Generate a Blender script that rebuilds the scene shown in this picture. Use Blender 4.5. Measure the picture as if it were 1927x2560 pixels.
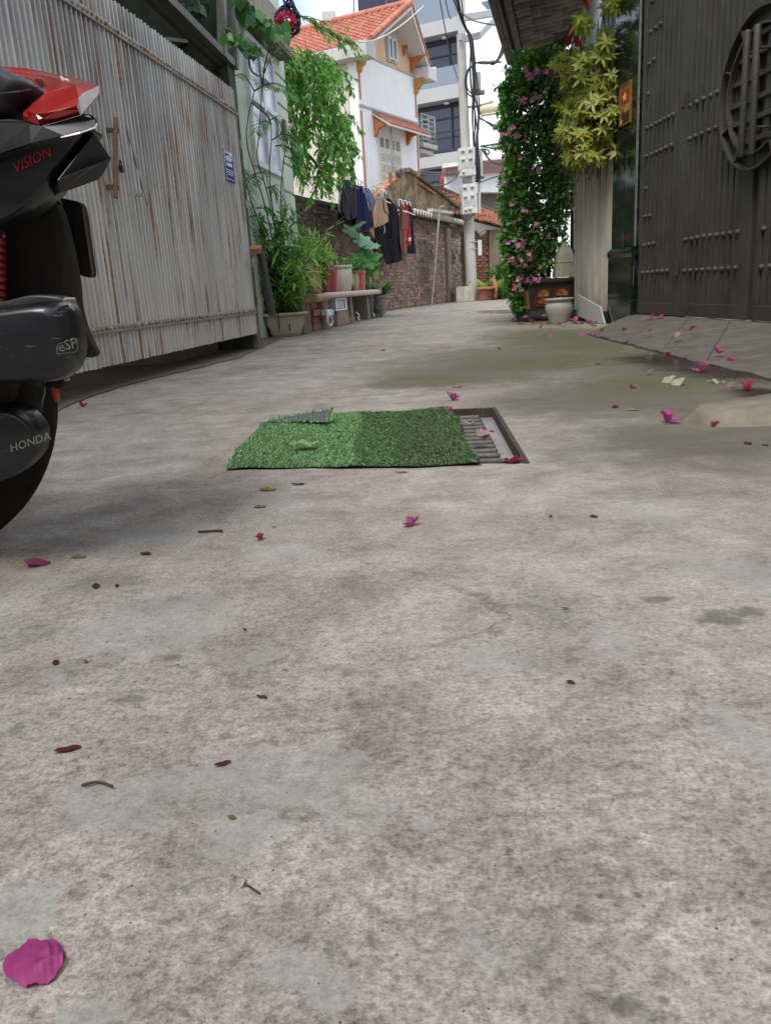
import bpy, bmesh, math, random
from mathutils import Vector, Matrix, noise
random.seed(7)
R_ = random.random
U_ = random.uniform
for _o in list(bpy.data.objects):
    bpy.data.objects.remove(_o)
scene = bpy.context.scene
COL = scene.collection
PI = math.pi

# ------------------------------------------------------------------ camera, sky, sun, exposure
FPX, CAM_H = 2000.0, 0.36
_th, _rho = math.atan(559 / 2000), math.radians(3.43)
CF = Vector((0, math.cos(_th), -math.sin(_th)))
_r0, _u0 = Vector((1, 0, 0)), Vector((0, math.sin(_th), math.cos(_th)))
CR = math.cos(_rho) * _r0 - math.sin(_rho) * _u0
CU = math.sin(_rho) * _r0 + math.cos(_rho) * _u0
EYE = Vector((0, 0, CAM_H))
cd = bpy.data.cameras.new('camera')
cam = bpy.data.objects.new('camera', cd)
COL.objects.link(cam)
cd.sensor_fit = 'VERTICAL'
cd.sensor_height = 36.0
cd.lens = 36.0 * FPX / 2560
cd.clip_start = 0.02
cd.clip_end = 900
cam.matrix_world = Matrix(((CR.x, CU.x, -CF.x, 0), (CR.y, CU.y, -CF.y, 0), (CR.z, CU.z, -CF.z, CAM_H), (0, 0, 0, 1)))
scene.camera = cam

SUN_EL, SUN_AZ = math.radians(58), math.radians(205)
world = bpy.data.worlds.new('World')
scene.world = world
world.use_nodes = True
wt = world.node_tree
wt.nodes.clear()
_out = wt.nodes.new('ShaderNodeOutputWorld')
_bg = wt.nodes.new('ShaderNodeBackground')
_sky = wt.nodes.new('ShaderNodeTexSky')
_sky.sky_type = 'NISHITA'
_sky.sun_disc = False
_sky.sun_elevation = SUN_EL
_sky.sun_rotation = SUN_AZ
_sky.dust_density = 2.0
_tc = wt.nodes.new('ShaderNodeTexCoord')
_mp = wt.nodes.new('ShaderNodeMapping')
_mp.inputs['Scale'].default_value = (1.0, 1.0, 2.2)
_mp.inputs['Location'].default_value = (.35, .1, .2)
_nz = wt.nodes.new('ShaderNodeTexNoise')
_nz.inputs['Scale'].default_value = 2.6
_nz.inputs['Detail'].default_value = 8
_rp = wt.nodes.new('ShaderNodeValToRGB')
_rp.color_ramp.elements[0].position = 0.42
_rp.color_ramp.elements[0].color = (0.30, 0.30, 0.30, 1)
_rp.color_ramp.elements[1].position = 0.58
_mx = wt.nodes.new('ShaderNodeMix')
_mx.data_type = 'RGBA'
_mx.inputs['B'].default_value = (8.0, 8.5, 9.2, 1)
wt.links.new(_tc.outputs['Generated'], _mp.inputs['Vector'])
wt.links.new(_mp.outputs[0], _nz.inputs['Vector'])
wt.links.new(_nz.outputs['Fac'], _rp.inputs['Fac'])
wt.links.new(_rp.outputs['Color'], _mx.inputs['Factor'])
wt.links.new(_sky.outputs[0], _mx.inputs['A'])
wt.links.new(_mx.outputs['Result'], _bg.inputs['Color'])
_bg.inputs['Strength'].default_value = 0.10
wt.links.new(_bg.outputs[0], _out.inputs['Surface'])

sd = bpy.data.lights.new('sun', 'SUN')
sun = bpy.data.objects.new('sun', sd)
COL.objects.link(sun)
sd.energy = 1.5
sd.angle = math.radians(24)
sd.color = (1.0, 0.96, 0.9)
# the sky's sun azimuth is measured from +Y towards +X
_sdir = Vector((math.sin(SUN_AZ) * math.cos(SUN_EL), math.cos(SUN_AZ) * math.cos(SUN_EL), math.sin(SUN_EL)))
sun.rotation_euler = _sdir.to_track_quat('Z', 'Y').to_euler()
scene.view_settings.view_transform = 'Standard'
scene.view_settings.look = 'None'
scene.view_settings.gamma = 1.0
scene.view_settings.exposure = 1.0
scene.view_settings.use_curve_mapping = False

# ------------------------------------------------------------------ surveying: sight lines from the photograph meet real planes
def ray(px, py):
    return (px - 963.5) / FPX * CR - (py - 1280) / FPX * CU + CF
def gnd(px, py, z=0.0):
    d = ray(px, py)
    return EYE + d * ((z - CAM_H) / d.z)
def at(px, py, Y):
    d = ray(px, py)
    return EYE + d * (Y / d.y)
class Wall:
    """upright plane: origin o, horizontal direction d; n points to the right of d"""
    def __init__(s, o, d):
        s.o = Vector((o[0], o[1], 0)); s.d = Vector((d[0], d[1], 0)).normalized(); s.n = Vector((s.d.y, -s.d.x, 0))
    def p(s, a, z, off=0.0):
        return s.o + s.d * a + s.n * off + Vector((0, 0, z))
    def px(s, x, y, off=0.0):
        d = ray(x, y); q = s.o + s.n * off
        return EYE + d * ((q - EYE).dot(s.n) / d.dot(s.n))
    def sz(s, x, y, off=0.0):
        q = s.px(x, y, off); return (q - s.o).dot(s.d), q.z
ZUP = Vector((0, 0, 1))
WL = Wall((-.844, 5.649), (.147, 1.038))        # line of the metal gate and the pale green house (n towards the alley)
WH = Wall(WL.o + WL.n * -.30, WL.d)                # the house wall stands back from the gate
WR = Wall((1.804, 6.23), (-.078, 1.038))        # line of the dark gate and the stained wall (-n towards the alley)
WB = Wall((.203, 13.285), (1.685, 4.62))        # brick wall
HG = Wall((-.046, 17.0), (.494, .869))          # gable of the white house
HS = Wall((-.046, 17.0), (-.869, .494))         # its long side
GB = Wall((3.288, 28.0), (.87, -.49))           # grey apartment block

# ------------------------------------------------------------------ materials
def lin(h):
    h = h.lstrip('#')
    f = lambda c: c / 12.92 if c <= .04045 else ((c + .055) / 1.055) ** 2.4
    return tuple(f(int(h[i:i + 2], 16) / 255) for i in (0, 2, 4)) + (1,)
class NT:
    def __init__(s, name):
        s.m = bpy.data.materials.new(name); s.m.use_nodes = True; s.t = s.m.node_tree; s.t.nodes.clear()
        s.out = s.t.nodes.new('ShaderNodeOutputMaterial')
    def n(s, typ, _o=0, _p=None, **kw):
        nd = s.t.nodes.new('ShaderNode' + typ)
        for k, v in (_p or {}).items(): setattr(nd, k, v)
        for k, v in kw.items():
            k = k.replace('_', ' ')
            i = nd.inputs[int(k[1:])] if k[0] == 'i' and k[1:].isdigit() else nd.inputs[k]
            if isinstance(v, bpy.types.NodeSocket): s.t.links.new(v, i)
            else: i.default_value = v
        return nd.outputs[_o]
    def math(s, op, a, b=0.0, clamp=False): return s.n('Math', _p={'operation': op, 'use_clamp': clamp}, i0=a, i1=b)
    def vmath(s, op, a, b=(0, 0, 0), o=0): return s.n('VectorMath', _o=o, _p={'operation': op}, i0=a, i1=b)
    def noise(s, vec, scale, detail=4, rough=.55, dist=0.0):
        return s.n('TexNoise', Vector=vec, Scale=scale, Detail=detail, Roughness=rough, Distortion=dist)
    def ramp(s, fac, stops):
        nd = s.t.nodes.new('ShaderNodeValToRGB'); e = nd.color_ramp.elements
        while len(e) < len(stops): e.new(.5)
        for el, (p, c) in zip(e, stops):
            el.position = p; el.color = c if isinstance(c, tuple) else (c, c, c, 1)
        s.t.links.new(fac, nd.inputs[0]); return nd.outputs[0]
    def mix(s, f, a, b, mode='MIX'):
        nd = s.t.nodes.new('ShaderNodeMix'); nd.data_type = 'RGBA'; nd.blend_type = mode
        for k, v in ((0, f), (6, a), (7, b)):
            if isinstance(v, bpy.types.NodeSocket): s.t.links.new(v, nd.inputs[k])
            else: nd.inputs[k].default_value = v
        return nd.outputs[2]
    def pos(s): return s.n('NewGeometry')
    def obj(s): return s.n('TexCoord', _o=3)
    def scaled(s, v, sc): return s.vmath('MULTIPLY', v, sc)
    def bump(s, h, dist=.004, strength=1.0): return s.n('Bump', Height=h, Distance=dist, Strength=strength)
    def end(s, col, rough=.6, metal=0.0, normal=None, **kw):
        nd = s.t.nodes.new('ShaderNodeBsdfPrincipled')
        d = {'Base Color': col, 'Roughness': rough, 'Metallic': metal}
        if normal is not None: d['Normal'] = normal
        d.update({k.replace('_', ' '): v for k, v in kw.items()})
        for k, v in d.items():
            if isinstance(v, bpy.types.NodeSocket): s.t.links.new(v, nd.inputs[k])
            else: nd.inputs[k].default_value = v
        s.t.links.new(nd.outputs[0], s.out.inputs[0]); s.bsdf = nd
        return s.m
def rnd_each(t):
    """one random number per piece: object and loose island together"""
    a = t.n('NewGeometry', _o='Random Per Island'); b = t.n('ObjectInfo', _o='Random')
    return t.math('FRACT', t.math('ADD', a, b))
def mat(name, col, rough=.6, metal=0.0, var=.12, sc=6.0, bump=0.0, bsc=80.0, dirt=0.0, dirtcol='#3a3128', cols=None, **kw):
    """plain surface: colour noise, optional colour per piece, optional streaky dirt, fine bump"""
    t = NT(name); p = t.pos()
    c = lin(col)
    if cols:
        st = [lin(x) for x in cols]; c = t.ramp(rnd_each(t), [(i / max(1, len(st) - 1), x) for i, x in enumerate(st)])
    nz = t.noise(p, sc, 6, .6)
    lo = t.ramp(nz, [(.3, 1 - var), (.7, 1 + var)])
    c = t.mix(1.0, c, lo, 'MULTIPLY')
    if dirt:
        st = t.noise(t.scaled(p, (9, 9, .9)), 1.6, 5, .65)
        f = t.math('MULTIPLY', t.ramp(st, [(.48, 0.0), (.72, 1.0)]), dirt)
        c = t.mix(f, c, lin(dirtcol))
    nrm = None
    if bump: nrm = t.bump(t.noise(p, bsc, 5, .6), bump)
    ro = t.math('ADD', rough, t.math('MULTIPLY', t.math('SUBTRACT', nz, .5), .25), True)
    return t.end(c, ro, metal, nrm, **kw)
def leafmat(name, cols, rough=.45, trans=.3, tcol=None):
    t = NT(name)
    st = [lin(x) for x in cols]
    c = t.ramp(rnd_each(t), [(i / max(1, len(st) - 1), x) for i, x in enumerate(st)])
    t.end(c, rough)
    tr = t.n('BsdfTranslucent', Color=t.mix(1.0, c, (1.5, 1.5, .8, 1), 'MULTIPLY'))
    t.t.links.new(t.n('MixShader', i0=trans, i1=t.bsdf.outputs[0], i2=tr), t.out.inputs[0])
    return t.m

# ------------------------------------------------------------------ mesh building
class MB:
    def __init__(s): s.v = []; s.f = []; s.mi = []; s.cur = 0
    def add(s, vs, fs):
        b = len(s.v); s.v += [Vector(v) for v in vs]
        for f in fs: s.f.append(tuple(i + b for i in f)); s.mi.append(s.cur)
    def par(s, o, u, v, w):
        o, u, v, w = map(Vector, (o, u, v, w))
        vs = [o, o + u, o + u + v, o + v, o + w, o + u + w, o + u + v + w, o + v + w]
        fs = [(0, 3, 2, 1), (4, 5, 6, 7), (0, 1, 5, 4), (1, 2, 6, 5), (2, 3, 7, 6), (3, 0, 4, 7)]
        if u.cross(v).dot(w) < 0: fs = [f[::-1] for f in fs]
        s.add(vs, fs)
    def box(s, c, size, ax=None):
        ax = ax or Matrix.Identity(3); c = Vector(c)
        u, v, w = (ax.col[i] * size[i] for i in range(3))
        s.par(c - (u + v + w) / 2, u, v, w)
    def quad(s, *p): s.add(p, [tuple(range(len(p)))])
    def tube(s, pts, r, n=8, caps=True):
        pts = [Vector(p) for p in pts]; k = len(pts)
        rs = r if isinstance(r, (list, tuple)) else [r] * k
        ref = None; rings = []
        for i, p in enumerate(pts):
            t = (pts[min(i + 1, k - 1)] - pts[max(i - 1, 0)])
            t = t.normalized() if t.length > 1e-9 else Vector((0, 0, 1))
            if ref is None: ref = t.orthogonal().normalized()
            ref = (ref - t * ref.dot(t)); ref = ref.normalized() if ref.length > 1e-6 else t.orthogonal().normalized()
            b = t.cross(ref)
            rings.append([p + (ref * math.cos(a) + b * math.sin(a)) * rs[i] for a in (2 * PI * j / n for j in range(n))])
        fs = []
        for i in range(k - 1):
            for j in range(n):
                j2 = (j + 1) % n; fs.append((i * n + j, i * n + j2, (i + 1) * n + j2, (i + 1) * n + j))
        if caps: fs += [tuple(range(n))[::-1], tuple((k - 1) * n + j for j in range(n))]
        s.add([q for rg in rings for q in rg], fs)
    def lathe(s, prof, c, n=28, sx=1.0, sy=1.0, rot=0.0, sq=None, ax=None):
        """prof: list of (r, z); sq = superellipse power for squarish pots"""
        c = Vector(c); vs = []; k = len(prof)
        for r, z in prof:
            for j in range(n):
                a = 2 * PI * j / n; ca, sa = math.cos(a), math.sin(a); q = 1.0
                if sq: q = (abs(ca) ** sq + abs(sa) ** sq) ** (-1 / sq)
                v = Vector((r * q * ca * sx, r * q * sa * sy, z)); v.rotate(Matrix.Rotation(rot, 3, 'Z'))
                if ax: v = ax @ v
                vs.append(c + v)
        fs = [(i * n + j, i * n + (j + 1) % n, (i + 1) * n + (j + 1) % n, (i + 1) * n + j) for i in range(k - 1) for j in range(n)]
        fs += [tuple(range(n))[::-1], tuple((k - 1) * n + j for j in range(n))]
        s.add(vs, fs)
    def grid(s, fn, nu, nv):
        vs = [fn(i / nu, j / nv) for j in range(nv + 1) for i in range(nu + 1)]
        s.add(vs, [(j * (nu + 1) + i, j * (nu + 1) + i + 1, (j + 1) * (nu + 1) + i + 1, (j + 1) * (nu + 1) + i) for j in range(nv) for i in range(nu)])
    def prism(s, poly, off):
        """poly: list of 3-D points, extruded by vector off"""
        k = len(poly); off = Vector(off); poly = [Vector(p) for p in poly]
        s.add(poly + [p + off for p in poly], [tuple(range(k))[::-1], tuple(range(k, 2 * k))] + [(i, (i + 1) % k, k + (i + 1) % k, k + i) for i in range(k)])
    def leaf(s, p, d, up, L, W, fold=.25, curl=.15, seg=2):
        """leaf with a midrib: p base, d direction, up normal"""
        d = Vector(d).normalized(); up = Vector(up); sd = d.cross(up)
        sd = sd.normalized() if sd.length > 1e-5 else d.orthogonal().normalized(); up = sd.cross(d); p = Vector(p)
        if seg <= 1:
            a = p + d * L * .45 - up * 0
            s.add([p, a + sd * W / 2 + up * fold * W * .5, p + d * L - up * curl * L, a - sd * W / 2 + up * fold * W * .5], [(0, 1, 2), (0, 2, 3)]); return
        vs = [p]; fs = []
        st = [(.25, .8), (.55, 1.0), (.82, .6)] if seg == 2 else [(.12, .55), (.3, .92), (.5, 1), (.7, .82), (.88, .45)]
        for t, w in st:
            c = p + d * L * t - up * curl * L * t * t
            vs += [c - sd * W / 2 * w + up * fold * W * w * .5, c, c + sd * W / 2 * w + up * fold * W * w * .5]
        vs.append(p + d * L - up * curl * L); e = len(vs) - 1
        fs += [(0, 2, 1), (0, 3, 2)]
        for i in range(len(st) - 1):
            b = 1 + 3 * i; fs += [(b, b + 1, b + 4, b + 3), (b + 1, b + 2, b + 5, b + 4)]
        b = 1 + 3 * (len(st) - 1); fs += [(b, b + 1, e), (b + 1, b + 2, e)]
        s.add(vs, fs)
    def mesh(s, name, mats, shift=Vector((0, 0, 0)), smooth=False, bevel=0.0, bseg=2, angle=None):
        me = bpy.data.meshes.new(name)
        me.from_pydata([v - shift for v in s.v], [], s.f)
        for m in (mats if isinstance(mats, (list, tuple)) else [mats]): me.materials.append(m)
        if any(s.mi): me.polygons.foreach_set('material_index', s.mi)
        if bevel:
            bm = bmesh.new(); bm.from_mesh(me)
            bmesh.ops.remove_doubles(bm, verts=bm.verts, dist=1e-5)
            ed = [e for e in bm.edges if len(e.link_faces) == 2 and e.calc_face_angle(0) > .5]
            bmesh.ops.bevel(bm, geom=ed, offset=bevel, segments=bseg, affect='EDGES', clamp_overlap=True)
            bm.to_mesh(me); bm.free()
        if smooth: me.shade_smooth()
        if smooth and angle: me.set_sharp_from_angle(angle=math.radians(angle))
        me.update(); return me
def bbox_base(mb):
    xs = [v.x for v in mb.v]; ys = [v.y for v in mb.v]; zs = [v.z for v in mb.v]
    return Vector(((min(xs) + max(xs)) / 2, (min(ys) + max(ys)) / 2, min(zs)))
WPOS = {}
def thing(name, label, cat, loc=(0, 0, 0), group=None):
    o = bpy.data.objects.new(name, None); COL.objects.link(o); o.location = loc; o.empty_display_size = .1
    WPOS[o.name] = Vector(loc); o['label'] = label; o['category'] = cat
    if group: o['group'] = group
    return o
def part(name, mb, m, parent, label=None, kind=None, **kw):
    w = WPOS[parent.name]
    me = mb.mesh(name, m, w, **kw); o = bpy.data.objects.new(name, me); COL.objects.link(o); o.parent = parent; WPOS[o.name] = w
    if label: o['label'] = label
    if kind: o['kind'] = kind
    return o
def inst(name, me, M, parent):
    o = bpy.data.objects.new(name, me); COL.objects.link(o); o.parent = parent
    o.matrix_basis = Matrix.Translation(-WPOS[parent.name]) @ M; return o
def solo(name, mb, m, label, cat, group=None, **kw):
    b = bbox_base(mb); me = mb.mesh(name, m, b, **kw); o = bpy.data.objects.new(name, me); COL.objects.link(o); o.location = b; WPOS[o.name] = b
    o['label'] = label; o['category'] = cat
    if group: o['group'] = group
    return o
def setting(name, mb, m, **kw):
    me = mb.mesh(name, m, **kw); o = bpy.data.objects.new(name, me); COL.objects.link(o); o['kind'] = 'structure'; WPOS[o.name] = Vector((0, 0, 0)); return o
def frame(o, x, y, z):
    M = Matrix((x, y, z)).transposed().to_4x4(); M.translation = Vector(o); return M
def text(name, body, o, xdir, ydir, size, m, parent, ext=.001, shear=0.0, kind=None):
    """lettering lying in the plane of xdir, ydir; o = left end of the base line; size = cap height"""
    cu = bpy.data.curves.new('t', 'FONT'); cu.body = body; cu.extrude = ext / size; cu.size = 1.4; cu.shear = shear; cu.resolution_u = 2
    ob = bpy.data.objects.new('t', cu); COL.objects.link(ob)
    me = bpy.data.meshes.new_from_object(ob.evaluated_get(bpy.context.evaluated_depsgraph_get()))
    bpy.data.objects.remove(ob); me.name = name; me.materials.clear(); me.materials.append(m)
    x = Vector(xdir).normalized(); y = Vector(ydir); y = (y - x * y.dot(x)).normalized(); z = x.cross(y)
    M = frame(o, x * size, y * size, z * size)
    me.transform(Matrix.Translation(-WPOS[parent.name]) @ M)
    ob = bpy.data.objects.new(name, me); COL.objects.link(ob); ob.parent = parent; WPOS[ob.name] = WPOS[parent.name]
    if kind: ob['kind'] = kind
    return ob
def chaikin(p, n=2, closed=True):
    for _ in range(n):
        q = []; k = len(p)
        for i in range(k if closed else k - 1):
            a, b = Vector(p[i]), Vector(p[(i + 1) % k]); q += [a * .75 + b * .25, a * .25 + b * .75]
        if not closed: q = [Vector(p[0])] + q + [Vector(p[-1])]
        p = q
    return p
def wob(p, s, a): return Vector((noise.noise(Vector(p) * s), noise.noise(Vector(p) * s + Vector((7, 3, 1))), noise.noise(Vector(p) * s + Vector((2, 9, 5))))) * a
def dirv(rand=1.0):
    while 1:
        v = Vector((U_(-1, 1), U_(-1, 1), U_(-1, 1)))
        if .05 < v.length < 1: return v.normalized()
# ================================================================== SETTING: ground
def ellip(px, py, rx, ry):
    c = gnd(px, py); a = gnd(px + rx, py); b0, b1 = gnd(px, py - ry), gnd(px, py + ry)
    m = (b0 + b1) / 2
    return (m.x, m.y, (a - c).length, (b0 - b1).length / 2)
def ground_material():
    t = NT('alley_concrete'); p = t.pos(); c2 = t.vmath('MULTIPLY', p, (1, 1, 0))
    warp = t.n('TexNoise', _o='Color', Vector=c2, Scale=6.0, Detail=6, Roughness=.65)
    w2 = t.vmath('SUBTRACT', warp, (.5, .5, .5))
    fine = t.vmath('SUBTRACT', t.n('TexNoise', _o='Color', Vector=c2, Scale=38.0, Detail=3), (.5, .5, .5))
    near = t.vmath('SUBTRACT', t.n('TexNoise', _o='Color', Vector=c2, Scale=26.0, Detail=6, Roughness=.62), (.5, .5, .5))
    def mask(lst, amt, soft, famt=.25):
        cur = None; w_ = near if lst[0][1] < 1.35 else w2
        for x, y, rx, ry in lst:
            q = t.vmath('MULTIPLY', t.vmath('SUBTRACT', c2, (x, y, 0)), (1 / rx, 1 / ry, 0))
            q = t.vmath('ADD', q, t.vmath('MULTIPLY', w_, (amt, amt, 0)))
            q = t.vmath('ADD', q, t.vmath('MULTIPLY', fine, (famt, famt, 0)))
            d = t.vmath('LENGTH', q, o='Value')
            m = t.n('MapRange', _p={'interpolation_type': 'SMOOTHSTEP'}, Value=d, From_Min=1 + soft, From_Max=1 - soft, To_Min=0.0, To_Max=1.0)
            cur = m if cur is None else t.math('MAXIMUM', cur, m)
        return cur
    n1 = t.noise(c2, 1.1, 8, .62)
    n2 = t.noise(c2, 9.0, 8, .72, .4)
    n3 = t.noise(c2, 78.0, 5, .72)
    n4 = t.noise(c2, 230.0, 3, .65)
    col = t.ramp(t.math('ADD', t.math('MULTIPLY', n2, .62), t.math('MULTIPLY', n1, .38)),
                 [(.30, lin('#6b655f')), (.43, lin('#8a847d')), (.54, lin('#9f9892')), (.68, lin('#b6b0ab'))])
    g = t.ramp(n3, [(.36, .60), (.47, .94), (.60, 1.18)])
    yy = t.n('SeparateXYZ', _o=1, Vector=p)
    rough_ = t.n('MapRange', Value=t.math('ADD', yy, t.math('MULTIPLY', t.math('SUBTRACT', n1, .5), 1.6)), From_Min=1.25, From_Max=.45, To_Min=.42, To_Max=1.0)
    col = t.mix(rough_, col, g, 'MULTIPLY')
    col = t.mix(.75, col, t.ramp(n4, [(.34, .62), (.5, 1.0), (.68, 1.22)]), 'MULTIPLY')
    n5 = t.noise(c2, 420.0, 2, .6)
    col = t.mix(.5, col, t.ramp(n5, [(.36, .58), (.47, .98), (.62, 1.16)]), 'MULTIPLY')
    pits = t.math('MULTIPLY', t.ramp(t.noise(c2, 150.0, 3, .7), [(.60, 0.0), (.66, 1.0)]), t.math('SUBTRACT', 1.0, t.ramp(n1, [(.35, 0.0), (.7, .6)])))
    col = t.mix(t.math('MULTIPLY', pits, .45), col, lin('#4f483f'))
    # browner, rougher worn areas
    worn = t.ramp(t.noise(c2, 2.3, 7, .7, .6), [(.47, 0.0), (.60, 1.0)])
    col = t.mix(t.math('MULTIPLY', worn, .6), col, t.mix(1.0, t.mix(.8, col, t.ramp(t.noise(c2, 190.0, 4, .75), [(.40, .50), (.50, 1.0), (.60, 1.35)]), 'MULTIPLY'), (.80, .74, .65, 1), 'MULTIPLY'))
    # thin smooth cement skins left on top
    skins = [(700, 1950, 230, 95), (600, 2095, 110, 55), (900, 2000, 110, 75), (330, 2010, 190, 85), (730, 2430, 95, 50), (820, 2490, 70, 55),
             (40, 2290, 100, 75), (700, 1386, 90, 16), (420, 1560, 190, 70), (1240, 1645, 85, 35), (1530, 1610, 55, 45), (1900, 1890, 110, 110),
             (620, 1640, 90, 28), (230, 2535, 90, 40), (1000, 1990, 40, 30), (1060, 2060, 30, 20), (1620, 1280, 90, 25), (1900, 1450, 120, 50), (420, 1330, 120, 22), (1050, 1600, 40, 14)]
    sk = t.math('MAXIMUM', mask([ellip(*e) for e in skins if e[1] > 1500], 1.9, .12, .35), mask([ellip(*e) for e in skins if e[1] <= 1500], 1.9, .25))
    gen = t.ramp(t.noise(c2, 3.4, 7, .6, .3), [(.60, 0.0), (.635, 1.0)])
    sk = t.math('MAXIMUM', sk, t.math('MULTIPLY', gen, .8))
    sk = t.math('MULTIPLY', sk, t.ramp(t.noise(c2, 16.0, 6, .7), [(.36, .2), (.55, 1.0)]))
    skc = t.mix(n2, lin('#878886'), lin('#9c9c9b'))
    skc = t.mix(.35, skc, t.ramp(n4, [(.3, .8), (.7, 1.12)]), 'MULTIPLY')
    col = t.mix(t.math('MULTIPLY', sk, .62), col, skc)
    # pale scuffed spots
    pale = t.ramp(t.noise(c2, 13.0, 6, .75, .8), [(.62, 0.0), (.70, 1.0)])
    col = t.mix(t.math('MULTIPLY', pale, .5), col, lin('#b8b2ab'))
    # dark grit, chips and soot spots
    vor = t.n('TexVoronoi', _o='Distance', Vector=t.vmath('ADD', c2, t.vmath('MULTIPLY', fine, (.01, .01, 0))), Scale=46.0)
    sp = t.math('MULTIPLY', t.ramp(vor, [(.05, 1.0), (.13, 0.0)]), t.ramp(t.noise(c2, 21.0, 3), [(.52, 0.0), (.6, 1.0)]))
    col = t.mix(t.math('MULTIPLY', sp, .75), col, lin('#3b3734'))
    ve = t.n('TexVoronoi', _o='Distance', _p={'feature': 'DISTANCE_TO_EDGE'}, Vector=t.vmath('ADD', c2, t.vmath('MULTIPLY', w2, (.22, .22, 0))), Scale=.9)
    crk = t.math('MULTIPLY', t.ramp(ve, [(.0, 1.0), (.0035, 0.0)]), t.ramp(t.noise(c2, 1.7, 3), [(.50, 0.0), (.60, 1.0)]))
    col = t.mix(t.math('MULTIPLY', crk, .55), col, lin('#4a443c'))
    soot = mask([ellip(*e) for e in [(1455, 2295, 26, 15), (1500, 2240, 11, 7), (1592, 2235, 12, 7), (1560, 2515, 42, 24), (1655, 2500, 17, 12),
                                     (432, 1645, 24, 9), (1640, 1500, 40, 8), (330, 1745, 36, 9), (1870, 1530, 50, 10), (1800, 1545, 60, 18)]], 2.4, .5, 1.2)
    col = t.mix(t.math('MULTIPLY', soot, .6), col, lin('#4b4844'))
    # damp and algae on the shaded right side, damp hollow before the ramp
    moss = mask([ellip(*e) for e in [(1420, 868, 210, 48), (1180, 935, 260, 32), (1560, 905, 120, 25), (1650, 985, 330, 62), (1330, 800, 90, 14), (1880, 1090, 180, 45), (1480, 1000, 330, 40), (1300, 905, 330, 45), (1750, 1110, 320, 60), (1700, 960, 380, 90), (1660, 1000, 420, 75), (1850, 1050, 260, 55)]], 1.3, .6)
    mossc = t.mix(t.math('MULTIPLY', worn, .6), lin('#4b4936'), lin('#575245'))
    col = t.mix(t.math('MULTIPLY', moss, t.ramp(n2, [(.35, .72), (.62, .98)])), col, t.mix(.45, mossc, t.mix(1.0, col, (.44, .44, .38, 1), 'MULTIPLY')))
    gm = mask([ellip(*e) for e in [(1440, 850, 190, 34), (1360, 905, 180, 18), (1050, 955, 140, 14), (1640, 960, 200, 24), (1560, 890, 120, 20)]], 1.4, .5)
    col = t.mix(t.math('MULTIPLY', gm, .6), col, lin('#4f5433'))
    damp = mask([ellip(*e) for e in [(1690, 903, 130, 20), (1830, 925, 180, 28), (1910, 985, 80, 16)]], 1.3, .6)
    wet = mask([ellip(*e) for e in [(1228, 779, 46, 5), (1262, 782, 26, 4)]], 1.0, .5)
    col = t.mix(t.math('MULTIPLY', damp, .85), col, lin('#332e28'))
    # long faint streaks along the alley
    stk = t.noise(t.scaled(c2, (1.2, 7, 1)), 2.2, 5, .6)
    col = t.mix(.35, col, t.ramp(stk, [(.35, .78), (.6, 1.1)]), 'MULTIPLY')
    far = t.n('MapRange', Value=t.n('SeparateXYZ', _o=1, Vector=p), From_Min=6.5, From_Max=13.0)
    h = t.math('ADD', t.math('MULTIPLY', n3, .7), t.math('MULTIPLY', n4, .5))
    h = t.math('MULTIPLY', h, t.math('SUBTRACT', 1.0, t.math('MULTIPLY', sk, .6)))
    h = t.math('ADD', h, t.math('MULTIPLY', sk, .22))
    h = t.math('ADD', h, t.math('MULTIPLY', n2, .9))
    h = t.math('MULTIPLY', h, t.math('SUBTRACT', 1.0, t.math('MULTIPLY', t.math('MAXIMUM', damp, wet), .93)))
    ro = t.math('SUBTRACT', .88, t.math('MULTIPLY', t.math('MAXIMUM', damp, wet), .76))
    col = t.mix(1.0, col, (.945, .938, .915, 1), 'MULTIPLY')
    return t.end(col, ro, 0, t.bump(h, .0032), **{'Specular IOR Level': .4})
M_ground = ground_material()
HOLE = [gnd(1235, 1022), gnd(1315, 1157), gnd(660, 1160), gnd(760, 1042)]   # far right, near right, near left, far left
g = MB(); G_ = 160
oc = [(G_, G_), (G_, -20), (-G_, -20), (-G_, G_)]
oc = [Vector((x, y, 0)) for x, y in oc]
for i in range(4):
    g.quad(oc[i], oc[(i + 1) % 4], HOLE[(i + 1) % 4], HOLE[i])
g.f = [f[::-1] if (g.v[f[1]] - g.v[f[0]]).cross(g.v[f[2]] - g.v[f[1]]).z < 0 else f for f in g.f]
setting('ground', g, M_ground)

# brownish older concrete under the left gate, a worn edge towards the alley
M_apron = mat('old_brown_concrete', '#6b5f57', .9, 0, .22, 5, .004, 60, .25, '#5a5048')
pts = [(60, 1075), (150, 1026), (250, 985), (345, 957), (470, 927), (600, 895), (690, 852), (735, 832)]
a = MB()
front = []
for i in range(len(pts) - 1):
    for k in range(8):
        u = k / 8; x = pts[i][0] * (1 - u) + pts[i + 1][0] * u; y = pts[i][1] * (1 - u) + pts[i + 1][1] * u
        q = gnd(x, y); q += Vector((noise.noise(q * 9) * .02, noise.noise(q * 11) * .03, .004)); front.append(q)
back = [Vector((q.x - 1.6 - .2 * q.y * .3, q.y, .004)) for q in front]
a.add(front + back, [(i, i + 1, len(front) + i + 1, len(front) + i) for i in range(len(front) - 1)])
a.f = [f[::-1] if (a.v[f[1]] - a.v[f[0]]).cross(a.v[f[2]] - a.v[f[1]]).z < 0 else f for f in a.f]
setting('old_apron', a, M_apron)

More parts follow.
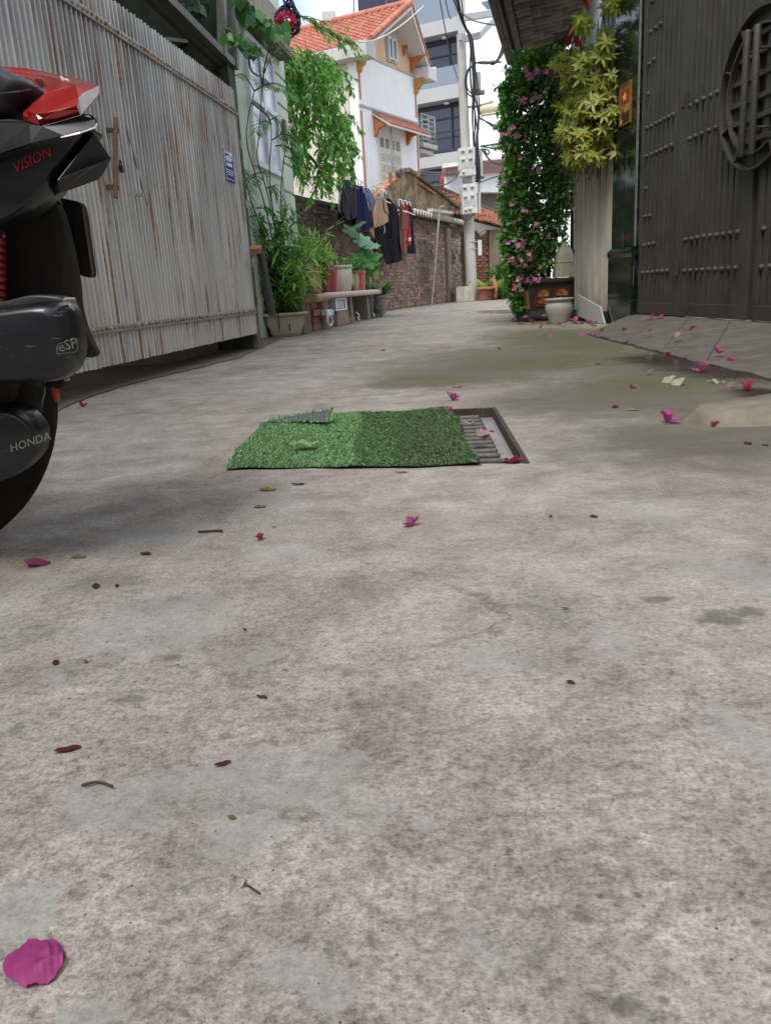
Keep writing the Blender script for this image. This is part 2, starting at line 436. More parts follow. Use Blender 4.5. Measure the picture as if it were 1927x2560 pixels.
# ramp of five sloping slabs in front of the dark gate
M_ramp = mat('ramp_concrete', '#59534b', .9, 0, .3, 9, .007, 35, .5, '#45403a')
base = [(1468, 838), (1560, 862), (1650, 885), (1760, 915), (1927, 953), (2300, 1035)]
top_s = [-.35, -.85, -1.25, -1.75, -2.35, -3.4]
ramp = bpy.data.objects.new('ramp', None); COL.objects.link(ramp); ramp['kind'] = 'structure'; WPOS['ramp'] = Vector((0, 0, 0))
for i in range(5):
    sl = MB()
    b0, b1 = gnd(*base[i]), gnd(*base[i + 1]); t0, t1 = WR.p(top_s[i], .082, .02), WR.p(top_s[i + 1], .082, .02)
    gap = .006
    n = 10
    def fn(u, v, b0=b0, b1=b1, t0=t0, t1=t1):
        u2 = gap + u * (1 - 2 * gap); q = (b0 * (1 - u2) + b1 * u2) * (1 - v) + (t0 * (1 - u2) + t1 * u2) * v
        if v == 0: q += Vector((-.02 * noise.noise(q * 14), .03 * noise.noise(q * 17), 0))
        z = .011 + (.082 - .011) * v + .006 * noise.noise(q * 6) + .004 * noise.noise(q * 22)
        return Vector((q.x, q.y, z))
    sl.grid(fn, n, 10)
    rim = [fn(i_ / n, 0) for i_ in range(n + 1)]
    sl.add(rim + [Vector((q.x, q.y, -.02)) for q in rim], [(k, n + 1 + k, n + 2 + k, k + 1) for k in range(n)])
    for uu in (0, 1):
        e = [fn(uu, j / 10) for j in range(11)]
        sl.add(e + [Vector((q.x, q.y, -.02)) for q in e], [(k, k + 1, 12 + k, 11 + k) for k in range(10)])
    part('slab', sl, M_ramp, ramp)
# raised kerb fragment at the right edge
k = MB()
kp = [gnd(1700, 1050), gnd(1790, 1027), gnd(1927, 1012), gnd(2040, 1006)]
kq = [gnd(1712, 1058), gnd(1800, 1070), gnd(1927, 1068), gnd(2040, 1064)]
vs = []; NS = 24
for i in range(NS + 1):
    u = i / NS * 3; j = min(2, int(u)); f = u - j
    a_, b_ = kp[j] * (1 - f) + kp[j + 1] * f, kq[j] * (1 - f) + kq[j + 1] * f
    hh = .030 * min(1, i / 4) + .003 * noise.noise(a_ * 20)
    for tt, z in ((0, -.01), (.02, hh), (.45, hh + .003), (.85, hh), (1.0, -.01)):
        q = a_ * (1 - tt) + b_ * tt; vs.append(Vector((q.x, q.y + .006 * noise.noise(q * 30), z)))
k.add(vs, [(i * 5 + j, i * 5 + j + 1, i * 5 + j + 6, i * 5 + j + 5) for i in range(NS) for j in range(4)])
setting('kerb', k, mat('mossy_kerb', '#787163', .9, 0, .25, 14, .004, 70, .4, '#6a6540'), smooth=True)

# the alley goes on behind the camera between house walls, so that the place is as enclosed as in the photograph
M_back = mat('weathered_alley_wall', '#8f887c', .9, 0, .15, 2, .003, 40, .4, '#5c554b')
m = MB(); m.par(WL.p(-11.5, 0, -.1), WL.d * 7.85, WL.n * -.25, ZUP * 3.6); setting('wall_left', m, M_back)
m = MB(); m.par(WR.p(-11.5, 0, .05), WR.d * 7.85, WR.n * .25, ZUP * 3.4); setting('wall_right', m, M_back)
m = MB(); m.par((-6, -7.5, 0), (12, .6, 0), (0, -.3, 0), ZUP * 5.0); setting('wall_behind', m, M_back)
# ================================================================== LEFT: corrugated metal gate
def gate_metal():
    t = NT('rusty_galvanised'); p = t.pos()
    along = t.vmath('DOT_PRODUCT', p, tuple(WL.d), o='Value'); z = t.n('SeparateXYZ', _o=2, Vector=p)
    q = t.n('CombineXYZ', X=along, Y=z, Z=0.0)
    base = t.ramp(t.noise(t.scaled(q, (2.2, .7, 1)), 1.0, 5, .6), [(.3, lin('#8f9194')), (.5, lin('#aeb0b1')), (.7, lin('#c4c5c3'))])
    cold = t.ramp(t.noise(t.scaled(q, (3.2, .9, 1)), 1.0, 3), [(.50, 0.0), (.66, 1.0)])
    base = t.mix(t.math('MULTIPLY', cold, .6), base, lin('#737985'))
    low = t.n('MapRange', Value=z, From_Min=.25, From_Max=1.15, To_Min=1.0, To_Max=0.0)
    base = t.mix(t.math('MULTIPLY', low, .75), base, lin('#d6d3cb'))
    st = t.noise(t.scaled(q, (185, 1.7, 1)), 1.0, 4, .55)
    pt = t.noise(t.scaled(q, (2.4, 1.5, 1)), 1.0, 4, .6)
    rust = t.math('MULTIPLY', t.ramp(st, [(.53, 0.0), (.61, .95)]), t.ramp(pt, [(.36, 0.0), (.54, 1.0)]))
    spot = t.math('MULTIPLY', t.ramp(t.noise(t.scaled(q, (150, 50, 1)), 1.0, 4, .7), [(.62, 0.0), (.70, 1.0)]), t.ramp(pt, [(.38, 0.0), (.55, 1.0)]))
    rust = t.math('MAXIMUM', rust, t.math('MULTIPLY', spot, .8))
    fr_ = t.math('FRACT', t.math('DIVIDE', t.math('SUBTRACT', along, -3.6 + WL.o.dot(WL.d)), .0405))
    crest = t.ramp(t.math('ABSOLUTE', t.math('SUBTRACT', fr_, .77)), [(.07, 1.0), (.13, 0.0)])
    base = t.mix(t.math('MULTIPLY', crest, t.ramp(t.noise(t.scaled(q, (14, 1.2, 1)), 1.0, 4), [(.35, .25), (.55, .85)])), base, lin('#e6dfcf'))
    rc = t.ramp(t.noise(q, 60.0, 4), [(.35, lin('#6b4a30')), (.55, lin('#96693f')), (.7, lin('#b08a5e'))])
    col = t.mix(t.math('MULTIPLY', rust, .88), base, rc)
    brown = t.ramp(t.noise(t.scaled(q, (2.0, .8, 1)), 1.3, 4), [(.52, 0.0), (.70, .32)])
    col = t.mix(brown, col, lin('#6f6252'))
    return t.end(col, t.math('ADD', .42, t.math('MULTIPLY', rust, .4)), t.math('SUBTRACT', .12, t.math('MULTIPLY', rust, .12), True), t.bump(t.noise(q, 90.0, 3), .0015))
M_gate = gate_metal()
M_rust = mat('rusty_bolt', '#7b5a43', .85, .2, .3, 60, .002, 200, cols=['#cfc6b8', '#7a5a44', '#b0a494', '#8a664c', '#c4baab'])
M_rail = mat('galvanised_rail', '#aaa69d', .6, .2, .15, 12, .001, 120, .35, '#7a5c44')
M_rustbar = mat('rust_brown', '#7d5e42', .9, .1, .3, 40, .002, 150, cols=None)
M_dark = mat('dark_interior', '#2a2823', .9, 0, .2)
PITCH = .0405
S0, S1 = -3.6, .08
gate = thing('corrugated_gate', 'wide rusty corrugated metal gate behind the scooter with two bolted rails', 'gate', WL.p(S0, 0) * .5 + WL.p(S1, 0) * .5)
prof = [(0, 0), (.25, 0), (.56, .001), (.61, .005), (.66, .0145), (.72, .0175), (.80, .0175), (.86, .0145), (.92, .005), (.97, 0)]
sh = MB(); cols_ = []
k = 0
while S0 + k * PITCH < S1:
    for u, h in prof:
        s_ = S0 + (k + u) * PITCH
        if s_ <= S1: cols_.append((s_, h))
    k += 1
zs = [0.0, .33, .66, 1.0]
vs = []
for s_, h in cols_:
    ribi = math.floor((s_ - S0) / PITCH)
    random.seed(ribi); zb = .107 + U_(-.0015, .0015); zt = 1.653 + U_(-.003, .002); j = U_(-.002, .002)
    for u in zs: vs.append(WL.p(s_ + j * .5, zb + (zt - zb) * u, h + j * math.sin(u * 3)))
n = len(zs)
sh.add(vs, [(i * n + q, (i + 1) * n + q, (i + 1) * n + q + 1, i * n + q + 1) for i in range(len(cols_) - 1) for q in range(n - 1)])
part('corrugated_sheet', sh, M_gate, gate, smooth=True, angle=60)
random.seed(11)
for z in (1.518, .262):
    r = MB(); r.par(WL.p(S0, z - .018, .0175), WL.d * (S1 + .03 - S0), WL.n * .007, ZUP * .033)
    part('rail', r, M_rail, gate, bevel=.0015, bseg=1)
bo = MB(); bo.lathe([(.009, 0), (.0105, .003), (.0095, .007), (.005, .0105), (.001, .0115)], (0, 0, 0), 8)
bolt_me = bo.mesh('bolt', M_rust, smooth=True)
QN = WL.n.to_track_quat('Z', 'Y').to_matrix().to_4x4()
for z in (1.518, .262):
    k = 0
    while S0 + (k + .76) * PITCH < S1:
        s_ = S0 + (k + .76) * PITCH; k += 1
        if s_ > -2.9: inst('bolt', bolt_me, Matrix.Translation(WL.p(s_ + U_(-.002, .002), z + U_(-.0015, .0015), .0245)) @ QN @ Matrix.Scale(U_(.7, .95), 4), gate)
for z in (.55, .93, 1.3, .30):      # hinge knuckles on the end post
    h = MB(); h.tube([WL.p(S1 + .035, z, .02), WL.p(S1 + .035, z + .055, .02)], .011, 8); part('hinge', h, M_rustbar if z < .5 else M_rail, gate, smooth=True, angle=40)
ft = MB(); ft.par(WL.p(S1 + .012, -.01, -.02), WL.d * .035, WL.n * .04, ZUP * .24); part('post_foot', ft, mat('weathered_post', '#857b70', .85, 0, .25, 20, .002, 80, .6), gate)
# pull bar and its ghost of bare brackets
ph = thing('pull_bar', 'rusty brown vertical pull bar bolted to the corrugated gate', 'handle', WL.p(-1.78, .83, .08))
m = MB(); m.tube([WL.px(290, 296, .055), WL.px(289, 400, .06), WL.px(290, 494, .055)], .0105, 8); part('bar', m, M_rustbar, ph, smooth=True, angle=50)
for y in (325, 467):
    a_, b_ = WL.px(291, y + 2, .055), WL.px(264, y, .004); m = MB()
    m.par(b_ - ZUP * .010, a_ - b_, WL.n * .014 + WL.d * .006, ZUP * .020); part('bracket', m, M_rustbar, ph, bevel=.002, bseg=1)
pl = thing('padlock', 'small dark brass padlock hanging beside the rusty pull bar', 'padlock', WL.px(303, 425, .03))
m = MB(); c_ = WL.px(304, 422, .03); m.box(c_, (.026, .014, .030), Matrix((WL.d, WL.n, ZUP)).transposed()); part('body', m, mat('old_brass', '#4f4123', .5, .7, .3, 50), pl, bevel=.003)
m = MB(); m.tube([c_ + WL.d * (.009 * math.cos(a)) + ZUP * (.015 + .02 * math.sin(a)) for a in [PI * i / 10 for i in range(11)]], .003, 6); part('shackle', m, M_dark, pl, smooth=True)
fl = thing('latch_strip', 'flat grey metal strip slanting down the corrugated gate right of the pull bar', 'latch', WL.px(340, 400, .02))
m = MB(); p0, p1 = WL.px(312, 300, .016), WL.px(369, 508, .016); sd_ = (p1 - p0).normalized().cross(WL.n) * .016
m.par(p0 - sd_ / 2, p1 - p0, sd_, WL.n * .004); part('strip', m, M_rail, fl)
m = MB(); p0 = WL.px(332, 483, .012); m.par(p0, WL.px(354, 481, .045) - p0, ZUP * -.016, WL.d * .01); part('hook', m, M_rail, fl, bevel=.002, bseg=1)

# blue enamel sign: white lines of unreadable small print
M_blue, M_white = mat('blue_enamel', '#15227c', .6, 0, .1, **{'Specular IOR Level': .2}), mat('white_print', '#dfe3ee', .4, 0, .06)
sg = thing('sign', 'small blue and white printed sign fixed on the corrugated gate', 'sign', WL.p(-.18, 1.06, .02))
sa, sb, za, zb_ = -.285, -.085, 1.063, 1.248
m = MB(); m.par(WL.p(sa, za, .013), WL.d * (sb - sa), WL.n * .004, ZUP * (zb_ - za)); part('plate', m, M_blue, sg, bevel=.001, bseg=1)
pr_ = MB()
for (u0, u1, v0, v1) in [(.12, .92, .955, .975), (.10, .13, .45, .93), (.15, .9, .89, .925), (.35, .9, .80, .83), (.2, .93, .735, .775), (.28, .42, .66, .72), (.46, .6, .66, .72), (.64, .8, .66, .72),
                         (.30, .41, .50, .60), (.43, .54, .50, .60), (.56, .67, .50, .60), (.69, .82, .50, .60), (.2, .92, .365, .385), (.18, .88, .29, .315), (.3, .8, .22, .24), (.12, .93, .07, .085), (.62, .95, .86, .95)]:
    pr_.par(WL.p(sa + (sb - sa) * u0, za + (zb_ - za) * v0, .0172), WL.d * (sb - sa) * (u1 - u0), WL.n * .0006, ZUP * (zb_ - za) * (v1 - v0))
part('print', pr_, M_white, sg, kind='stuff')

# carport behind and above the gate: dark room, green side wall, grey steel frame
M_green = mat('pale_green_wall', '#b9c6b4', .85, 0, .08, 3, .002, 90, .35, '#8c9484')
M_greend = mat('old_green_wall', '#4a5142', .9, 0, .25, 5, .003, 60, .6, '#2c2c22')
cp = thing('carport', 'dark carport room behind the corrugated gate with grey steel frame', 'carport', WL.p(-2, 0, -1))
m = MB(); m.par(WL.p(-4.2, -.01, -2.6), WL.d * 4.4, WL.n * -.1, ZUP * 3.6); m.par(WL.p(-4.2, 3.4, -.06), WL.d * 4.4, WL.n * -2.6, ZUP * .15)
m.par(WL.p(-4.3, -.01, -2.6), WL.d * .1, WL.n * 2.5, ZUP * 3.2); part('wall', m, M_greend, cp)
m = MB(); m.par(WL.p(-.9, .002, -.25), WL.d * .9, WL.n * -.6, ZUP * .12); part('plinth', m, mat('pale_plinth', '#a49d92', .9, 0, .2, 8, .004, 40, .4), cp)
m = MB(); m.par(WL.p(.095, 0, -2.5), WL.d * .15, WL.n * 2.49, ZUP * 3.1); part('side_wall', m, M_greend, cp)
M_steel = mat('grey_steel', '#6c6c66', .55, .3, .15, 10, .001, 80, .4)
m = MB(); p0, p1 = WL.px(300, -92, -.04), WL.px(574, 172, -.04); m.par(p0, p1 - p0, WL.n * .05, ZUP * .045); m.par(p0 - WL.n * .05 - ZUP * .02, p1 - p0, WL.n * .04, ZUP * .06); part('beam', m, M_steel, cp)
for x in (575, 545):
    m = MB(); p0, p1 = WL.px(x, 172 if x > 560 else 142, -.03), WL.px(x - 6, -60, -.03); m.par(p0, WL.d * .05, WL.n * .05, p1 - p0); part('post', m, M_steel, cp)
m = MB(); p0, p1 = WL.px(418, 92, -.3), WL.px(474, 99, -.25); m.par(p0, p1 - p0, WL.n * -.05, ZUP * -.02); part('plank', m, mat('pale_plank', '#a9aaa4', .8), cp)
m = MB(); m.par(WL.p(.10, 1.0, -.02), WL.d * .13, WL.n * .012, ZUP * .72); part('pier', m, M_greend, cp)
pb = thing('rolled_pole', 'white pole with red cloth wound round it in the carport', 'pole', WL.px(556, 160, -.12))
m = MB(); m.tube([WL.px(552, 60, -.12), WL.px(557, 160, -.12)], .009, 8); part('pole', m, M_white, pb)
m = MB(); m.tube([WL.px(555, 126, -.12), WL.px(555.5, 132, -.12), WL.px(556, 148, -.12)], [.017, .022, .018], 10); part('cloth', m, mat('dull_red_cloth', '#8d2a2a', .8, 0, .2), pb, smooth=True)
for x, y, r_, cl, nm in [(448, 34, .027, '#2b8f52', 'green'), (484, 84, .023, '#a8324a', 'dark pink'), (539, 119, .025, '#c9b595', 'cream')]:
    b = thing('bauble', f'{nm} round bulb hanging among the vine leaves in the carport', 'bulb', WL.px(x, y, -.07), 'coloured bulbs in the carport')
    q = WL.px(x, y, -.07); m = MB(); m.lathe([(r_ * math.sin(PI * i / 10) + .0004, -r_ * math.cos(PI * i / 10)) for i in range(11)], q, 16); part('globe', m, mat(nm.replace(' ', '_') + '_bulb', cl, .35), b, smooth=True)
    m = MB(); m.tube([q + ZUP * r_ * .9, q + ZUP * (r_ + .05)], .009, 8); m.tube([q + ZUP * (r_ + .04), q + ZUP * 1.0], .002, 5); part('socket', m, M_dark, b)

# ================================================================== LEFT: pale green house
M_cream = mat('pale_green_render', '#c9d4c4', .85, 0, .06, 2.5, .0015, 90, .3, '#98a092')
HC = 2.955      # corner of the house along its wall
hs = thing('green_house', 'pale green two storey house wall beyond the corrugated gate', 'house', WH.p(1.6, 0, -.5))
m = MB(); m.par(WH.p(.26, -.02, -.012), WH.d * (HC - .265), WH.n * -4, ZUP * 5.6); part('wall', m, M_cream, hs)
z = .02
while z < 4.2:
    for a0, a1 in ((.55, 1.08), (2.56, HC + .003)):
        m = MB(); m.par(WH.p(a0, z + .010, -.011), WH.d * (a1 - a0), WH.n * .018, ZUP * .235); part('quoin', m, M_cream, hs, bevel=.004, bseg=1)
    z += .258
m = MB(); zz0 = WH.sz(650, 150)[1]
z0, z1, a0, a1, d = 2.50, 2.80, 1.38, 2.72, .13
m.prism([WH.p(a0, z1, -.011), WH.p(a0, z1 - .03, d), WH.p(a0, z0 + .04, d), WH.p(a0, z0, d - .05), WH.p(a0, z0, -.011)], WH.d * (a1 - a0))
part('sunshade', m, mat('stained_shade', '#9c978a', .9, 0, .25, 5, .003, 60, .6, '#5e5547'), hs, bevel=.006, bseg=1)
m = MB(); m.par(WH.p(1.33, z0 - .005, -.01), WH.d * 1.44, WH.n * .15, ZUP * -.02); part('drip_edge', m, mat('drip_edge_brown', '#5f5850', .9, 0, .3, 9), hs)
M_wframe = mat('white_window_frame', '#d6d9de', .5, 0, .05)
t = NT('milky_glass'); p = t.pos()
M_milk = t.end(t.mix(t.ramp(t.noise(p, 3.0, 3), [(.4, 0.0), (.65, 1.0)]), lin('#c2c8d6'), lin('#e2e5ee')), .15)
wa, wb, wz0, wz1 = 1.60, 2.50, 1.42, 2.44
wf = MB(); zt_ = 1.93
for i, (a0, a1, z0, z1) in enumerate([(wa, wa + .04, wz0, wz1), (wb - .04, wb, wz0, wz1), (wa + .04, wb - .04, wz1 - .04, wz1), (wa + .04, wb - .04, wz0, wz0 + .04), (wa + .04, wb - .04, zt_, zt_ + .04), ((wa + wb) / 2 - .022, (wa + wb) / 2 + .022, wz0 + .04, wz1 - .04)]):
    wf.par(WH.p(a0, z0, -.012), WH.d * (a1 - a0), WH.n * (.03 + .002 * (i > 4)), ZUP * (z1 - z0))
win = part('window', wf, M_wframe, hs)
for a0, a1 in ((wa + .04, (wa + wb) / 2 - .022), ((wa + wb) / 2 + .022, wb - .04)):
    for z0, z1 in ((wz0 + .04, zt_), (zt_ + .04, wz1 - .04)):
        m = MB(); m.par(WH.p(a0, z0, -.0105), WH.d * (a1 - a0), WH.n * .004, ZUP * (z1 - z0)); part('pane', m, M_milk, win)
m = MB(); p0 = WH.px(656, 192, .025); m.par(p0, WH.d * .20, WH.n * .01, ZUP * -.06); part('sticker', m, mat('dark_sticker', '#3c4250', .6), win)
m = MB(); m.tube(chaikin([WH.px(x, y, .04) for x, y in ((628, 112), (622, 150), (626, 175), (640, 188), (650, 190))], 2, False), .009, 6); m.tube(chaikin([WH.px(x, y, .04) for x, y in ((632, 258), (650, 272), (668, 286), (678, 310))], 2, False), .010, 6)
part('window_cable', m, mat('navy_window_cable', '#2a3050', .5), win, smooth=True)
# wooden bracket at the corner
br = thing('wooden_bracket', 'brown wooden bracket fixed at the corner of the pale green house', 'bracket', WH.px(708, 320, .02))
m = MB(); p0, p1 = WH.px(705, 298, .02), WH.px(709, 350, .02); m.par(p0, WL.d * .08, WL.n * .02, p1 - p0); part('upright', m, mat('brown_wood', '#6d543f', .8, 0, .25, 15, .002, 60), br)
m = MB(); p0, p1 = WH.px(712, 338, .02), WH.px(727, 308, .02); m.par(p0, WL.d * .03, WL.n * .02, p1 - p0); part('strut', m, mat('grey_strut', '#8d8d8a', .6), br)

# ================================================================== RIGHT: stained wall, black marble pillar, dark gate
NRi = -WR.n      # towards the alley
def wr(a, z, off=0.0): return WR.p(a, z, -off)
def stained():
    t = NT('stained_render'); p = t.pos()
    st = t.noise(t.scaled(p, (7, 7, .9)), 1.3, 6, .65)
    z = t.n('SeparateXYZ', _o=2, Vector=p)
    c = t.mix(t.ramp(t.noise(p, 2.2, 5), [(.35, 0.0), (.65, 1.0)]), lin('#d2cabc'), lin('#b8ae9d'))
    c = t.mix(t.math('MULTIPLY', t.ramp(st, [(.44, 0.0), (.70, 1.0)]), .42), c, lin('#7c6d56'))
    top = t.math('MULTIPLY', t.n('MapRange', Value=z, From_Min=.62, From_Max=1.15), t.ramp(t.noise(t.scaled(p, (26, 26, .8)), 1.2, 5), [(.42, 0.0), (.58, 1.0)]))
    c = t.mix(t.math('MULTIPLY', top, .85), c, lin('#4d4632'))
    low = t.math('MULTIPLY', t.n('MapRange', Value=z, From_Min=.5, From_Max=.1), t.ramp(t.noise(t.scaled(p, (8, 8, 2)), 1.4, 5), [(.38, 0.0), (.62, 1.0)]))
    c = t.mix(t.math('MULTIPLY', low, .65), c, lin('#86735a'))
    return t.end(c, .88, 0, t.bump(t.noise(p, 70.0, 5), .003))
wl_ = thing('stained_wall', 'cream wall with brown rain stains between the bushes and the black pillar', 'wall', wr(.6, 0))
m = MB(); m.par(wr(.003, .085, -.22), WR.d * .9, NRi * .22, ZUP * 1.45); part('wall', m, stained(), wl_, bevel=.004, bseg=1)
m = MB(); m.par(wr(.004, -.01, -.22), WR.d * .895, NRi * .235, ZUP * .095); part('plinth', m, mat('dark_plinth', '#34373a', .6, 0, .25, 12), wl_)
m = MB(); m.par(wr(.001, 1.535, -.25), WR.d * .92, NRi * .30, ZUP * .06); part('coping', m, mat('grey_coping', '#84807a', .9, 0, .2, 9, .003), wl_)
def marble():
    t = NT('black_marble'); p = t.pos()
    v = t.noise(t.vmath('ADD', p, t.vmath('MULTIPLY', t.n('TexNoise', _o='Color', Vector=p, Scale=5.0, Detail=5), (.3, .3, .5))), 9.0, 8, .75, 1.2)
    c = t.mix(t.ramp(v, [(.485, 0.0), (.5, 1.0), (.515, 0.0)]), lin('#101412'), lin('#3f4a43'))
    c = t.mix(t.math('MULTIPLY', t.ramp(t.noise(p, 3.0, 5), [(.5, 0.0), (.62, .6)]), 1.0), c, lin('#1d2a20'))
    dr = t.math('MULTIPLY', t.ramp(t.noise(t.scaled(p, (40, 40, 1.5)), 1.5, 5), [(.64, 0.0), (.70, 1.0)]), .5)
    c = t.mix(dr, c, lin('#8d918c'))
    return t.end(c, t.math('ADD', .12, t.math('MULTIPLY', dr, .5)), 0)
M_marble = marble()
pil_ = thing('marble_pillar', 'black marble gate pillar with a stepped base and a gold plaque', 'pillar', wr(-.22, 0))
m = MB(); m.par(wr(-.43, .54, -.36), WR.d * .425, NRi * .375, ZUP * 2.3); part('shaft', m, M_marble, pil_, bevel=.004, bseg=1)
m = MB(); m.par(wr(-.455, -.01, -.37), WR.d * .462, NRi * .405, ZUP * .48); part('base', m, M_marble, pil_, bevel=.006)
m = MB(); m.prism([wr(-.455, .47, .035), wr(-.455, .495, .042), wr(-.455, .515, .042), wr(-.455, .54, .016), wr(-.455, .54, -.36), wr(-.455, .47, -.36)], WR.d * .462); part('moulding', m, M_marble, pil_)
m = MB(); m.par(wr(-.447, .03, .004), WR.d * .012, NRi * .012, ZUP * 2.8); part('edge_strip', m, mat('aluminium_edge', '#8f9188', .4, .6, .2, 30), pil_)
M_gold, M_red, M_star = mat('gold_plaque', '#9a7434', .4, .35, .3, 30), mat('flag_red', '#a8241c', .6, 0, .1), mat('star_yellow', '#e8c766', .5)
pq = thing('plaque', 'small gold framed plaque with red flag and yellow star on the pillar', 'plaque', wr(-.22, 1.4, .02))
pa, pb_, pz0, pz1 = -.335, -.14, 1.345, 1.605
def pq_(u, v, off): return wr(pb_ + (pa - pb_) * u, pz0 + (pz1 - pz0) * v, off)
m = MB(); m.par(pq_(0, 0, .015), pq_(1, 0, .015) - pq_(0, 0, .015), NRi * .007, ZUP * (pz1 - pz0)); part('panel', m, M_gold, pq)
m = MB()
for u0, u1, v0, v1 in ((0, .06, 0, 1), (.94, 1, 0, 1), (.06, .94, 0, .04), (.06, .94, .96, 1)):
    q = pq_(u0, v0, .022); m.par(q, pq_(u1, v0, .022) - q, NRi * .004, pq_(u0, v1, .022) - q)
part('frame', m, mat('copper_frame', '#a3734f', .4, .5), pq)
def flat(poly, off, th=.001): 
    m = MB(); m.prism([pq_(u, v, off) for u, v in poly], NRi * th); return m
part('flag', flat([(.12, .52), (.84, .52), (.84, .83), (.12, .83)], .0222), M_red, pq)
star = []
for i in range(10):
    a_ = PI / 2 + i * PI / 5; r_ = .26 if i % 2 == 0 else .10
    star.append((.46 + r_ * math.cos(a_), .68 + r_ * .47 * math.sin(a_)))
part('star', flat(star, .0234), M_star, pq)
part('emblem', flat([(.45, .30), (.92, .34), (.92, .48), (.5, .48), (.42, .42)], .0222), mat('pale_gold', '#c09a55', .4, .3), pq)
part('emblem', flat([(.24, .05), (.92, .05), (.92, .30), (.5, .28), (.3, .36), (.24, .3)], .0225), mat('dark_bronze', '#3d2f26', .5, .3), pq)
part('emblem', flat([(.1, .06), (.24, .06), (.3, .17), (.14, .1)], .0236), M_star, pq)

def gate_paint():
    t = NT('charcoal_gate_paint'); p = t.pos()
    c = t.ramp(t.noise(p, 5.0, 6), [(.3, lin('#3b3934')), (.7, lin('#4b4843'))])
    c = t.mix(t.math('MULTIPLY', t.ramp(t.noise(t.scaled(p, (9, 9, 1)), 1.5, 6), [(.5, 0.0), (.75, .5)]), 1.0), c, lin('#463c34'))
    c = t.mix(t.ramp(t.noise(p, 110.0, 2), [(.70, 0.0), (.74, .3)]), c, lin('#8c8880'))
    return t.end(c, .5, .1, t.bump(t.noise(p, 300.0, 2), .0008), **{'Specular IOR Level': .3})
M_dgate = gate_paint()
dg = thing('dark_gate', 'tall charcoal steel gate with vertical bars, domed studs and a round pull', 'gate', wr(-1.9, 0))
ZT = 2.75
def gbar(name, a0, a1, z0, z1, f, b, bev=.003):
    m = MB(); m.par(wr(a0, z0, b), WR.d * (a1 - a0), NRi * (f - b), ZUP * (z1 - z0)); return part(name, m, M_dgate, dg, bevel=bev, bseg=1)
leaves_ = [(-.485, -1.142), (-1.152, -1.925), (-1.99, -2.76), (-2.77, -3.6)]
for li, (a, b) in enumerate(leaves_):
    st_ = .055 if li == 0 else .07
    gbar('stile', a - .05, a, .088, ZT, 0, -.045); gbar('stile', b, b + st_, .088, ZT, 0, -.045)
    gbar('bottom_rail', b + st_, a - .05, .088, .165, -.001, -.044); gbar('top_rail', b + st_, a - .05, ZT - .1, ZT, -.001, -.044)
    ia, ib = a - .05, b + st_
    nb = 8 if li == 0 else 10
    w_ = (ia - ib) / nb
    for i in range(nb):
        c_ = ia - w_ * (i + .5)
        gbar('bar', c_ - w_ * .36, c_ + w_ * .36, .165, ZT - .1, -.006, -.030, .002)
        if li == 0 or i % 10 != 9:       # backing strip leaves narrow slits on the inner leaves
            cov = .62 if li == 0 else .47
            gbar('backing', c_ + w_ * .30, c_ + w_ * (.30 + cov), .165, ZT - .1, -.034, -.042, 0)
gbar('meeting_stile', -1.99 + .002, -1.925 - .002, .088, ZT, -.02, -.04)
stm = MB(); stm.lathe([(.0165, 0), (.0165, .004), (.0150, .010), (.0105, .0165), (.0045, .0195), (.0006, .0202)], (0, 0, 0), 14)
stud_me = stm.mesh('stud', M_dgate, smooth=True, angle=50)
QR = NRi.to_track_quat('Z', 'Y').to_matrix().to_4x4()
Z7, Z8 = 707 / 1665, 707 / 1665
rows7 = [[(965, 8)], [(958, 190), (988, 165), (1018, 140)], [(950, 378), (978, 350)], [(945, 553)], [(938, 755), (963, 742), (989, 728), (1014, 716), (1040, 700), (1064, 688), (1090, 675)],
         [(935, 920), (962, 908), (990, 896), (1018, 884), (1048, 870), (1080, 856)], [(930, 1110)],
         [(1193, 622), (1230, 602), (1271, 582), (1311, 563), (1350, 544)], [(1188, 818), (1222, 803), (1259, 787), (1300, 769), (1342, 752)]]
rows8 = [[(927, 240), (952, 236)], [(920, 408), (947, 403), (974, 398)], [(911, 571), (939, 568), (967, 566), (996, 563), (1025, 561), (1054, 559)],
         [(1164, 376), (1199, 371), (1234, 363), (1271, 356), (1309, 351), (1346, 348), (1385, 344), (1427, 338), (1471, 331)],
         [(1157, 560), (1191, 557), (1226, 555), (1262, 553), (1300, 550), (1337, 549), (1376, 547), (1416, 545), (1458, 543)], [(1623, 312)], [(1610, 537), (1662, 533)]]
for rows, yo in ((rows7, 0), (rows8, 440)):
    for r_ in rows:
        for x, y in r_:
            s_, z = WR.sz(1220 + x * Z7, yo + y * Z7, 0.006)
            inst('stud', stud_me, Matrix.Translation(wr(s_, z, -.007)) @ QR, dg)
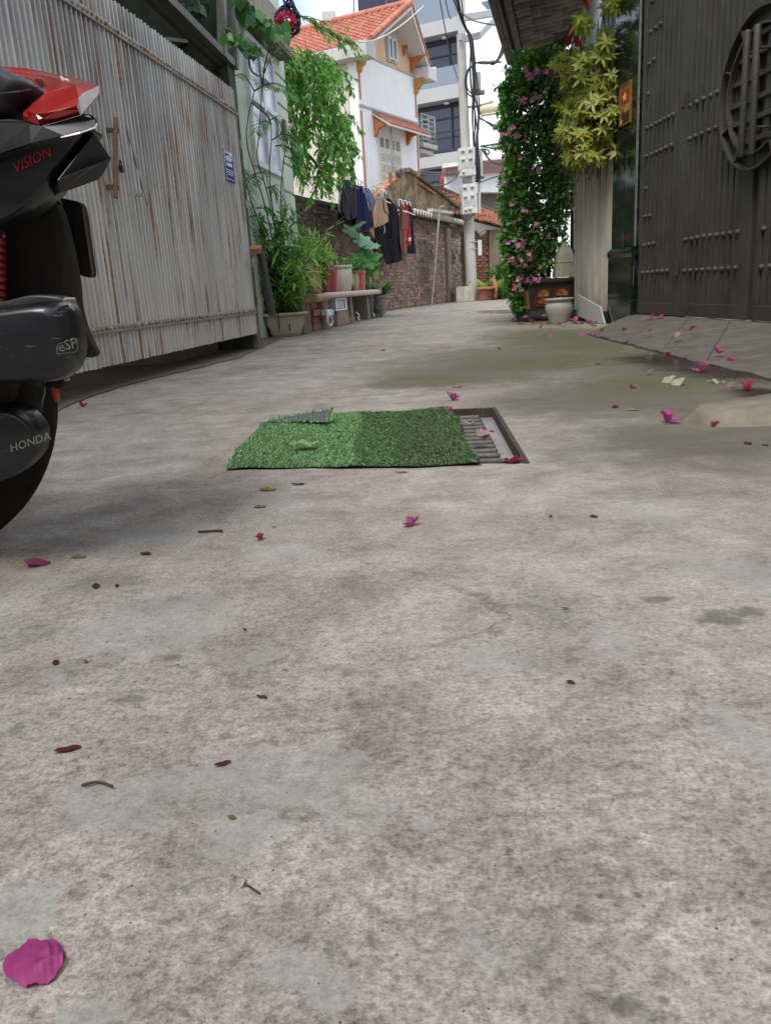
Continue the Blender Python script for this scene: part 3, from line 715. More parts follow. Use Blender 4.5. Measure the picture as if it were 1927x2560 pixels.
# round ornament: flat ring, inner ring, cross slats
cs, cz, RO = -1.957, 1.187, .365
def ring(r0, r1, f, b, a0=0, a1=2 * PI, n=56):
    m = MB(); vs = []
    for i in range(n + 1):
        a = a0 + (a1 - a0) * i / n
        for r_, o in ((r0, b), (r1, b), (r1, f), (r0, f)): vs.append(wr(cs + r_ * math.cos(a), cz + r_ * math.sin(a), o))
    m.add(vs, [(i * 4 + j, i * 4 + (j + 1) % 4, (i + 1) * 4 + (j + 1) % 4, (i + 1) * 4 + j) for i in range(n) for j in range(4)]); return m
part('ring', ring(RO - .012, RO, .035, -.03), M_dgate, dg); part('ring', ring(RO - .085, RO - .075, .03, -.03), M_dgate, dg)
part('ring_plate', ring(RO - .085, RO, -.004, -.012), M_dgate, dg)
for zz in (-.22, -.12, -.03, .07, .17, .25):
    hw = math.sqrt(max(0, (RO - .09) ** 2 - zz ** 2)); gbar('slat', cs - hw, cs + hw, cz + zz - .012, cz + zz + .012, .012, -.02, .002)
for a_ in (25, 60, 120, 155, 205, 240, 300, 335):
    c_, s_ = math.cos(math.radians(a_)), math.sin(math.radians(a_)); m = MB()
    p0 = wr(cs + (RO - .08) * c_, cz + (RO - .08) * s_, 0); m.par(p0 - WR.d * .008, WR.d * .016 + ZUP * .004, NRi * .03, WR.d * c_ * .07 + ZUP * s_ * .07); part('spoke', m, M_dgate, dg)
for x0, y0, x1, y1 in ((1868, 76, 1851, 394), (1893, 62, 1877, 388)):
    p0, p1 = WR.px(x0, y0, -.085), WR.px(x1, y1, -.085); m = MB()
    ax = (p1 - p0).normalized(); m.tube([p0 - ax * .004, p0, p0 + ax * .006, p1 - ax * .006, p1, p1 + ax * .004], [.004, .014, .0165, .0165, .014, .004], 14)
    hd = part('pull_handle', m, M_dgate, dg, smooth=True)
    for u in (.17, .78):
        q = p0 * (1 - u) + p1 * u; m = MB(); m.tube([q, q + WR.n * .085], .0065, 8); part('pull_mount', m, M_dgate, hd, smooth=True, angle=40)
for x, y in ((1706, 250), (1690, 672)):
    q = WR.px(x, y, -.012); m = MB(); m.par(q - ZUP * .04, WR.d * -.02, NRi * .014, ZUP * .085); m.tube([q - ZUP * .05, q + ZUP * .05], .005, 6); part('bolt_latch', m, mat('rusty_latch', '#4c3a30', .8, .2, .3, 50), dg)
# yard behind the gate: paving is the ground; a wall and greenery seen through the slits
yw = thing('yard_wall', 'pale wall of the yard behind the dark gate, seen through its slits', 'wall', (6, 4, 0))
m = MB(); m.par((6.2, -1, 0), (0, 8.5, 0), (.2, 0, 0), (0, 0, 1.1)); part('wall', m, mat('pale_yard_wall', '#b5aca0', .9, 0, .15, 3), yw)
# ================================================================== RIGHT: neighbour's roof over the alley, downpipe, white post, spear fence
M_tileu = mat('dark_tile_underside', '#7d7069', .75, 0, .2, 9, .003, 90, cols=['#6a5c56', '#4a403c', '#83766c', '#584d48'])
M_beam = mat('dark_beam', '#3b3a38', .7, 0, .2, 8, .002, 70)
M_fascia = mat('weathered_fascia', '#6c645c', .85, 0, .3, 12, .004, 60, .7, '#2e2a26')
rf = thing('eave_roof', 'dark tiled roof edge leaning out over the bougainvillea, seen from below', 'roof', (1.9, 7.5, 2.3))
E0 = at(1290, 148, 9.0); ED = Vector((.24, 1, 0)).normalized(); EU = (Vector((1, -.24, 0)).normalized() + Vector((0, 0, .27))).normalized(); EN = ED.cross(EU) * -1
tm = MB()
def tf(u, v):
    return Vector((u * .235, v * .30 - .05 * math.sin(PI * u) * (1 - v), -.030 * math.sin(PI * u) * (1 - .6 * v) + .012 * (1 - v)))
tm.grid(tf, 6, 3); tm.grid(lambda u, v: tf(1 - u, v) + Vector((0, 0, .012)), 6, 3)
tm.add([tf(i / 6, 0) for i in range(7)] + [tf(i / 6, 0) + Vector((0, 0, .012)) for i in range(7)], [(i + 1, i, 7 + i, 8 + i) for i in range(6)])
tile_me = tm.mesh('roof_tile', M_tileu, smooth=True, angle=40)
MW = frame((0, 0, 0), -ED, EU, (-ED).cross(EU))
tw, th_ = .118, .088
for i in range(26):
    for j in range(12):
        o = E0 - ED * (i * tw + (j % 2) * tw / 2 - .05) + EU * (.10 + j * th_)
        M = Matrix.Translation(o + EN * 0) @ MW @ Matrix.Rotation(-.10, 4, 'X') @ Matrix.Diagonal((tw / .235 * .985, th_ / .30 * 1.25, .9, 1))
        if len(rf.children) < 290: inst('roof_tile', tile_me, M, rf)
m = MB(); u_ = MW.col[2].to_3d(); sg_ = 1 if u_.z > 0 else -1
m.par(E0 + u_ * sg_ * .05, -ED * 3.3, EU * 1.6, u_ * sg_ * .03); part('deck', m, M_beam, rf)
m = MB(); m.par(E0 - EU * .035 - ZUP * .035, -ED * 3.3, EU * .02, ZUP * .12); m.par(E0 + EU * .02 - ZUP * .02, -ED * 3.3, EU * .05, ZUP * .05); part('fascia', m, M_fascia, rf, bevel=.003, bseg=1)
m = MB(); m.tube([E0 - EU * .065, E0 - EU * .065 - ED * 3.3], .035, 10); part('gutter', m, M_fascia, rf, smooth=True, angle=50)
m = MB(); m.par(E0 - ZUP * .075 - EU * .01, EU * 1.7, -ED * .06, ZUP * .085); m.par(E0 - ZUP * .125 + EU * .06 + ED * .25, EU * 1.5, -ED * .05, ZUP * .06); part('end_beam', m, M_beam, rf, bevel=.004, bseg=1)
for u in (.42, .95):
    m = MB(); q = E0 + EU * u - ZUP * .07; m.par(q, EU * .05, -ED * .06, ZUP * -.14); part('bracket', m, M_beam, rf)
M_pipe = mat('grey_brown_pipe', '#45403c', .6, 0, .2, 12)
dp = thing('downpipe', 'dark grey rainwater pipe bending under the corner of the tiled eave', 'pipe', at(1290, 200, 9.0))
m = MB(); m.tube([at(1287, 130, 9.0), at(1288, 160, 9.0), at(1288, 185, 9.0), at(1291, 196, 9.02), at(1298, 202, 9.04), at(1320, 201, 9.06), at(1345, 196, 9.1)], .030, 12); part('pipe', m, M_pipe, dp, smooth=True)
m = MB(); m.tube([at(1287, 140, 9.0), at(1287.3, 148, 9.0)], .037, 12); part('collar', m, M_pipe, dp)
# the neighbour's house front behind the bushes
rh = thing('neighbour_house', 'shaded white house front behind the bougainvillea under the tiled eave', 'house', (2.6, 9.5, 0))
m = MB(); m.par((2.02, 8.45, 0), (.30, 1.25, 0), (2.5, -.3, 0), (0, 0, 2.55)); part('wall', m, mat('shaded_white_render', '#c3c0bb', .85, 0, .1, 2, .002, 60, .3), rh)
m = MB(); m.par((2.15, 8.38, 1.85), (1.4, -.15, 0), (0, -.02, 0), (0, 0, .55)); part('opening', m, M_dark, rh)
M_postw = mat('white_post_paint', '#c6c8cc', .45, 0, .1, 6)
wp = thing('white_post', 'round white post standing behind the yellow green shrub', 'post', at(1475, 330, 7.1))
m = MB(); m.tube([at(1483, 330, 7.1) - ZUP * .4, at(1485, -60, 7.1)], .060, 18); part('shaft', m, M_postw, wp, smooth=True, angle=40)
m = MB(); m.tube([at(1483, 345, 7.1) - ZUP * .1, at(1483, 330, 7.1)], .085, 18); part('base', m, M_postw, wp, smooth=True, angle=40)
sf = thing('spear_fence', 'grey steel fence with spear tips on top of the stained wall', 'fence', wr(.3, 1.6, -.12))
M_spear = mat('grey_fence_paint', '#8a8c8b', .5, .3, .15, 12)
for i in range(9):
    a = .03 + i * .085
    m = MB(); m.par(wr(a, 1.595, -.13), WR.d * .034, NRi * .018, ZUP * .55)
    c_ = wr(a + .017, 2.145, -.121); m.add([c_ + WR.d * .022 + NRi * .012, c_ + WR.d * .022 - NRi * .012, c_ - WR.d * .022 - NRi * .012, c_ - WR.d * .022 + NRi * .012, c_ + ZUP * .13], [(0, 1, 4), (1, 2, 4), (2, 3, 4), (3, 0, 4)]); part('picket', m, M_spear, sf)
for z in (1.72, 2.0):
    m = MB(); m.par(wr(0.005, z, -.15), WR.d * .85, NRi * .02, ZUP * .03); part('rail', m, M_spear, sf)
# red flags on a string
t = NT('red_flag_cloth'); tt = t.noise(t.pos(), 6.0, 3); t.end(t.mix(tt, lin('#c3261f'), lin('#d9452f')), .7); tr = t.n('BsdfTranslucent', Color=lin('#d83a28')); t.t.links.new(t.n('MixShader', i0=.35, i1=t.bsdf.outputs[0], i2=tr), t.out.inputs[0]); M_flag = t.m
def cloth_poly(pl_, Y, th=.006, amp=.02, freq=14, rows=10, colsn=8):
    """hanging cloth: pl_ = list of rows (left px, left py, right px, right py) from top to bottom; a closed sheet with folds"""
    m = MB(); nr = rows
    def row(v):
        k = v * (len(pl_) - 1); i = min(int(k), len(pl_) - 2); f = k - i
        return [pl_[i][j] * (1 - f) + pl_[i + 1][j] * f for j in range(4)]
    def fn(u, v, back=0):
        l = row(v); Yc = Y(l[0] * (1 - u) + l[2] * u) if callable(Y) else Y
        q = at(l[0] * (1 - u) + l[2] * u, l[1] * (1 - u) + l[3] * u, Yc)
        edge = min(1, 4 * u * (1 - u) * 1.6)
        dy = amp * (.35 + .65 * v) * (math.sin(freq * u + 2.5 * v + pl_[0][0]) + .5 * math.sin(freq * 2.3 * u - 3 * v)) - th * edge * 3
        return q + Vector((.15 * dy, dy if not back else .5 * dy + th * 4 * edge, 0))
    m.grid(lambda u, v: fn(u, 1 - v), colsn * 2, nr); m.grid(lambda u, v: fn(1 - u, 1 - v, 1) if 0 < u < 1 else fn(1 - u, 1 - v), colsn * 2, nr)
    return m
fdat = [('red triangular pennant flag at the top beside the white post', [(1452, -14, 1478, -10), (1456, 0, 1476, 4), (1464, 12, 1473, 16), (1469, 23, 1471, 25)], 7.0),
        ('red and orange pennant flag behind the bougainvillea tips', [(1437, 22, 1444, 30), (1436, 45, 1455, 52), (1438, 62, 1462, 70), (1447, 80, 1456, 88)], 7.05),
        ('large red pennant flag hanging over the bougainvillea', [(1425, 56, 1429, 58), (1428, 80, 1440, 84), (1434, 96, 1452, 104), (1437, 116, 1455, 116)], 7.1),
        ('narrow dark red pennant flag left of the others', [(1424, 58, 1427, 60), (1416, 86, 1421, 88), (1412, 98, 1421, 104), (1414, 116, 1421, 116)], 7.15)]
for lb, rows_, Y_ in fdat:
    f = thing('flag', lb, 'flag', at(rows_[0][0], rows_[0][1], Y_), 'red pennant flags by the white post')
    part('cloth', cloth_poly(rows_, Y_, .002, .012, 6, 8, 4), M_flag, f, smooth=True)
m = MB(); m.tube([at(1452, -20, 7.02), at(1437, 24, 7.06), at(1425, 56, 7.1), at(1410, 112, 7.2), at(1400, 130, 7.4)], .002, 5)
solo('flag_string', m, mat('red_string', '#7a2a24', .8), 'thin string carrying the red pennant flags', 'string')
m = MB(); m.tube([wr(.0, 1.93, .02), wr(-.1, 1.915, .03), wr(-.25, 1.91, .03), wr(-.44, 1.95, .02)], .0022, 5)
solo('wire', m, mat('grey_wire', '#84867f', .5, .4), 'grey wire slung across the front of the black pillar', 'wire')
# ================================================================== FAR: white house with orange tiles
def hg(a, z, off=0.0): return HG.p(a, z, off)
M_whouse = mat('white_render', '#eceeef', .8, 0, .03, 2, .001, 60, .14, '#8f8c86')
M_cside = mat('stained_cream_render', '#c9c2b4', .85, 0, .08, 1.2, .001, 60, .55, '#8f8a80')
M_peach = mat('peach_render', '#d6b592', .85, 0, .06, 3)
M_orange = mat('orange_trim', '#b9714a', .8, 0, .12, 8)
M_corbel = mat('ochre_corbel', '#b98a45', .75, 0, .15, 9)
M_grayc = mat('grey_cornice', '#b4b2ad', .85, 0, .15, 4, 0, 60, .4, '#77746d')
wh = thing('white_house', 'white gabled house with orange tiled roof behind the brick wall', 'house', hg(1.3, 0, -1.5))
m = MB(); A = [(.0, 0), (2.58, 0), (2.58, 4.72), (.0, 4.72)]
m.prism([hg(a, z) for a, z in A], HG.n * -.2); part('front_wall', m, M_whouse, wh)
m = MB(); m.prism([hg(a, z, -.004) for a, z in [(.0, 4.722), (2.58, 4.722), (2.58, 4.85), (1.29, 5.62), (0, 4.85)]], HG.n * -.19); part('gable', m, M_peach, wh)
m = MB(); m.par(hg(0, 0, -.21) - HG.d * 0, HS.d * 5, HG.d * .2, ZUP * 4.75); part('side_wall', m, M_cside, wh)
m = MB(); m.par(hg(-.02, 4.70, .0), HG.d * 2.62, HG.n * .03, ZUP * .035); m.par(hg(-.02, 3.77, .0), HG.d * 2.62, HG.n * .03, ZUP * .04); part('string_course', m, M_grayc, wh)
for a in (.045, 2.47):
    for z0, z1 in ((3.9, 4.45), (0.3, 3.7)):
        m = MB(); m.par(hg(a, z0, .0), HG.d * .06, HG.n * .015, ZUP * (z1 - z0)); part('orange_strip', m, M_orange, wh, bevel=.006, bseg=1)
    m = MB(); m.prism([hg(a - .04, z, o) for z, o in [(4.36, .0), (4.40, .05), (4.46, .06), (4.5, .13), (4.57, .16), (4.6, .24), (4.66, .25), (4.66, 0)]], HG.d * .14); part('corbel', m, M_corbel, wh)
# roof: prow gable, left slope seen from the alley
Lc, Ap, Rc = hg(-.06, 4.84, .40), hg(1.22, 5.69, .62), hg(2.74, 4.93, .26)
wv = HS.d * 3.6
M_soffit = mat('white_soffit', '#cfcdc9', .8, 0, .05)
rd = MB()
for a, b in ((Lc, Ap), (Ap, Rc)):
    nrm = (b - a).cross(wv).normalized(); nrm = nrm if nrm.z > 0 else -nrm
    rd.par(a - nrm * .09, b - a, wv, nrm * .07)
part('roof_deck', rd, M_soffit, wh)
t_n = (Ap - Lc).cross(wv).normalized(); t_n = t_n if t_n.z > 0 else -t_n
M_rtile = mat('orange_roof_tile', '#b05a3c', .75, 0, .15, 6, .002, 40, .25, '#6b4030', cols=['#b0705c', '#bd7d69', '#a56857', '#b97561'])
tl = MB()
pr2 = [(0, 0), (.25, .35), (.5, .1), (.62, .9), (.82, 1.0), (1, .05)]
tl.grid(lambda u, v: Vector((pr2[round(u * 5)][0], v, .22 * pr2[round(u * 5)][1] + .10 * (1 - v))), 5, 1)
tl.add([Vector((x, 0, .22 * y + .10)) for x, y in pr2] + [Vector((x, 0, -.06)) for x, y in pr2], [(i, i + 1, 7 + i, 6 + i)[::-1] for i in range(5)])
rt_me = tl.mesh('roof_tile', M_rtile, smooth=True, angle=35)
rows, colsn = 14, 20
cw = 2.9 / colsn; up = (Ap - Lc) / rows
roof = thing('orange_roof', 'orange clay tiled roof slope of the white gabled house', 'roof', Lc)
for j in range(rows):
    for i in range(colsn):
        o = Lc + HS.d * (-.02 + (i + 1) * cw) + up * j + t_n * (-.012 + U_(-.003, .003))
        M = frame(o, -HS.d * cw, up * 1.08, t_n * .16)
        inst('roof_tile', rt_me, M, roof)
m = MB(); q = up.normalized()
for j in range(16):
    a_, b_ = Lc.lerp(Ap, j / 16) + t_n * .02, Lc.lerp(Ap, (j + 1.12) / 16) + t_n * .035; m.tube([a_, b_], [.062, .055], 8)
part('rake_tile', m, M_rtile, roof, smooth=True, angle=50, kind='stuff')
m = MB()
for j in range(14):
    a_, b_ = Ap.lerp(Ap + wv, j / 14) + ZUP * .02, Ap.lerp(Ap + wv, (j + 1.12) / 14) + ZUP * .035; m.tube([a_, b_], [.07, .06], 8)
for j in range(16):
    a_, b_ = Rc.lerp(Ap, j / 16) + ZUP * .01, Rc.lerp(Ap, (j + 1.12) / 16) + ZUP * .02; m.tube([a_, b_], [.035, .03], 7)
part('ridge_tile', m, M_rtile, roof, smooth=True, angle=50, kind='stuff')
m = MB(); m.par(hg(-.34, 4.52, .10), HG.d * .38, HG.n * .32, ZUP * .26); m.par(hg(-.30, 4.54, .1) , HS.d * 3.5, HG.d * .28, ZUP * .22); part('cornice', m, M_grayc, wh, bevel=.01, bseg=1)
m = MB(); m.par(hg(2.46, 4.62, .0), HG.d * .32, HG.n * .36, ZUP * .24); m.par(hg(2.78, 4.60, -.02), HG.d * .03, HG.n * .4, ZUP * .3); part('cornice', m, M_soffit, wh, bevel=.008, bseg=1)
for a, z, s_ in ((1.98, 5.02, .36), (2.30, 4.75, .34)):
    m = MB(); m.prism([hg(a, z, 0), hg(a, z + s_, 0), hg(a, z + s_, .36), hg(a, z + s_ - .05, .36), hg(a, z + s_ - .1, .24), hg(a, z + s_ - .14, .14), hg(a, z + .12, .08)], HG.d * .07); part('corbel', m, M_orange, wh)
ww = thing('attic_window', 'small arched white attic window under the orange roof', 'window', hg(1.44, 4.8, 0))
m = MB(); m.par(hg(1.24, 4.79, 0), HG.d * .42, HG.n * .03, ZUP * .46)
m.add([hg(1.45 + .21 * math.cos(PI * i / 10), 5.25 + .17 * math.sin(PI * i / 10), .03) for i in range(11)], [tuple(range(11))]); part('surround', m, M_grayc, ww)
for i in range(2):
    m = MB(); m.par(hg(1.29 + i * .17, 4.85, .031), HG.d * .15, HG.n * .01, ZUP * .36); part('pane', m, mat('dim_glass', '#76808c', .2), ww)
m = MB()
for a0, a1, z0, z1 in ((1.27, 1.305, 4.83, 5.24), (1.425, 1.475, 4.83, 5.24), (1.60, 1.635, 4.83, 5.24), (1.305, 1.6, 5.2, 5.24), (1.305, 1.6, 4.83, 4.86)): m.par(hg(a0, z0, .032), HG.d * (a1 - a0), HG.n * .03, ZUP * (z1 - z0))
part('frame', m, M_wframe, ww)
M_pipe2 = mat('grey_pole_paint', '#6d7178', .5, .3)
m = MB(); m.tube([hg(.62, 1.0, .35), hg(.62, 3.42, .35)], .022, 8); solo('steel_pole', m, M_pipe2, 'thin grey steel pole standing before the white house shutters', 'pole', smooth=True)
# shutters and little tiled canopy
M_shut = mat('cream_shutters', '#cfcbbf', .7, 0, .05, 5)
sw = thing('shutter_window', 'cream louvred shutters with four small panes under a little tiled canopy', 'window', hg(1.2, 2.4, 0))
m = MB(); m.par(hg(.66, 2.2, 0), HG.d * .98, HG.n * .03, ZUP * 1.18); part('frame', m, M_shut, sw)
for i in range(4):
    a = .70 + i * .232
    m = MB(); m.par(hg(a + .03, 3.12, .028), HG.d * .15, HG.n * .008, ZUP * .18); part('pane', m, mat('brown_glass', '#5d5646', .3), sw)
    for j in range(4):
        m = MB(); m.par(hg(a + .01, 2.24 + j * .21, .03), HG.d * .2, HG.n * .012, ZUP * .18); f_ = part('shutter_panel', m, M_shut, sw, bevel=.004, bseg=1)
        m = MB()
        for q in range(3): m.par(hg(a + .04, 2.275 + j * .21 + q * .04, .0425), HG.d * .14, HG.n * .006, ZUP * .012)
        part('louver', m, mat('louver_grey', '#9b968a', .8), f_, kind='stuff')
cn = thing('window_canopy', 'small sloping orange tiled canopy above the cream shutters', 'canopy', hg(1.4, 3.5, .2))
c0, c1, ou = hg(.50, 3.73, .0), hg(2.36, 3.73, .0), HG.n * .40 - ZUP * .26
m = MB(); m.par(c0, c1 - c0, ou, ZUP * -.04); part('deck', m, M_soffit, cn)
cm_ = (c1 - c0) / 22; cr_ = ou / 4
nrm = cm_.cross(cr_).normalized(); nrm = nrm if nrm.z > 0 else -nrm
for j in range(4):
    for i in range(22):
        M = frame(c0 + cm_ * i + cr_ * (j + 1) + nrm * .005, cm_, -cr_ * 1.1, nrm * .12); inst('roof_tile', rt_me, M, cn)
for a in (.54, 1.95):
    m = MB(); m.prism([hg(a, 3.66, 0), hg(a, 3.28, 0), hg(a, 3.32, .05), hg(a, 3.44, .12), hg(a, 3.47, .26), hg(a, 3.50, .28)], HG.d * .07); part('corbel', m, M_orange, cn)
bl = thing('balcony', 'small balcony with steel railings on the right side of the white house', 'balcony', hg(2.9, 3.3, 0))
m = MB(); m.par(hg(2.6, 3.32, -1.0), HG.d * .75, HG.n * 1.1, ZUP * .1); m.par(hg(2.6, 3.20, -.95), HG.d * .66, HG.n * .98, ZUP * .1); part('slab', m, M_grayc, bl, bevel=.01, bseg=1)
for z in [3.5 + i * .1 for i in range(6)]:
    m = MB(); m.tube([hg(2.62, z, .06), hg(3.30, z, .06), hg(3.30, z, -.9)], .012, 6); part('rail', m, mat('steel_rail', '#a9abac', .35, .7), bl, smooth=True)
for a, o in ((2.64, .06), (2.97, .06), (3.30, .06), (3.30, -.45)):
    m = MB(); m.tube([hg(a, 3.42, o), hg(a, 4.02, o)], .016, 6); part('post', m, mat('steel_rail2', '#a9abac', .35, .7), bl, smooth=True)
m = MB(); m.tube([at(884, -30, 19.5), at(885, 45, 19.5)], .018, 6); solo('antenna_mast', m, M_pipe2, 'thin dark mast rising behind the orange roof ridge', 'mast')
m = MB(); m.tube([at(966, 30, 20), at(966, 0, 20), at(1000, -4, 20), at(1002, 25, 20)], .012, 6); m.tube([at(1012, 5, 20), at(1012, -30, 20)], .03, 6); solo('roof_frame', m, M_pipe2, 'thin metal frame standing on the roof ridge of the white house', 'frame')
tk = thing('roof_tank', 'tiny pale roof structure peeping over the tiled ridge on the left', 'tank', at(825, 45, 22))
m = MB(); m.box(at(822, 46, 22), (.3, .3, .22)); m.box(at(833, 41, 22), (.1, .1, .2)); part('body', m, M_grayc, tk)

# ================================================================== FAR: grey apartment block
def gb(a, z, off=0.0): return GB.p(a, z, off)      # n: towards +x,-y?  checked below
GS = 1 if GB.n.y < 0 else -1
def gq(a, z, off=0.0): return GB.p(a, z, off * GS)
GN = GB.n * GS
M_gband = mat('pale_grey_render', '#a9a9a8', .85, 0, .04, 1)
M_gwhite = mat('bright_white_render', '#e9ebef', .8, 0, .02, 1)
t = NT('dark_window_glass'); M_dglass = t.end(lin('#3a3f4c'), .08, 0, **{'Specular IOR Level': .7})
t = NT('grey_balcony_glass'); M_bglass = t.end(lin('#7d8794'), .12, 0)
M_gframe = mat('navy_window_frame', '#23283a', .5)
ap = thing('apartment_block', 'grey modern apartment block with dark glass windows behind the white house', 'building', gq(-1.5, 0, -2))
m = MB(); m.par(gq(-4, 0, -3.2), GB.d * 3.98, GN * 2.6, ZUP * 12); part('back_wall', m, M_gframe, ap)
for z0, z1 in ((2.0, 2.6), (4.12, 4.5), (6.08, 6.48), (7.97, 8.36)):
    m = MB(); m.par(gq(-4, z0, -.62), GB.d * 3.98, GN * .62, ZUP * (z1 - z0)); part('band', m, M_gband, ap)
m = MB(); m.par(gq(-.14, 0, -.61), GB.d * .26, GN * .64, ZUP * 12); part('column', m, M_gband, ap)
for z0, z1 in ((4.5, 6.08), (6.48, 7.97), (2.6, 4.12)):
    w0 = part('window', (lambda mm: (mm.par(gq(-2.1, z1 - .14, -.60), GB.d * 1.96, GN * .05, ZUP * .13), mm.par(gq(-.72, z0, -.60), GB.d * .05, GN * .06, ZUP * (z1 - z0 - .15)), mm.par(gq(-2.1, z0 + .98 if z1 > 6.1 else z0 + 1.1, -.60), GB.d * 1.96, GN * .045, ZUP * .05), mm)[-1])(MB()), M_gframe, ap)
    for a0, a1 in ((-2.1, -.72), (-.67, -.14)):
        m = MB(); m.par(gq(a0, z0, -.598), GB.d * (a1 - a0), GN * .01, ZUP * (z1 - z0)); part('pane', m, M_dglass, w0)
m = MB(); m.par(gq(-3, 6.48, -.06), GB.d * 2.86, GN * .03, ZUP * .55); part('balcony_glass', m, M_bglass, ap)
m = MB(); m.par(gq(-3, 8.36, -.1), GB.d * 2.86, GN * .03, ZUP * .85); part('balcony_glass', m, M_bglass, ap)
m = MB(); m.par(gq(-3, 9.19, -.12), GB.d * 2.9, GN * .07, ZUP * .05); part('handrail', m, M_gframe, ap)
m = MB()
for i in range(22): m.par(gq(-2.0 + i * .085, 4.52, -.05), GB.d * .012, GN * .012, ZUP * .62)
m.par(gq(-2.05, 5.12, -.06), GB.d * 1.9, GN * .04, ZUP * .04); m.par(gq(-2.05, 4.5, -.06), GB.d * 1.9, GN * .06, ZUP * .1); part('railing', m, M_gframe, ap, kind='stuff')
for z in (6.0, 7.9):
    m = MB(); c_ = gq(-.75, z, -.3); m.lathe([(.09, 0), (.09, .05), (.07, .06)], c_, 12); part('ceiling_lamp', m, M_gwhite, ap)
wb2 = thing('white_block', 'plain bright white building wall rising to the right of the utility pole', 'building', gq(2, 0, -2))
m = MB(); m.par(gq(.121, 0, -3), GB.d * 6, GN * 3.02, ZUP * 12); part('wall', m, M_gwhite, wb2)
m = MB(); p_ = [gq(*GB.sz(1204, 5), .02), gq(*GB.sz(1231, 2), .02), gq(*GB.sz(1231, 20), .02), gq(*GB.sz(1218, 22), .02)]
m.prism([gq(*GB.sz(x, y), .021) for x, y in ((1203, 6), (1230, 1), (1230, 20), (1219, 24))], GN * .02); part('window', m, mat('grey_window', '#6b707b', .3), wb2)
# low building with pinkish awning and shaded wall at the bend
M_pink = mat('pink_sheet', '#b58e88', .7, 0, .08, 3)
sp_ = thing('awning_house', 'low white building with dusty pink awning at the bend of the alley', 'building', at(1220, 745, 23))
def fa(px, py, Y=23.0): return at(px, py, Y)
m = MB(); m.prism([fa(1112, 440), fa(1320, 424), fa(1320, 490), fa(1112, 490)], (0, .2, 0)); part('sign_wall', m, M_gwhite, sp_)
m = MB(); m.prism([fa(1112, 411, 22.6), fa(1165, 405, 22.6), fa(1300, 394, 22.6), fa(1300, 428, 22.9), fa(1165, 436, 22.9), fa(1112, 441, 22.9)], (0, .1, .04)); part('awning', m, M_pink, sp_)
m = MB(); m.prism([fa(1165, 420, 22.5), fa(1300, 406, 22.5), fa(1300, 409, 22.5), fa(1165, 424, 22.5)], (0, .05, 0)); part('awning_bar', m, M_fascia, sp_)
m = MB(); m.prism([fa(1106, 410, 22.3), fa(1165, 403, 22.3), fa(1165, 412, 22.2), fa(1106, 420, 22.2)], (0, .3, .03)); part('gutter', m, M_grayc, sp_)
m = MB(); m.prism([fa(1185, 484, 22), fa(1320, 482, 22), fa(1320, 760, 22), fa(1185, 760, 22)], (0, .3, 0)); part('shaded_wall', m, mat('shaded_grey_wall', '#8d8a86', .9, 0, .06, 1), sp_)
cr = MB()
for i in range(28):
    a0, a1 = fa(1195 + i * 4.6, 483, 21.4), fa(1195 + (i + 1) * 4.6, 483, 21.4); cr.prism([a0, (a0 + a1) / 2 + ZUP * .03, a1, a1 + ZUP * .02, (a0 + a1) / 2 + ZUP * .05, a0 + ZUP * .02], (0, .9, .05))
part('corrugated_edge', cr, M_grayc, sp_, kind='stuff')
m = MB(); m.tube([at(1099, 480, 18.2), at(1109, 422, 18.2)], .035, 8); solo('red_pole', m, mat('red_pole_paint', '#a8453e', .6), 'leaning red painted pole beyond the ruined gable', 'pole', smooth=True)

# ================================================================== MIDDLE: brick wall with clothes, ruined shed
M_mortar = mat('dark_mortar', '#756a5c', .95, 0, .25, 4, .006, 30, .5, '#3a342c')
M_brick = mat('old_brick', '#8a5a45', .9, 0, .25, 9, .004, 45, .35, '#3c342b', cols=['#7f6152', '#916a59', '#74604f', '#96806f', '#a07663', '#857060', '#6b5748', '#8d5f4c'])
M_brickp = mat('old_pale_brick', '#9c8778', .9, 0, .2, 9, .004, 45, .35, '#4a4036', cols=['#a0917f', '#b29f8d', '#927f6e', '#bbab99'])
M_brickd = mat('mouldy_brick', '#5c4b40', .95, 0, .3, 6, .004, 45, .5, '#2c2922', cols=['#5c4d42', '#6d5849', '#4f443b', '#7a604f'])
def wbp(a, z, off=0.0): return WB.p(a, z, off)
bw = thing('brick_wall', 'long weathered brick wall with the washing line in front of it', 'wall', wbp(0, 0))
m = MB(); m.par(wbp(-5.2, -.02, -.16), WB.d * 11.2, WB.n * .14, ZUP * 1.50); part('mortar', m, M_mortar, bw)
BL, BH = .165, .052
bm_ = []
for k in range(6):
    random.seed(k + 40); q = MB(); q.box((0, 0, 0), (1, 1, 1)); q.v = [v + Vector((U_(-.05, .05), U_(-.08, .08), U_(-.07, .07))) for v in q.v]; bm_.append(q)
random.seed(5)
bmesh_n = [q.mesh('brick', M_brick) for q in bm_]; bmesh_p = [q.mesh('brick', M_brickp) for q in bm_]; bmesh_d = [q.mesh('brick', M_brickd) for q in bm_]
rest = MB(); nind = 0
cand = []
for j in range(28):
    for i in range(66):
        a = -5.1 + (i + (j % 2) * .5) * BL; z = .03 + j * BH
        if a > 5.9: continue
        if R_() < .04: continue
        cand.append((a, z))
def vis(a, z): return -.95 < a < 1.75 and z < 1.20 or (-3.0 < a < -.9 and z > .85)
vis_l = [c for c in cand if vis(*c)]
random.shuffle(vis_l)
keep = set(sorted(vis_l, key=lambda c: c[0])[:295])
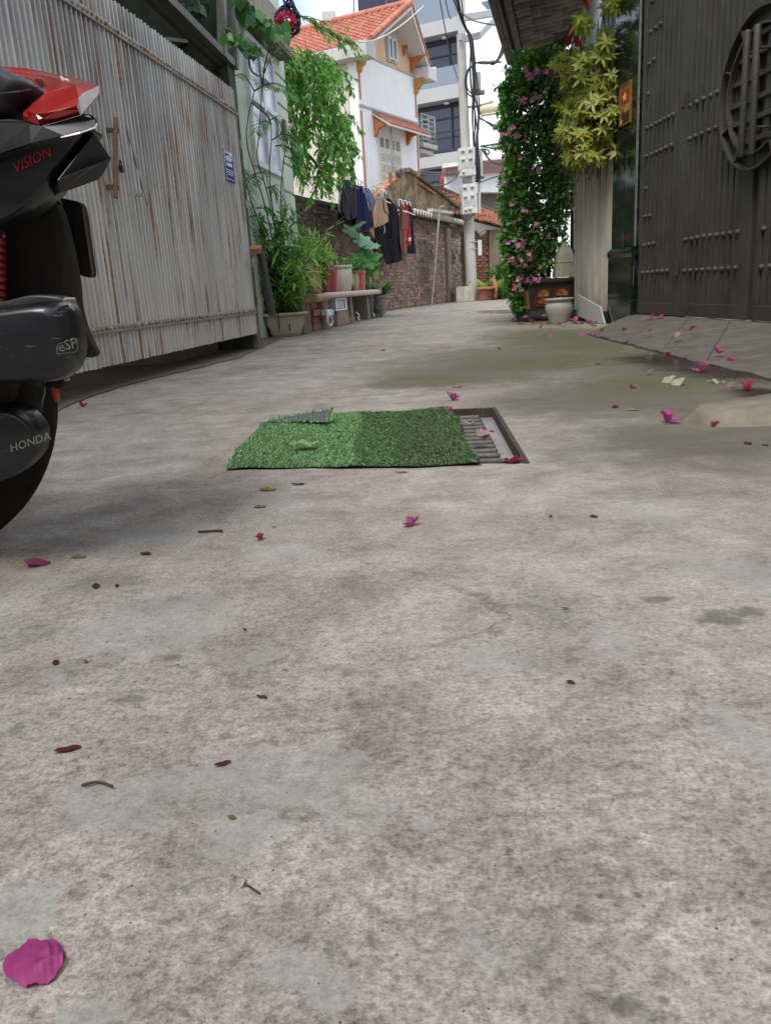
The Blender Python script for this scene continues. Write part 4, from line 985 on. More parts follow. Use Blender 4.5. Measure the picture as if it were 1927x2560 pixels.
for c in cand:
    a, z = c
    pr = U_(-.006, .012) + (.006 if noise.noise(Vector((a * 1.3, z * 2, 0))) > .25 else 0); lw, hh = BL * U_(.80, .95), BH * U_(.70, .84)
    M = frame(wbp(a + U_(-.006, .006), z + BH / 2 + U_(-.003, .003), -.02 + pr - .02), WB.d * lw, -WB.n * .05, ZUP * hh)
    dark = z > 1.28 + .1 * noise.noise(Vector((a, 0, 3))) or noise.noise(Vector((a * 1.1, z * 1.7, 8))) > .22 or a < -1.2
    pale = a > 3.7
    if c in keep:
        me = (bmesh_d if dark else bmesh_p if pale else bmesh_n)[int(R_() * 6)]; inst('brick', me, M, bw)
    else:
        rest.cur = 1 if dark else 2 if pale else 0
        q = bm_[int(R_() * 6)]; rest.add([M @ v for v in q.v], q.f)
part('brick', rest, [M_brick, M_brickd, M_brickp], bw, kind='stuff')
m = MB()
NN = 60
tp = [wbp(-5.2 + 11.2 * i / NN, 1.475, -.17) for i in range(NN + 1)]
vs = []
for i, q in enumerate(tp):
    h1 = .035 + .02 * noise.noise(q * 5); vs += [q - WB.n * .0, q + ZUP * h1, q + WB.n * .17 + ZUP * h1 * .8, q + WB.n * (.168 + .012 * noise.noise(q * 8)) - ZUP * .02]
m.add(vs, [(i * 4 + j, (i + 1) * 4 + j, (i + 1) * 4 + j + 1, i * 4 + j + 1) for i in range(NN) for j in range(3)]); part('coping', m, mat('mossy_coping', '#4e473c', .95, 0, .3, 7, .006, 40, .5, '#2c2b22'), bw)
m = MB(); a_ = WB.sz(1112, 640)[0]; m.par(wbp(a_, -.01, -.05), WB.d * .28, WB.n * .12, ZUP * 1.45); part('pier', m, mat('plastered_pier', '#7d6d5c', .95, 0, .25, 5, .006, 40, .5, '#3a342b'), bw, bevel=.01, bseg=1)
a2 = WB.sz(1155, 640)[0]; m = MB(); m.par(wbp(a2, -.01, -.05), WB.d * .5, WB.n * .12, ZUP * 1.46); part('pier', m, mat('plastered_pier2', '#6b5c4c', .95, 0, .25, 5, .006, 40, .5, '#3a342b'), bw, bevel=.01, bseg=1)
# ruined gable
rg = thing('ruined_shed', 'small ruined shed with mouldy plastered gable above the brick wall', 'shed', wbp(2, 0, -1))
GOF = -.22
def gs(x, y): s_, z = WB.sz(x, y, GOF); return wbp(s_, z, GOF)
def ruin():
    t = NT('mouldy_plaster'); p = t.pos()
    c = t.ramp(t.noise(p, 2.6, 7, .7, .5), [(.34, lin('#4d4334')), (.46, lin('#77664e')), (.56, lin('#9a8263')), (.68, lin('#ab9375'))])
    c = t.mix(t.ramp(t.noise(p, 5.5, 5), [(.58, 0.0), (.66, .6)]), c, lin('#3d372c'))
    return t.end(c, .95, 0, t.bump(t.noise(p, 22.0, 6), .02))
M_ruin = ruin()
op = [(925, 512), (950, 490), (985, 452), (1000, 436), (1008, 430), (1018, 430), (1030, 437), (1062, 460), (1098, 487), (1130, 512), (1165, 540), (1170, 640), (925, 640)]
m = MB(); m.prism([gs(*q) for q in op], WB.n * -.25); part('gable', m, M_ruin, rg)
m = MB(); m.prism([gs(962, 500), gs(1130, 530), gs(1130, 600), gs(962, 600)], WB.n * .02); part('plaster_band', m, M_ruin, rg)
def rake(pts, nm, mm, w=.07, o=.06):
    m = MB()
    for (x0, y0), (x1, y1) in zip(pts[:-1], pts[1:]):
        a_, b_ = gs(x0, y0) + WB.n * o, gs(x1, y1) + WB.n * o; m.par(a_, b_ - a_, WB.n * -(.04 + o * 1.6), ZUP * w)
    part(nm, m, mm, rg, bevel=.008, bseg=1)
M_rt2 = mat('old_clay_tile', '#9a5a44', .85, 0, .2, 8, .003, 50, .4, '#4b3a30', cols=['#9c5f4a', '#ad6a52', '#8a5340', '#7b5546'])
rake([(938, 492), (962, 474), (988, 450)], 'rake_board', M_rt2, .03, .02); rake([(988, 450), (1006, 431), (1018, 430), (1040, 444)], 'ridge_cap', M_ruin, .07)
rake([(1040, 444), (1065, 462), (1100, 488), (1140, 520), (1166, 541)], 'rake_board', mat('mouldy_rake', '#5d5343', .95, 0, .3, 8, .01, 30), .06)
for i in range(7):
    q = gs(1043 + i * 5.5, 462 + i * 3.6) + WB.n * .05; m = MB(); m.par(q, WB.d * .20, WB.n * -.1, ZUP * .035 + WB.d * .02); part('roof_tile', m, M_rt2, rg)
# tiled lean-to beyond the pole
lt = thing('tiled_shed', 'low old shed with clay tiles and bare brick front just beyond the utility pole', 'shed', at(1215, 745, 18.6))
e0, e1, r0_, r1_ = at(1088, 522, 18.2), at(1258, 566, 18.8), at(1092, 470, 19.6), at(1240, 536, 20.2)
nrm = (e1 - e0).cross(r0_ - e0).normalized(); nrm = nrm if nrm.z > 0 else -nrm
m = MB(); m.prism([e0 - nrm * .06, e1 - nrm * .06, r1_ - nrm * .06, r0_ - nrm * .06], nrm * .04); part('deck', m, M_dark, lt)
rt2_me = tl.mesh('roof_tile', M_rt2, smooth=True, angle=35)
NR_, NC_ = 9, 16
for j in range(NR_):
    for i in range(NC_):
        u, v = i / NC_, j / NR_; lo = e0.lerp(e1, u); hi = r0_.lerp(r1_, u); o = lo.lerp(hi, v)
        lo2 = e0.lerp(e1, u + 1 / NC_); hi2 = r0_.lerp(r1_, u + 1 / NC_); du = lo2.lerp(hi2, v) - o; dv = (hi - lo) / NR_
        inst('roof_tile', rt2_me, frame(o + nrm * U_(-.01, .02), du, dv * 1.15, nrm * .12), lt)
m = MB()
for i in range(9):
    a_, b_ = r0_.lerp(r1_, i / 9), r0_.lerp(r1_, (i + 1.1) / 9); m.tube([a_, b_ + ZUP * .01], [.08, .07], 7)
part('ridge_tile', m, mat('dark_ridge', '#55493e', .95, 0, .3, 9), lt, smooth=True, angle=50, kind='stuff')
fw = Wall((at(1185, 745, 18.9).x, 18.9), (1, .12))
m = MB(); m.par(fw.p(0, -.02, -.2), fw.d * .62, fw.n * .18, ZUP * 1.5); part('wall', m, M_mortar, lt)
m = MB(); q_ = fw.sz(1222, 650)[0]; m.par(fw.p(q_, -.02, -.21), fw.d * .22, fw.n * .25, ZUP * 1.5); part('pier', m, mat('shed_pier', '#94826d', .9, 0, .25, 5, .006, 40, .5), lt, bevel=.01, bseg=1)
M_brickr = mat('orange_brick', '#95604a', .9, 0, .2, 9, .004, 45, .3, '#45352b', cols=['#8d5a45', '#a26a52', '#9c7059', '#7c5343'])
bmr = [q.mesh('brick', M_brickr) for q in bm_]
for j in range(22):
    for i in range(4):
        a = (i + (j % 2) * .5 - .3) * .14
        if a > q_ - .08: continue
        inst('brick', bmr[int(R_() * 6)], frame(fw.p(a + .06, .1 + j * .062, -.02 + U_(-.01, .01)), fw.d * .125, -fw.n * .06, ZUP * .05), lt)
for (x0, y0, x1, y1) in ((1193, 585, 1210, 572), (1196, 590, 1212, 580)):
    m = MB(); m.tube([at(x0, y0, 18.4), at(x1, y1, 18.5)], .05, 8); part('roof_beam', m, mat('old_timber', '#85786a', .9, 0, .3, 10), lt, smooth=True, angle=50)
# asbestos canopy above the brick wall
ac = thing('corrugated_canopy', 'small corrugated cement canopy edge above the brick wall beside the pole', 'canopy', wbp(3, 1.6, 0))
sA, zA = WB.sz(1030, 530, .12); sB, zB = WB.sz(1163, 560, .12)
m = MB(); NW = 22
def cf(u, v, th=0):
    s_ = sA + (sB - sA) * u; sag = -.05 * v; z = zA + (zB - zA) * u * .55 + (zB - zA) * .45 * u ** 3 + .10 * v + .042 * math.cos(u * NW * 2 * PI) + th
    return wbp(s_, z, .14 - v * .5)
m.grid(lambda u, v: cf(u, v), NW * 6, 2); m.grid(lambda u, v: cf(1 - u, v, .022), NW * 6, 2)
m.add([cf(i / (NW * 6), 0) for i in range(NW * 6 + 1)] + [cf(i / (NW * 6), 0, .022) for i in range(NW * 6 + 1)], [(i, i + 1, NW * 6 + 2 + i, NW * 6 + 1 + i) for i in range(NW * 6)])
part('corrugated_sheet', m, mat('cement_sheet', '#b5ada1', .9, 0, .2, 8, .003, 60, .4), ac)
m = MB(); q = wbp(*WB.sz(1062, 530, .0), 0.05); q2 = wbp(*WB.sz(1116, 537, .0), .05); m.par(q, q2 - q, WB.n * .1, ZUP * .05); part('board', m, mat('pale_board', '#c4c0b8', .8), ac)
m = MB(); m.par(wbp(sA + .3, zA - .16, -.14), WB.d * (sB - sA - .2), WB.n * .08, ZUP * .09); part('dark_beam', m, M_dark, ac)
m = MB(); m.tube([wbp(*WB.sz(1078, 770, .1), .1), wbp(*WB.sz(1099, 518, .25), .25)], .019, 8); m.tube([wbp(*WB.sz(1099, 518, .25), .25), wbp(*WB.sz(1108, 515, .25), .25)], .02, 8)
solo('leaning_pipe', m, mat('dull_pipe', '#93928c', .5, .4, .15), 'thin grey pipe leaning from the ground against the brick wall canopy', 'pipe', smooth=True, angle=50)
m = MB(); m.tube([wbp(*WB.sz(942, 760, .05), .05), wbp(*WB.sz(943, 585, .05), .05)], .012, 6); solo('clothes_post', m, mat('dark_post', '#4b4740', .7), 'thin dark post holding the washing line near the pot bench', 'post')
# insulator post on the gable
ip = thing('cable_bracket', 'rusty bracket with grey coiled cable on top of the ruined gable', 'bracket', gs(975, 470))
m = MB(); m.tube([gs(975, 475), gs(975, 432)], .03, 8); part('post', m, M_rustbar, ip)
m = MB(); c_ = gs(978, 434) + WB.n * .1
for k_ in range(4): m.tube([c_ + WB.d * (.075 * math.cos(a) + .03) + ZUP * (.06 * math.sin(a) - .35 * .075 * math.cos(a)) + WB.n * .02 * k_ for a in [2 * PI * i / 16 for i in range(17)]], .018, 6)
part('coil', m, mat('grey_cable', '#6a6d70', .6), ip, smooth=True)
# ================================================================== utility pole
PB = gnd(1180, 752); PY = PB.y
def po(px, py, dy=0.0): return at(px, py, PY + dy)
M_conc = mat('pole_concrete', '#b1afa9', .85, 0, .1, 4, .002, 60, .35, '#7c776f')
M_galv = mat('galvanised_arm', '#a6a8aa', .45, .5, .12, 8)
M_cable = mat('black_cable', '#24252b', .55, 0, .15)
M_box = mat('white_meter_box', '#cfcdc5', .5, 0, .05, 6, 0, 80, .3, '#9a938a')
pole = thing('utility_pole', 'grey concrete utility pole hung with meter boxes and cables', 'utility pole', PB)
tp_ = po(1151, 86); m = MB(); pts = [PB.lerp(Vector((tp_.x, PY, tp_.z)), i / 8) for i in range(9)]; m.tube([pts[0] - ZUP * .05] + pts[1:], [.118 - .005 * i for i in range(9)], 20); part('shaft', m, M_conc, pole, smooth=True, angle=40)
for y in (605, 622):
    q = po(1178, y); rr = .108; m = MB(); m.tube([q - ZUP * .01, q + ZUP * .01], rr + .006, 20); part('band', m, M_galv, pole, smooth=True, angle=40)
m = MB(); q = po(1194, 600, -.02); m.par(q, (.08, .02, 0), (0, .08, 0), ZUP * -.30); part('notice_plate', m, M_box, pole)
arms = MB()
for a_, b_ in (((1148, 92), (1200, 78)), ((1200, 78), (1256, 18)), ((1160, 34), (1256, 20))):
    p0, p1 = po(*a_), po(*b_, .25); up_ = Vector((0, 0, 1)); arms.par(p0, p1 - p0, (0, .07, 0), up_ * .12 * -1)
part('cross_arm', arms, M_galv, pole, bevel=.006, bseg=1)
m = MB(); q = po(1150, 84, -.14); m.tube([q, q - ZUP * .12], .04, 8); part('insulator', m, M_galv, pole)
cond = MB(); cond.tube([po(1200, 372, -.02), po(1198, 450, -.02), po(1197, 533, -.02)], .032, 10); cond.tube([po(1203, 378, .03), po(1203, 440, .03)], .025, 8); part('conduit', cond, mat('white_conduit', '#c9c8c4', .5, 0, .08), pole, smooth=True, angle=40)
gbx = MB(); a_, b_ = po(1186, 182, -.02), po(1201, 226, -.02); gbx.par((a_.x, PY - .10, b_.z), (b_.x - a_.x, 0, 0), (0, .2, 0), (0, 0, a_.z - b_.z)); part('switch_box', gbx, mat('pale_grey_box', '#a3a5a6', .6), pole, bevel=.012)
m = MB(); q = po(1186, 226, -.1); m.par(q, (.20, 0, 0), (0, .2, 0), ZUP * -.05); part('box_shelf', m, mat('brown_shelf', '#7d6f60', .8), pole)
m = MB(); q = po(1190, 445, -.12); m.par(q, (.17, .05, 0), (0, .16, 0), ZUP * .03); part('rusty_shelf', m, M_rustbar, pole)
def meter(x0, x1, y0, y1, tilt, lb, wins, num):
    b = thing('meter_box', lb, 'meter box', po(x0, y1, -.28), 'meter boxes on the pole')
    tl_, tr, bl_, br_ = po(x0, y0, -.30), po(x1, y0 - 4, -.24), po(x0 + 3, y1, -.30), po(x1 + 3, y1 - 4, -.24)
    X = (tr - tl_ + br_ - bl_) / 2; Z_ = (tl_ - bl_ + tr - br_) / 2; N = X.cross(Z_).normalized(); N = N if N.y < 0 else -N
    m = MB(); m.par(bl_, X, Z_, -N * .16); part('case', m, M_box, b, bevel=.008)
    P_ = lambda u, v, o: bl_ + X * u + Z_ * v + N * o
    for (u, v, w, h) in wins:
        m = MB(); m.par(P_(u - .02, v - .015, .0), X * (w + .04), Z_ * (h + .03), N * .012); f = part('window_frame', m, M_box, b, bevel=.003, bseg=1)
        m = MB(); m.par(P_(u, v, .0125), X * w, Z_ * h, N * .001); part('pane', m, mat('dusty_pane', '#77756d', .25), f)
        m = MB(); m.par(P_(u, v + h * .62, .0137), X * w, Z_ * h * .38, N * .012); part('hood', m, M_box, f)
    m = MB(); m.par(P_(.06, .27, .0), X * .86, Z_ * .19, N * .005); part('label_panel', m, mat('grey_label', '#b5b4b2', .5), b)
    m = MB()
    for u in (.1, .82): m.tube([P_(u, .25, .0), P_(u, .25, .014)], .012, 8)
    part('lock_knob', m, M_galv, b)
    if num:
        q = P_(.17, .325, .0055); text('number', 'M2C', q, X, Z_, .040, mat('blue_print', '#4a78b8', .5), b, .001)
w4 = [(.08, .80, .22, .12), (.56, .81, .22, .12), (.08, .50, .22, .12), (.56, .51, .22, .12)]
meter(1148, 1187, 370, 441, 0, 'upper white meter box with five small windows on the pole', w4 + [(.1, .07, .17, .10)], False)
meter(1154, 1191, 461, 536, 0, 'lower white meter box with blue print on the pole', w4 + [(.1, .06, .18, .12), (.38, .08, .2, .12)], True)
lamp = thing('street_lamp', 'cream street lamp head reaching out from the utility pole', 'street lamp', po(1220, 275))
m = MB(); m.tube([po(1165, 268), po(1190, 266, -.05), po(1215, 258, -.1), po(1233, 254, -.12)], .022, 8); part('arm', m, M_galv, lamp, smooth=True)
q0, q1 = po(1196, 276, -.1), po(1246, 268, -.1); L_ = (q1 - q0)
m = MB(); nn = 10
def lf(u, v):
    w = .085 * (math.sin(PI * min(1, max(0.04, .10 + u * .86))) ** .4); a = 2 * PI * v; return q0 + L_ * u + Vector((0, math.cos(a) * w, (math.sin(a) * (.085 if math.sin(a) > 0 else .105)) * (.55 + .45 * math.sin(PI * min(1, .12 + .8 * u)))))
m.grid(lf, nn, 14); part('housing', m, mat('cream_lamp_housing', '#c9c0a2', .5, 0, .08), lamp, smooth=True)
m = MB(); m.par(q0 + L_ * .12 + Vector((0, -.075, -.085)), L_ * .76, (0, .14, 0), (0, 0, -.03)); part('lens', m, mat('milky_lens', '#d9d4c2', .3), lamp, bevel=.01)
# cables
def cable(lb, lines, r, cat='cable', mm=None, g=None, nm='cable'):
    m = MB()
    for l in lines:
        P = chaikin([Vector(at(x, y, Y)) for x, y, Y in l], 2, False); m.tube(P, r, 6)
    return solo(nm, m, mm or M_cable, lb, cat, g, smooth=True)
Yp = PY - .15
bund = []
for k in range(8):
    j = lambda a=3: U_(-a, a) * 1.9
    bund.append([(1118 + k * 4, -40, 15.5), (1140 + j(2) + k * 2, 20, 16.6), (1160 + j(2), 66, Yp), (1176 + j(3), 90, Yp), (1181 + j(5), 150, Yp), (1186 + j(6), 220, Yp), (1190 + j(6), 300, Yp), (1189 + j(5), 360, Yp - .05), (1195 + j(5), 420, Yp - .1), (1196 + j(4), 455, Yp)])
cable('thick bundle of black cables running down the utility pole', bund, .0125, 'cable bundle', nm='cable_bundle')
cable('two steep black cables crossing the sky before the grey apartment block', [[(1092, -40, 15), (1112, 70, 16), (1122, 130, 17), (1150, 215, 19)], [(1106, -40, 15), (1120, 35, 16), (1127, 47, 16.2)]], .010)
cable('hanging loops of black cable swinging from the pole top to the eave', [[(1140, 20, Yp), (1175, 50, 15), (1215, 60, 12), (1268, 66, 9.2)], [(1255, 20, 12), (1262, 60, 11.5), (1258, 110, 12.5), (1243, 152, 14), (1230, 156, 15)], [(1255, 20, 12), (1270, 70, 11.5), (1262, 125, 12), (1245, 153, 14), (1226, 157, 15)], [(1253, 28, 12), (1266, 80, 11), (1256, 130, 12), (1244, 154, 14)]], .011)
cable('splice of black cables right of the pole above the street lamp', [[(1186, 158, Yp), (1205, 154, 16), (1228, 156, 15), (1252, 155, 14.5)], [(1186, 156, Yp), (1210, 160, 16), (1240, 157, 15)], [(1186, 162, Yp), (1170, 170, Yp), (1163, 190, Yp), (1162, 215, Yp), (1168, 235, Yp), (1180, 242, Yp)], [(1188, 160, Yp), (1172, 172, Yp), (1165, 195, Yp), (1166, 222, Yp), (1182, 238, Yp)]], .014)
m = MB(); q = at(1226, 158, 15); m.tube([q, at(1236, 156, 15)], .035, 8); solo('cable_joint', m, M_cable, 'black lump joint on the cables right of the pole', 'cable joint')
cable('slanting black cables from the pole to the bougainvillea below the lamp', [[(1195, 290, Yp), (1225, 312, 14), (1262, 338, 10)], [(1195, 296, Yp), (1220, 305, 14), (1250, 322, 12), (1275, 342, 9.5)]], .011)
cable('tangle of black cables right of the upper meter box', [[(1200, 366, Yp), (1215, 368, 16), (1235, 372, 14), (1258, 372, 12)], [(1203, 372, Yp), (1216, 390, 16), (1230, 406, 14), (1262, 414, 11), (1290, 398, 9.5)], [(1206, 376, Yp), (1220, 398, 15), (1240, 412, 13), (1270, 404, 10.5)], [(1205, 372, Yp), (1222, 375, 16), (1223, 385, 16), (1216, 386, 16), (1210, 374, 16)], [(1204, 365, Yp), (1230, 362, 14), (1256, 357, 11)]], .014)
cable('thin wires from the lower meter box to the bush', [[(1196, 458, Yp), (1225, 446, 15), (1262, 436, 10)]], .009)
cable('two grey cables strung from the gable bracket to the meter boxes', [[(985, 436, 16.5), (1040, 434, 16.6), (1090, 437, 16.7), (1148, 434, 16.7)], [(985, 432, 16.5), (1030, 428, 16.6), (1090, 432, 16.7), (1148, 431, 16.7)], [(1075, 464, 17), (1112, 464, 16.9), (1140, 445, 16.8), (1150, 425, 16.7)]], .012, mm=mat('grey_cable2', '#5b6066', .6))
cable('pale cable sagging from the cable coil across the orange roof', [[(735, 28, 9), (800, 70, 12), (860, 98, 14), (905, 107, 15.5), (950, 98, 16), (1010, 60, 16.5), (1060, 14, 17)]], .012, mm=mat('pale_cable', '#c3bfb4', .6))
cable('black loops of cable below the lower meter box', [[(1155, 530, Yp), (1152, 545, Yp - .1), (1160, 552, Yp - .1), (1175, 545, Yp - .1), (1186, 534, Yp)], [(1150, 505, Yp - .1), (1147, 540, Yp - .1), (1158, 549, Yp)]], .013)
# coil of spare cable and pink flowers at the corner of the green house
M_navyc = mat('navy_cable', '#1f2230', .5)
m = MB(); c_ = at(719, 50, 7.2)
for k in range(20):
    tilt = U_(-1.2, 1.2); rx_, rz = U_(.03, .10), U_(.05, .135); ph_ = U_(0, 6)
    m.tube([c_ + Vector((rx_ * math.cos(a) + tilt * .04 * math.sin(a), .05 * math.sin(a + ph_), rz * math.sin(a) + .02 * tilt)) for a in [2 * PI * i / 20 for i in range(21)]], .006, 6)
for k in range(5): m.tube(chaikin([at(712 + k * 5, 20, 7.2), at(705 + U_(-8, 30), 0, 7.2), at(700 + k * 12, -30, 7.2)], 2, False), .006, 5)
solo('cable_coil', m, M_navyc, 'big coil of dark cable hanging at the corner of the pale green house', 'cable coil', smooth=True)

# ================================================================== stone block, planter and plants at the bend
m = MB(); BY = PY - .42; q0 = Vector((at(1141, 752, BY).x, BY, 0)); q1 = Vector((at(1185, 752, BY).x, BY, 0))
m.par(Vector((q0.x, q0.y, -.01)), (q1.x - q0.x, .0, 0), (0, .36, 0), (0, 0, .30)); m.v = [v + wob(v, 9, .02) for v in m.v]
solo('stone_block', m, mat('whitewashed_stone', '#b8b2a5', .95, 0, .2, 6, .012, 25, .5, '#7d7463'), 'whitewashed rough stone block at the foot of the utility pole', 'stone block', bevel=.02)
M_terra = mat('terracotta', '#9c6450', .85, 0, .15, 8, .003, 60, .3, '#5d4538')
rt_ = thing('terracotta_trough', 'terracotta trough lying on the ground just beyond the utility pole', 'trough', gnd(1215, 748))
TYY = 16.75; q0, q1 = Vector((at(1197, 748, TYY).x, TYY, 0)), Vector((at(1232, 748, TYY).x, TYY, 0))
m = MB(); X = q1 - q0; m.prism([q0 + ZUP * .005, q0 + Vector((0, .30, .005)), q0 + Vector((0, .36, .22)), q0 + Vector((0, -.05, .22))], X); part('body', m, M_terra, rt_, bevel=.012)
m = MB(); m.tube([q0 + Vector((-.04, -.06, .235)), q1 + Vector((.04, -.06, .235))], .032, 10); part('rim', m, M_terra, rt_, smooth=True, angle=50)
m = MB(); e = q1 + Vector((.0, .0, 0)); m.prism([e + Vector((0, -.09, .05)), e + Vector((.02, -.09, .26)), e + Vector((.0, .10, .42)), e + Vector((0, .34, .26)), e + Vector((0, .3, .02)), e + Vector((0, 0, -.005))], (.07, 0, 0)); part('end_plate', m, M_terra, rt_, bevel=.02)

def blade_clump(c, n, L, W, spread, mm, nm, lb, cat='plant', up=.9, seg=3, g=None, h0=0.0, rad=.1, curl=.35):
    m = MB()
    for i in range(n):
        a = U_(0, 2 * PI); p = Vector(c) + Vector((math.cos(a), math.sin(a), 0)) * U_(0, rad) + ZUP * U_(0, h0)
        d = Vector((math.cos(a) * spread * U_(.3, 1), math.sin(a) * spread * U_(.3, 1), up)).normalized(); m.leaf(p, d, ZUP - d * d.z + Vector((.01, 0, 0)), L * U_(.6, 1.1), W * U_(.7, 1.1), .2, curl, seg)
    return solo(nm, m, mm, lb, cat, g, smooth=True)
L_pale = leafmat('pale_green_leaf', ['#6f9444', '#93b35c', '#b5c97e', '#4f7a35'])
L_mid = leafmat('mid_green_leaf', ['#2f6a2a', '#3f7f35', '#548f3c', '#27591f'])
L_dark = leafmat('dark_green_leaf', ['#1f3d20', '#2c4f28', '#20452a'])
blade_clump(Vector((at(1224, 735, 17.45).x, 17.45, .05)), 150, .42, .085, .9, L_pale, 'striped_plant', 'pale green striped leafy plant behind the terracotta trough by the pole', rad=.36, h0=.12)
blade_clump(Vector((at(1277, 730, 18.0).x, 18.0, .0)), 460, .34, .07, 1.0, L_mid, 'grassy_plant', 'lush green leafy plant at the bend left of the bougainvillea', rad=.42, h0=.55)
blade_clump(Vector((at(1256, 740, 16.9).x, 16.9, .0)), 120, .28, .045, 1.2, L_dark, 'dark_plant', 'low dark green plant on the ground at the bend beyond the trough', rad=.26, h0=.1)
bw2 = thing('broken_wall', 'low broken brick wall end seen at the bend behind the grassy plant', 'wall', at(1262, 745, 20.5))
m = MB()
for j in range(16):
    for i in range(6):
        if R_() < .12: continue
        m.box(at(1250, 745, 20.5) + Vector((i * .2 + (j % 2) * .1, U_(-.02, .02), j * .095 + .05)), (.185, .12, .08))
part('brick', m, [M_brickp], bw2, kind='stuff'); m = MB(); m.par(at(1246, 745, 20.56), (1.3, 0, 0), (0, .1, 0), ZUP * 1.5); part('mortar', m, M_mortar, bw2)
m = MB(); q = at(1245, 604, 19.5); m.tube([q + ZUP * -.1, q, q + ZUP * .12], [.05, .06, .03], 10); bt = thing('pink_lid_bottle', 'pink and blue plastic bottle perched beside the brick shed at the bend', 'bottle', q); part('bottle', m, mat('light_blue_plastic', '#6fa7cf', .4), bt, smooth=True, angle=50)
m = MB(); m.lathe([(.02, -.07), (.075, -.03), (.075, .03), (.02, .07)], q + ZUP * .19, 12); part('lid', m, mat('pink_plastic', '#c987ad', .5), bt, smooth=True)

# ================================================================== LEFT: bench, pots, stacked bricks
b0 = gnd(784, 832); b1 = gnd(925, 799); bd = (b1 - b0); bd.z = 0; bd.normalize(); bn = Vector((-bd.y, bd.x, 0))
def bq(s_, t_, z): return b0 + bd * s_ + bn * t_ + ZUP * z
BW = Wall((b0.x, b0.y), (bd.x, bd.y))
def bs(px, py=735, off=0.0): return BW.sz(px, py, -off)[0]
def bz(px, py, off=0.0): return BW.sz(px, py, -off)[1]
BT = bz(870, 728)
def stone():
    t = NT('pink_terrazzo'); p = t.pos(); c = t.ramp(t.noise(p, 6.0, 6, .6), [(.35, lin('#b59a92')), (.5, lin('#c9b5ab')), (.62, lin('#cdb99a'))])
    c = t.mix(t.ramp(t.n('TexVoronoi', _o='Color', Vector=p, Scale=180.0), [(.3, .35), (.7, 0.0)]), c, lin('#8f7f78')); return t.end(c, .6, 0, t.bump(t.noise(p, 60.0), .002))
M_stone = stone()
bench = thing('stone_bench', 'pinkish stone slab bench on concrete legs crowded with flower pots', 'bench', bq(.9, .2, 0))
sl, sr = bs(806), bs(948)
m = MB(); prf = []
for i in range(9): a = -PI / 2 + PI * i / 8; prf.append((-.018 * math.cos(a), BT - .030 + .030 * math.sin(a)))
prf += [(.42, BT), (.42, BT - .06)]
m.prism([bq(sl, t_ - .02, z) for t_, z in prf], bd * (sr - sl)); part('slab', m, M_stone, bench, smooth=True, angle=50)
M_leg = mat('grey_bench_leg', '#958a7d', .9, 0, .2, 9, .004, 50, .5, '#5e574d')
for x0, x1 in ((766, 786), (817, 832), (868, 874), (885, 891), (927, 931)):
    s0_, s1_ = bs(x0), bs(x1); m = MB(); w = s1_ - s0_
    m.prism([bq(s0_, .05, 0) - ZUP * .01, bq(s1_ + .03, .05, -.01), bq(s1_ + .02, .05, .05), bq(s1_ - .01, .05, BT - .06), bq(s0_ - .01, .05, BT - .06), bq(s0_, .05, .06)], bn * .32); part('leg', m, M_leg, bench, bevel=.012)
b2 = thing('end_slab', 'rounded sandy stone slab end beside the tall planter and pot bench', 'bench', bq(-.3, .3, 0))
s0_ = bs(800, 742, -.02); m = MB()
m.prism([bq(s0_ + .02, t_ - .06, z - .012) for t_, z in [(-.02 - .03 * math.cos(a), BT - .03 + .035 * math.sin(a)) for a in [-PI / 2 + PI * i / 8 for i in range(9)]] + [(.7, BT + .005), (.7, BT - .05)]], bd * -.40); part('slab', m, mat('sandy_stone', '#b39d7c', .8, 0, .2, 9, .003, 60, .3), b2, smooth=True, angle=50)
m = MB(); m.par(bq(s0_ - .30, .25, -.01), bd * .25, bn * .2, ZUP * (BT - .055)); part('support', m, M_leg, b2, bevel=.01)
# bricks stacked under the bench
M_bk = mat('stack_brick', '#9b6552', .9, 0, .25, 9, .006, 35, .3, '#4a3b32', cols=['#8d5e4a', '#a8705a', '#b58d78', '#7a5a4a'])
bkm = []
for k in range(4):
    random.seed(90 + k); q = MB(); q.box((0, 0, 0), (1, 1, 1)); q.v = [v + Vector((U_(-.05, .05), U_(-.06, .06), U_(-.08, .08))) for v in q.v]; bkm.append(q.mesh('brick', M_bk, bevel=.03, bseg=1))
random.seed(21)
st_l = [(787, 814, 4, 'first brick pile from the left under the pot bench'), (832, 846, 3, 'second brick pile under the pot bench behind the white jug'), (874, 889, 4, 'third brick pile under the pot bench beside the dark bucket')]
ORD = ['bottom', 'second lowest', 'third lowest', 'topmost']
for x0, x1, n_, lb in st_l:
    s0_, s1_ = bs(x0, 800, .06), bs(x1, 800, .06)
    for i in range(n_):
        hb = .067 if n_ == 4 else .085
        o = bpy.data.objects.new('loose_brick', bkm[int(R_() * 4)]); COL.objects.link(o); q = bq((s0_ + s1_) / 2 + U_(-.008, .008), .17 + U_(-.01, .02), hb * (i + .5)); WPOS[o.name] = q
        o.matrix_world = frame(q, bd * (s1_ - s0_) * U_(.9, 1.05), bn * .2, ZUP * hb * .95); o['label'] = f'{ORD[i if n_ == 4 else min(i + (i > 1), 3)]} brick of the {lb}'; o['category'] = 'brick'; o['group'] = 'bricks stacked under the bench'
s0_, s1_ = bs(845, 800, .03), bs(873, 800, .03)
m = MB(); m.par(bq(s0_, .03, 0), bd * (s1_ - s0_), bn * .16, ZUP * .155); solo('concrete_cube', m, mat('pitted_block', '#a08c7b', .95, 0, .3, 12, .008, 30, .4, '#5d4d40'), 'square pitted masonry block under the pot bench carrying a vent block', 'block', bevel=.008)
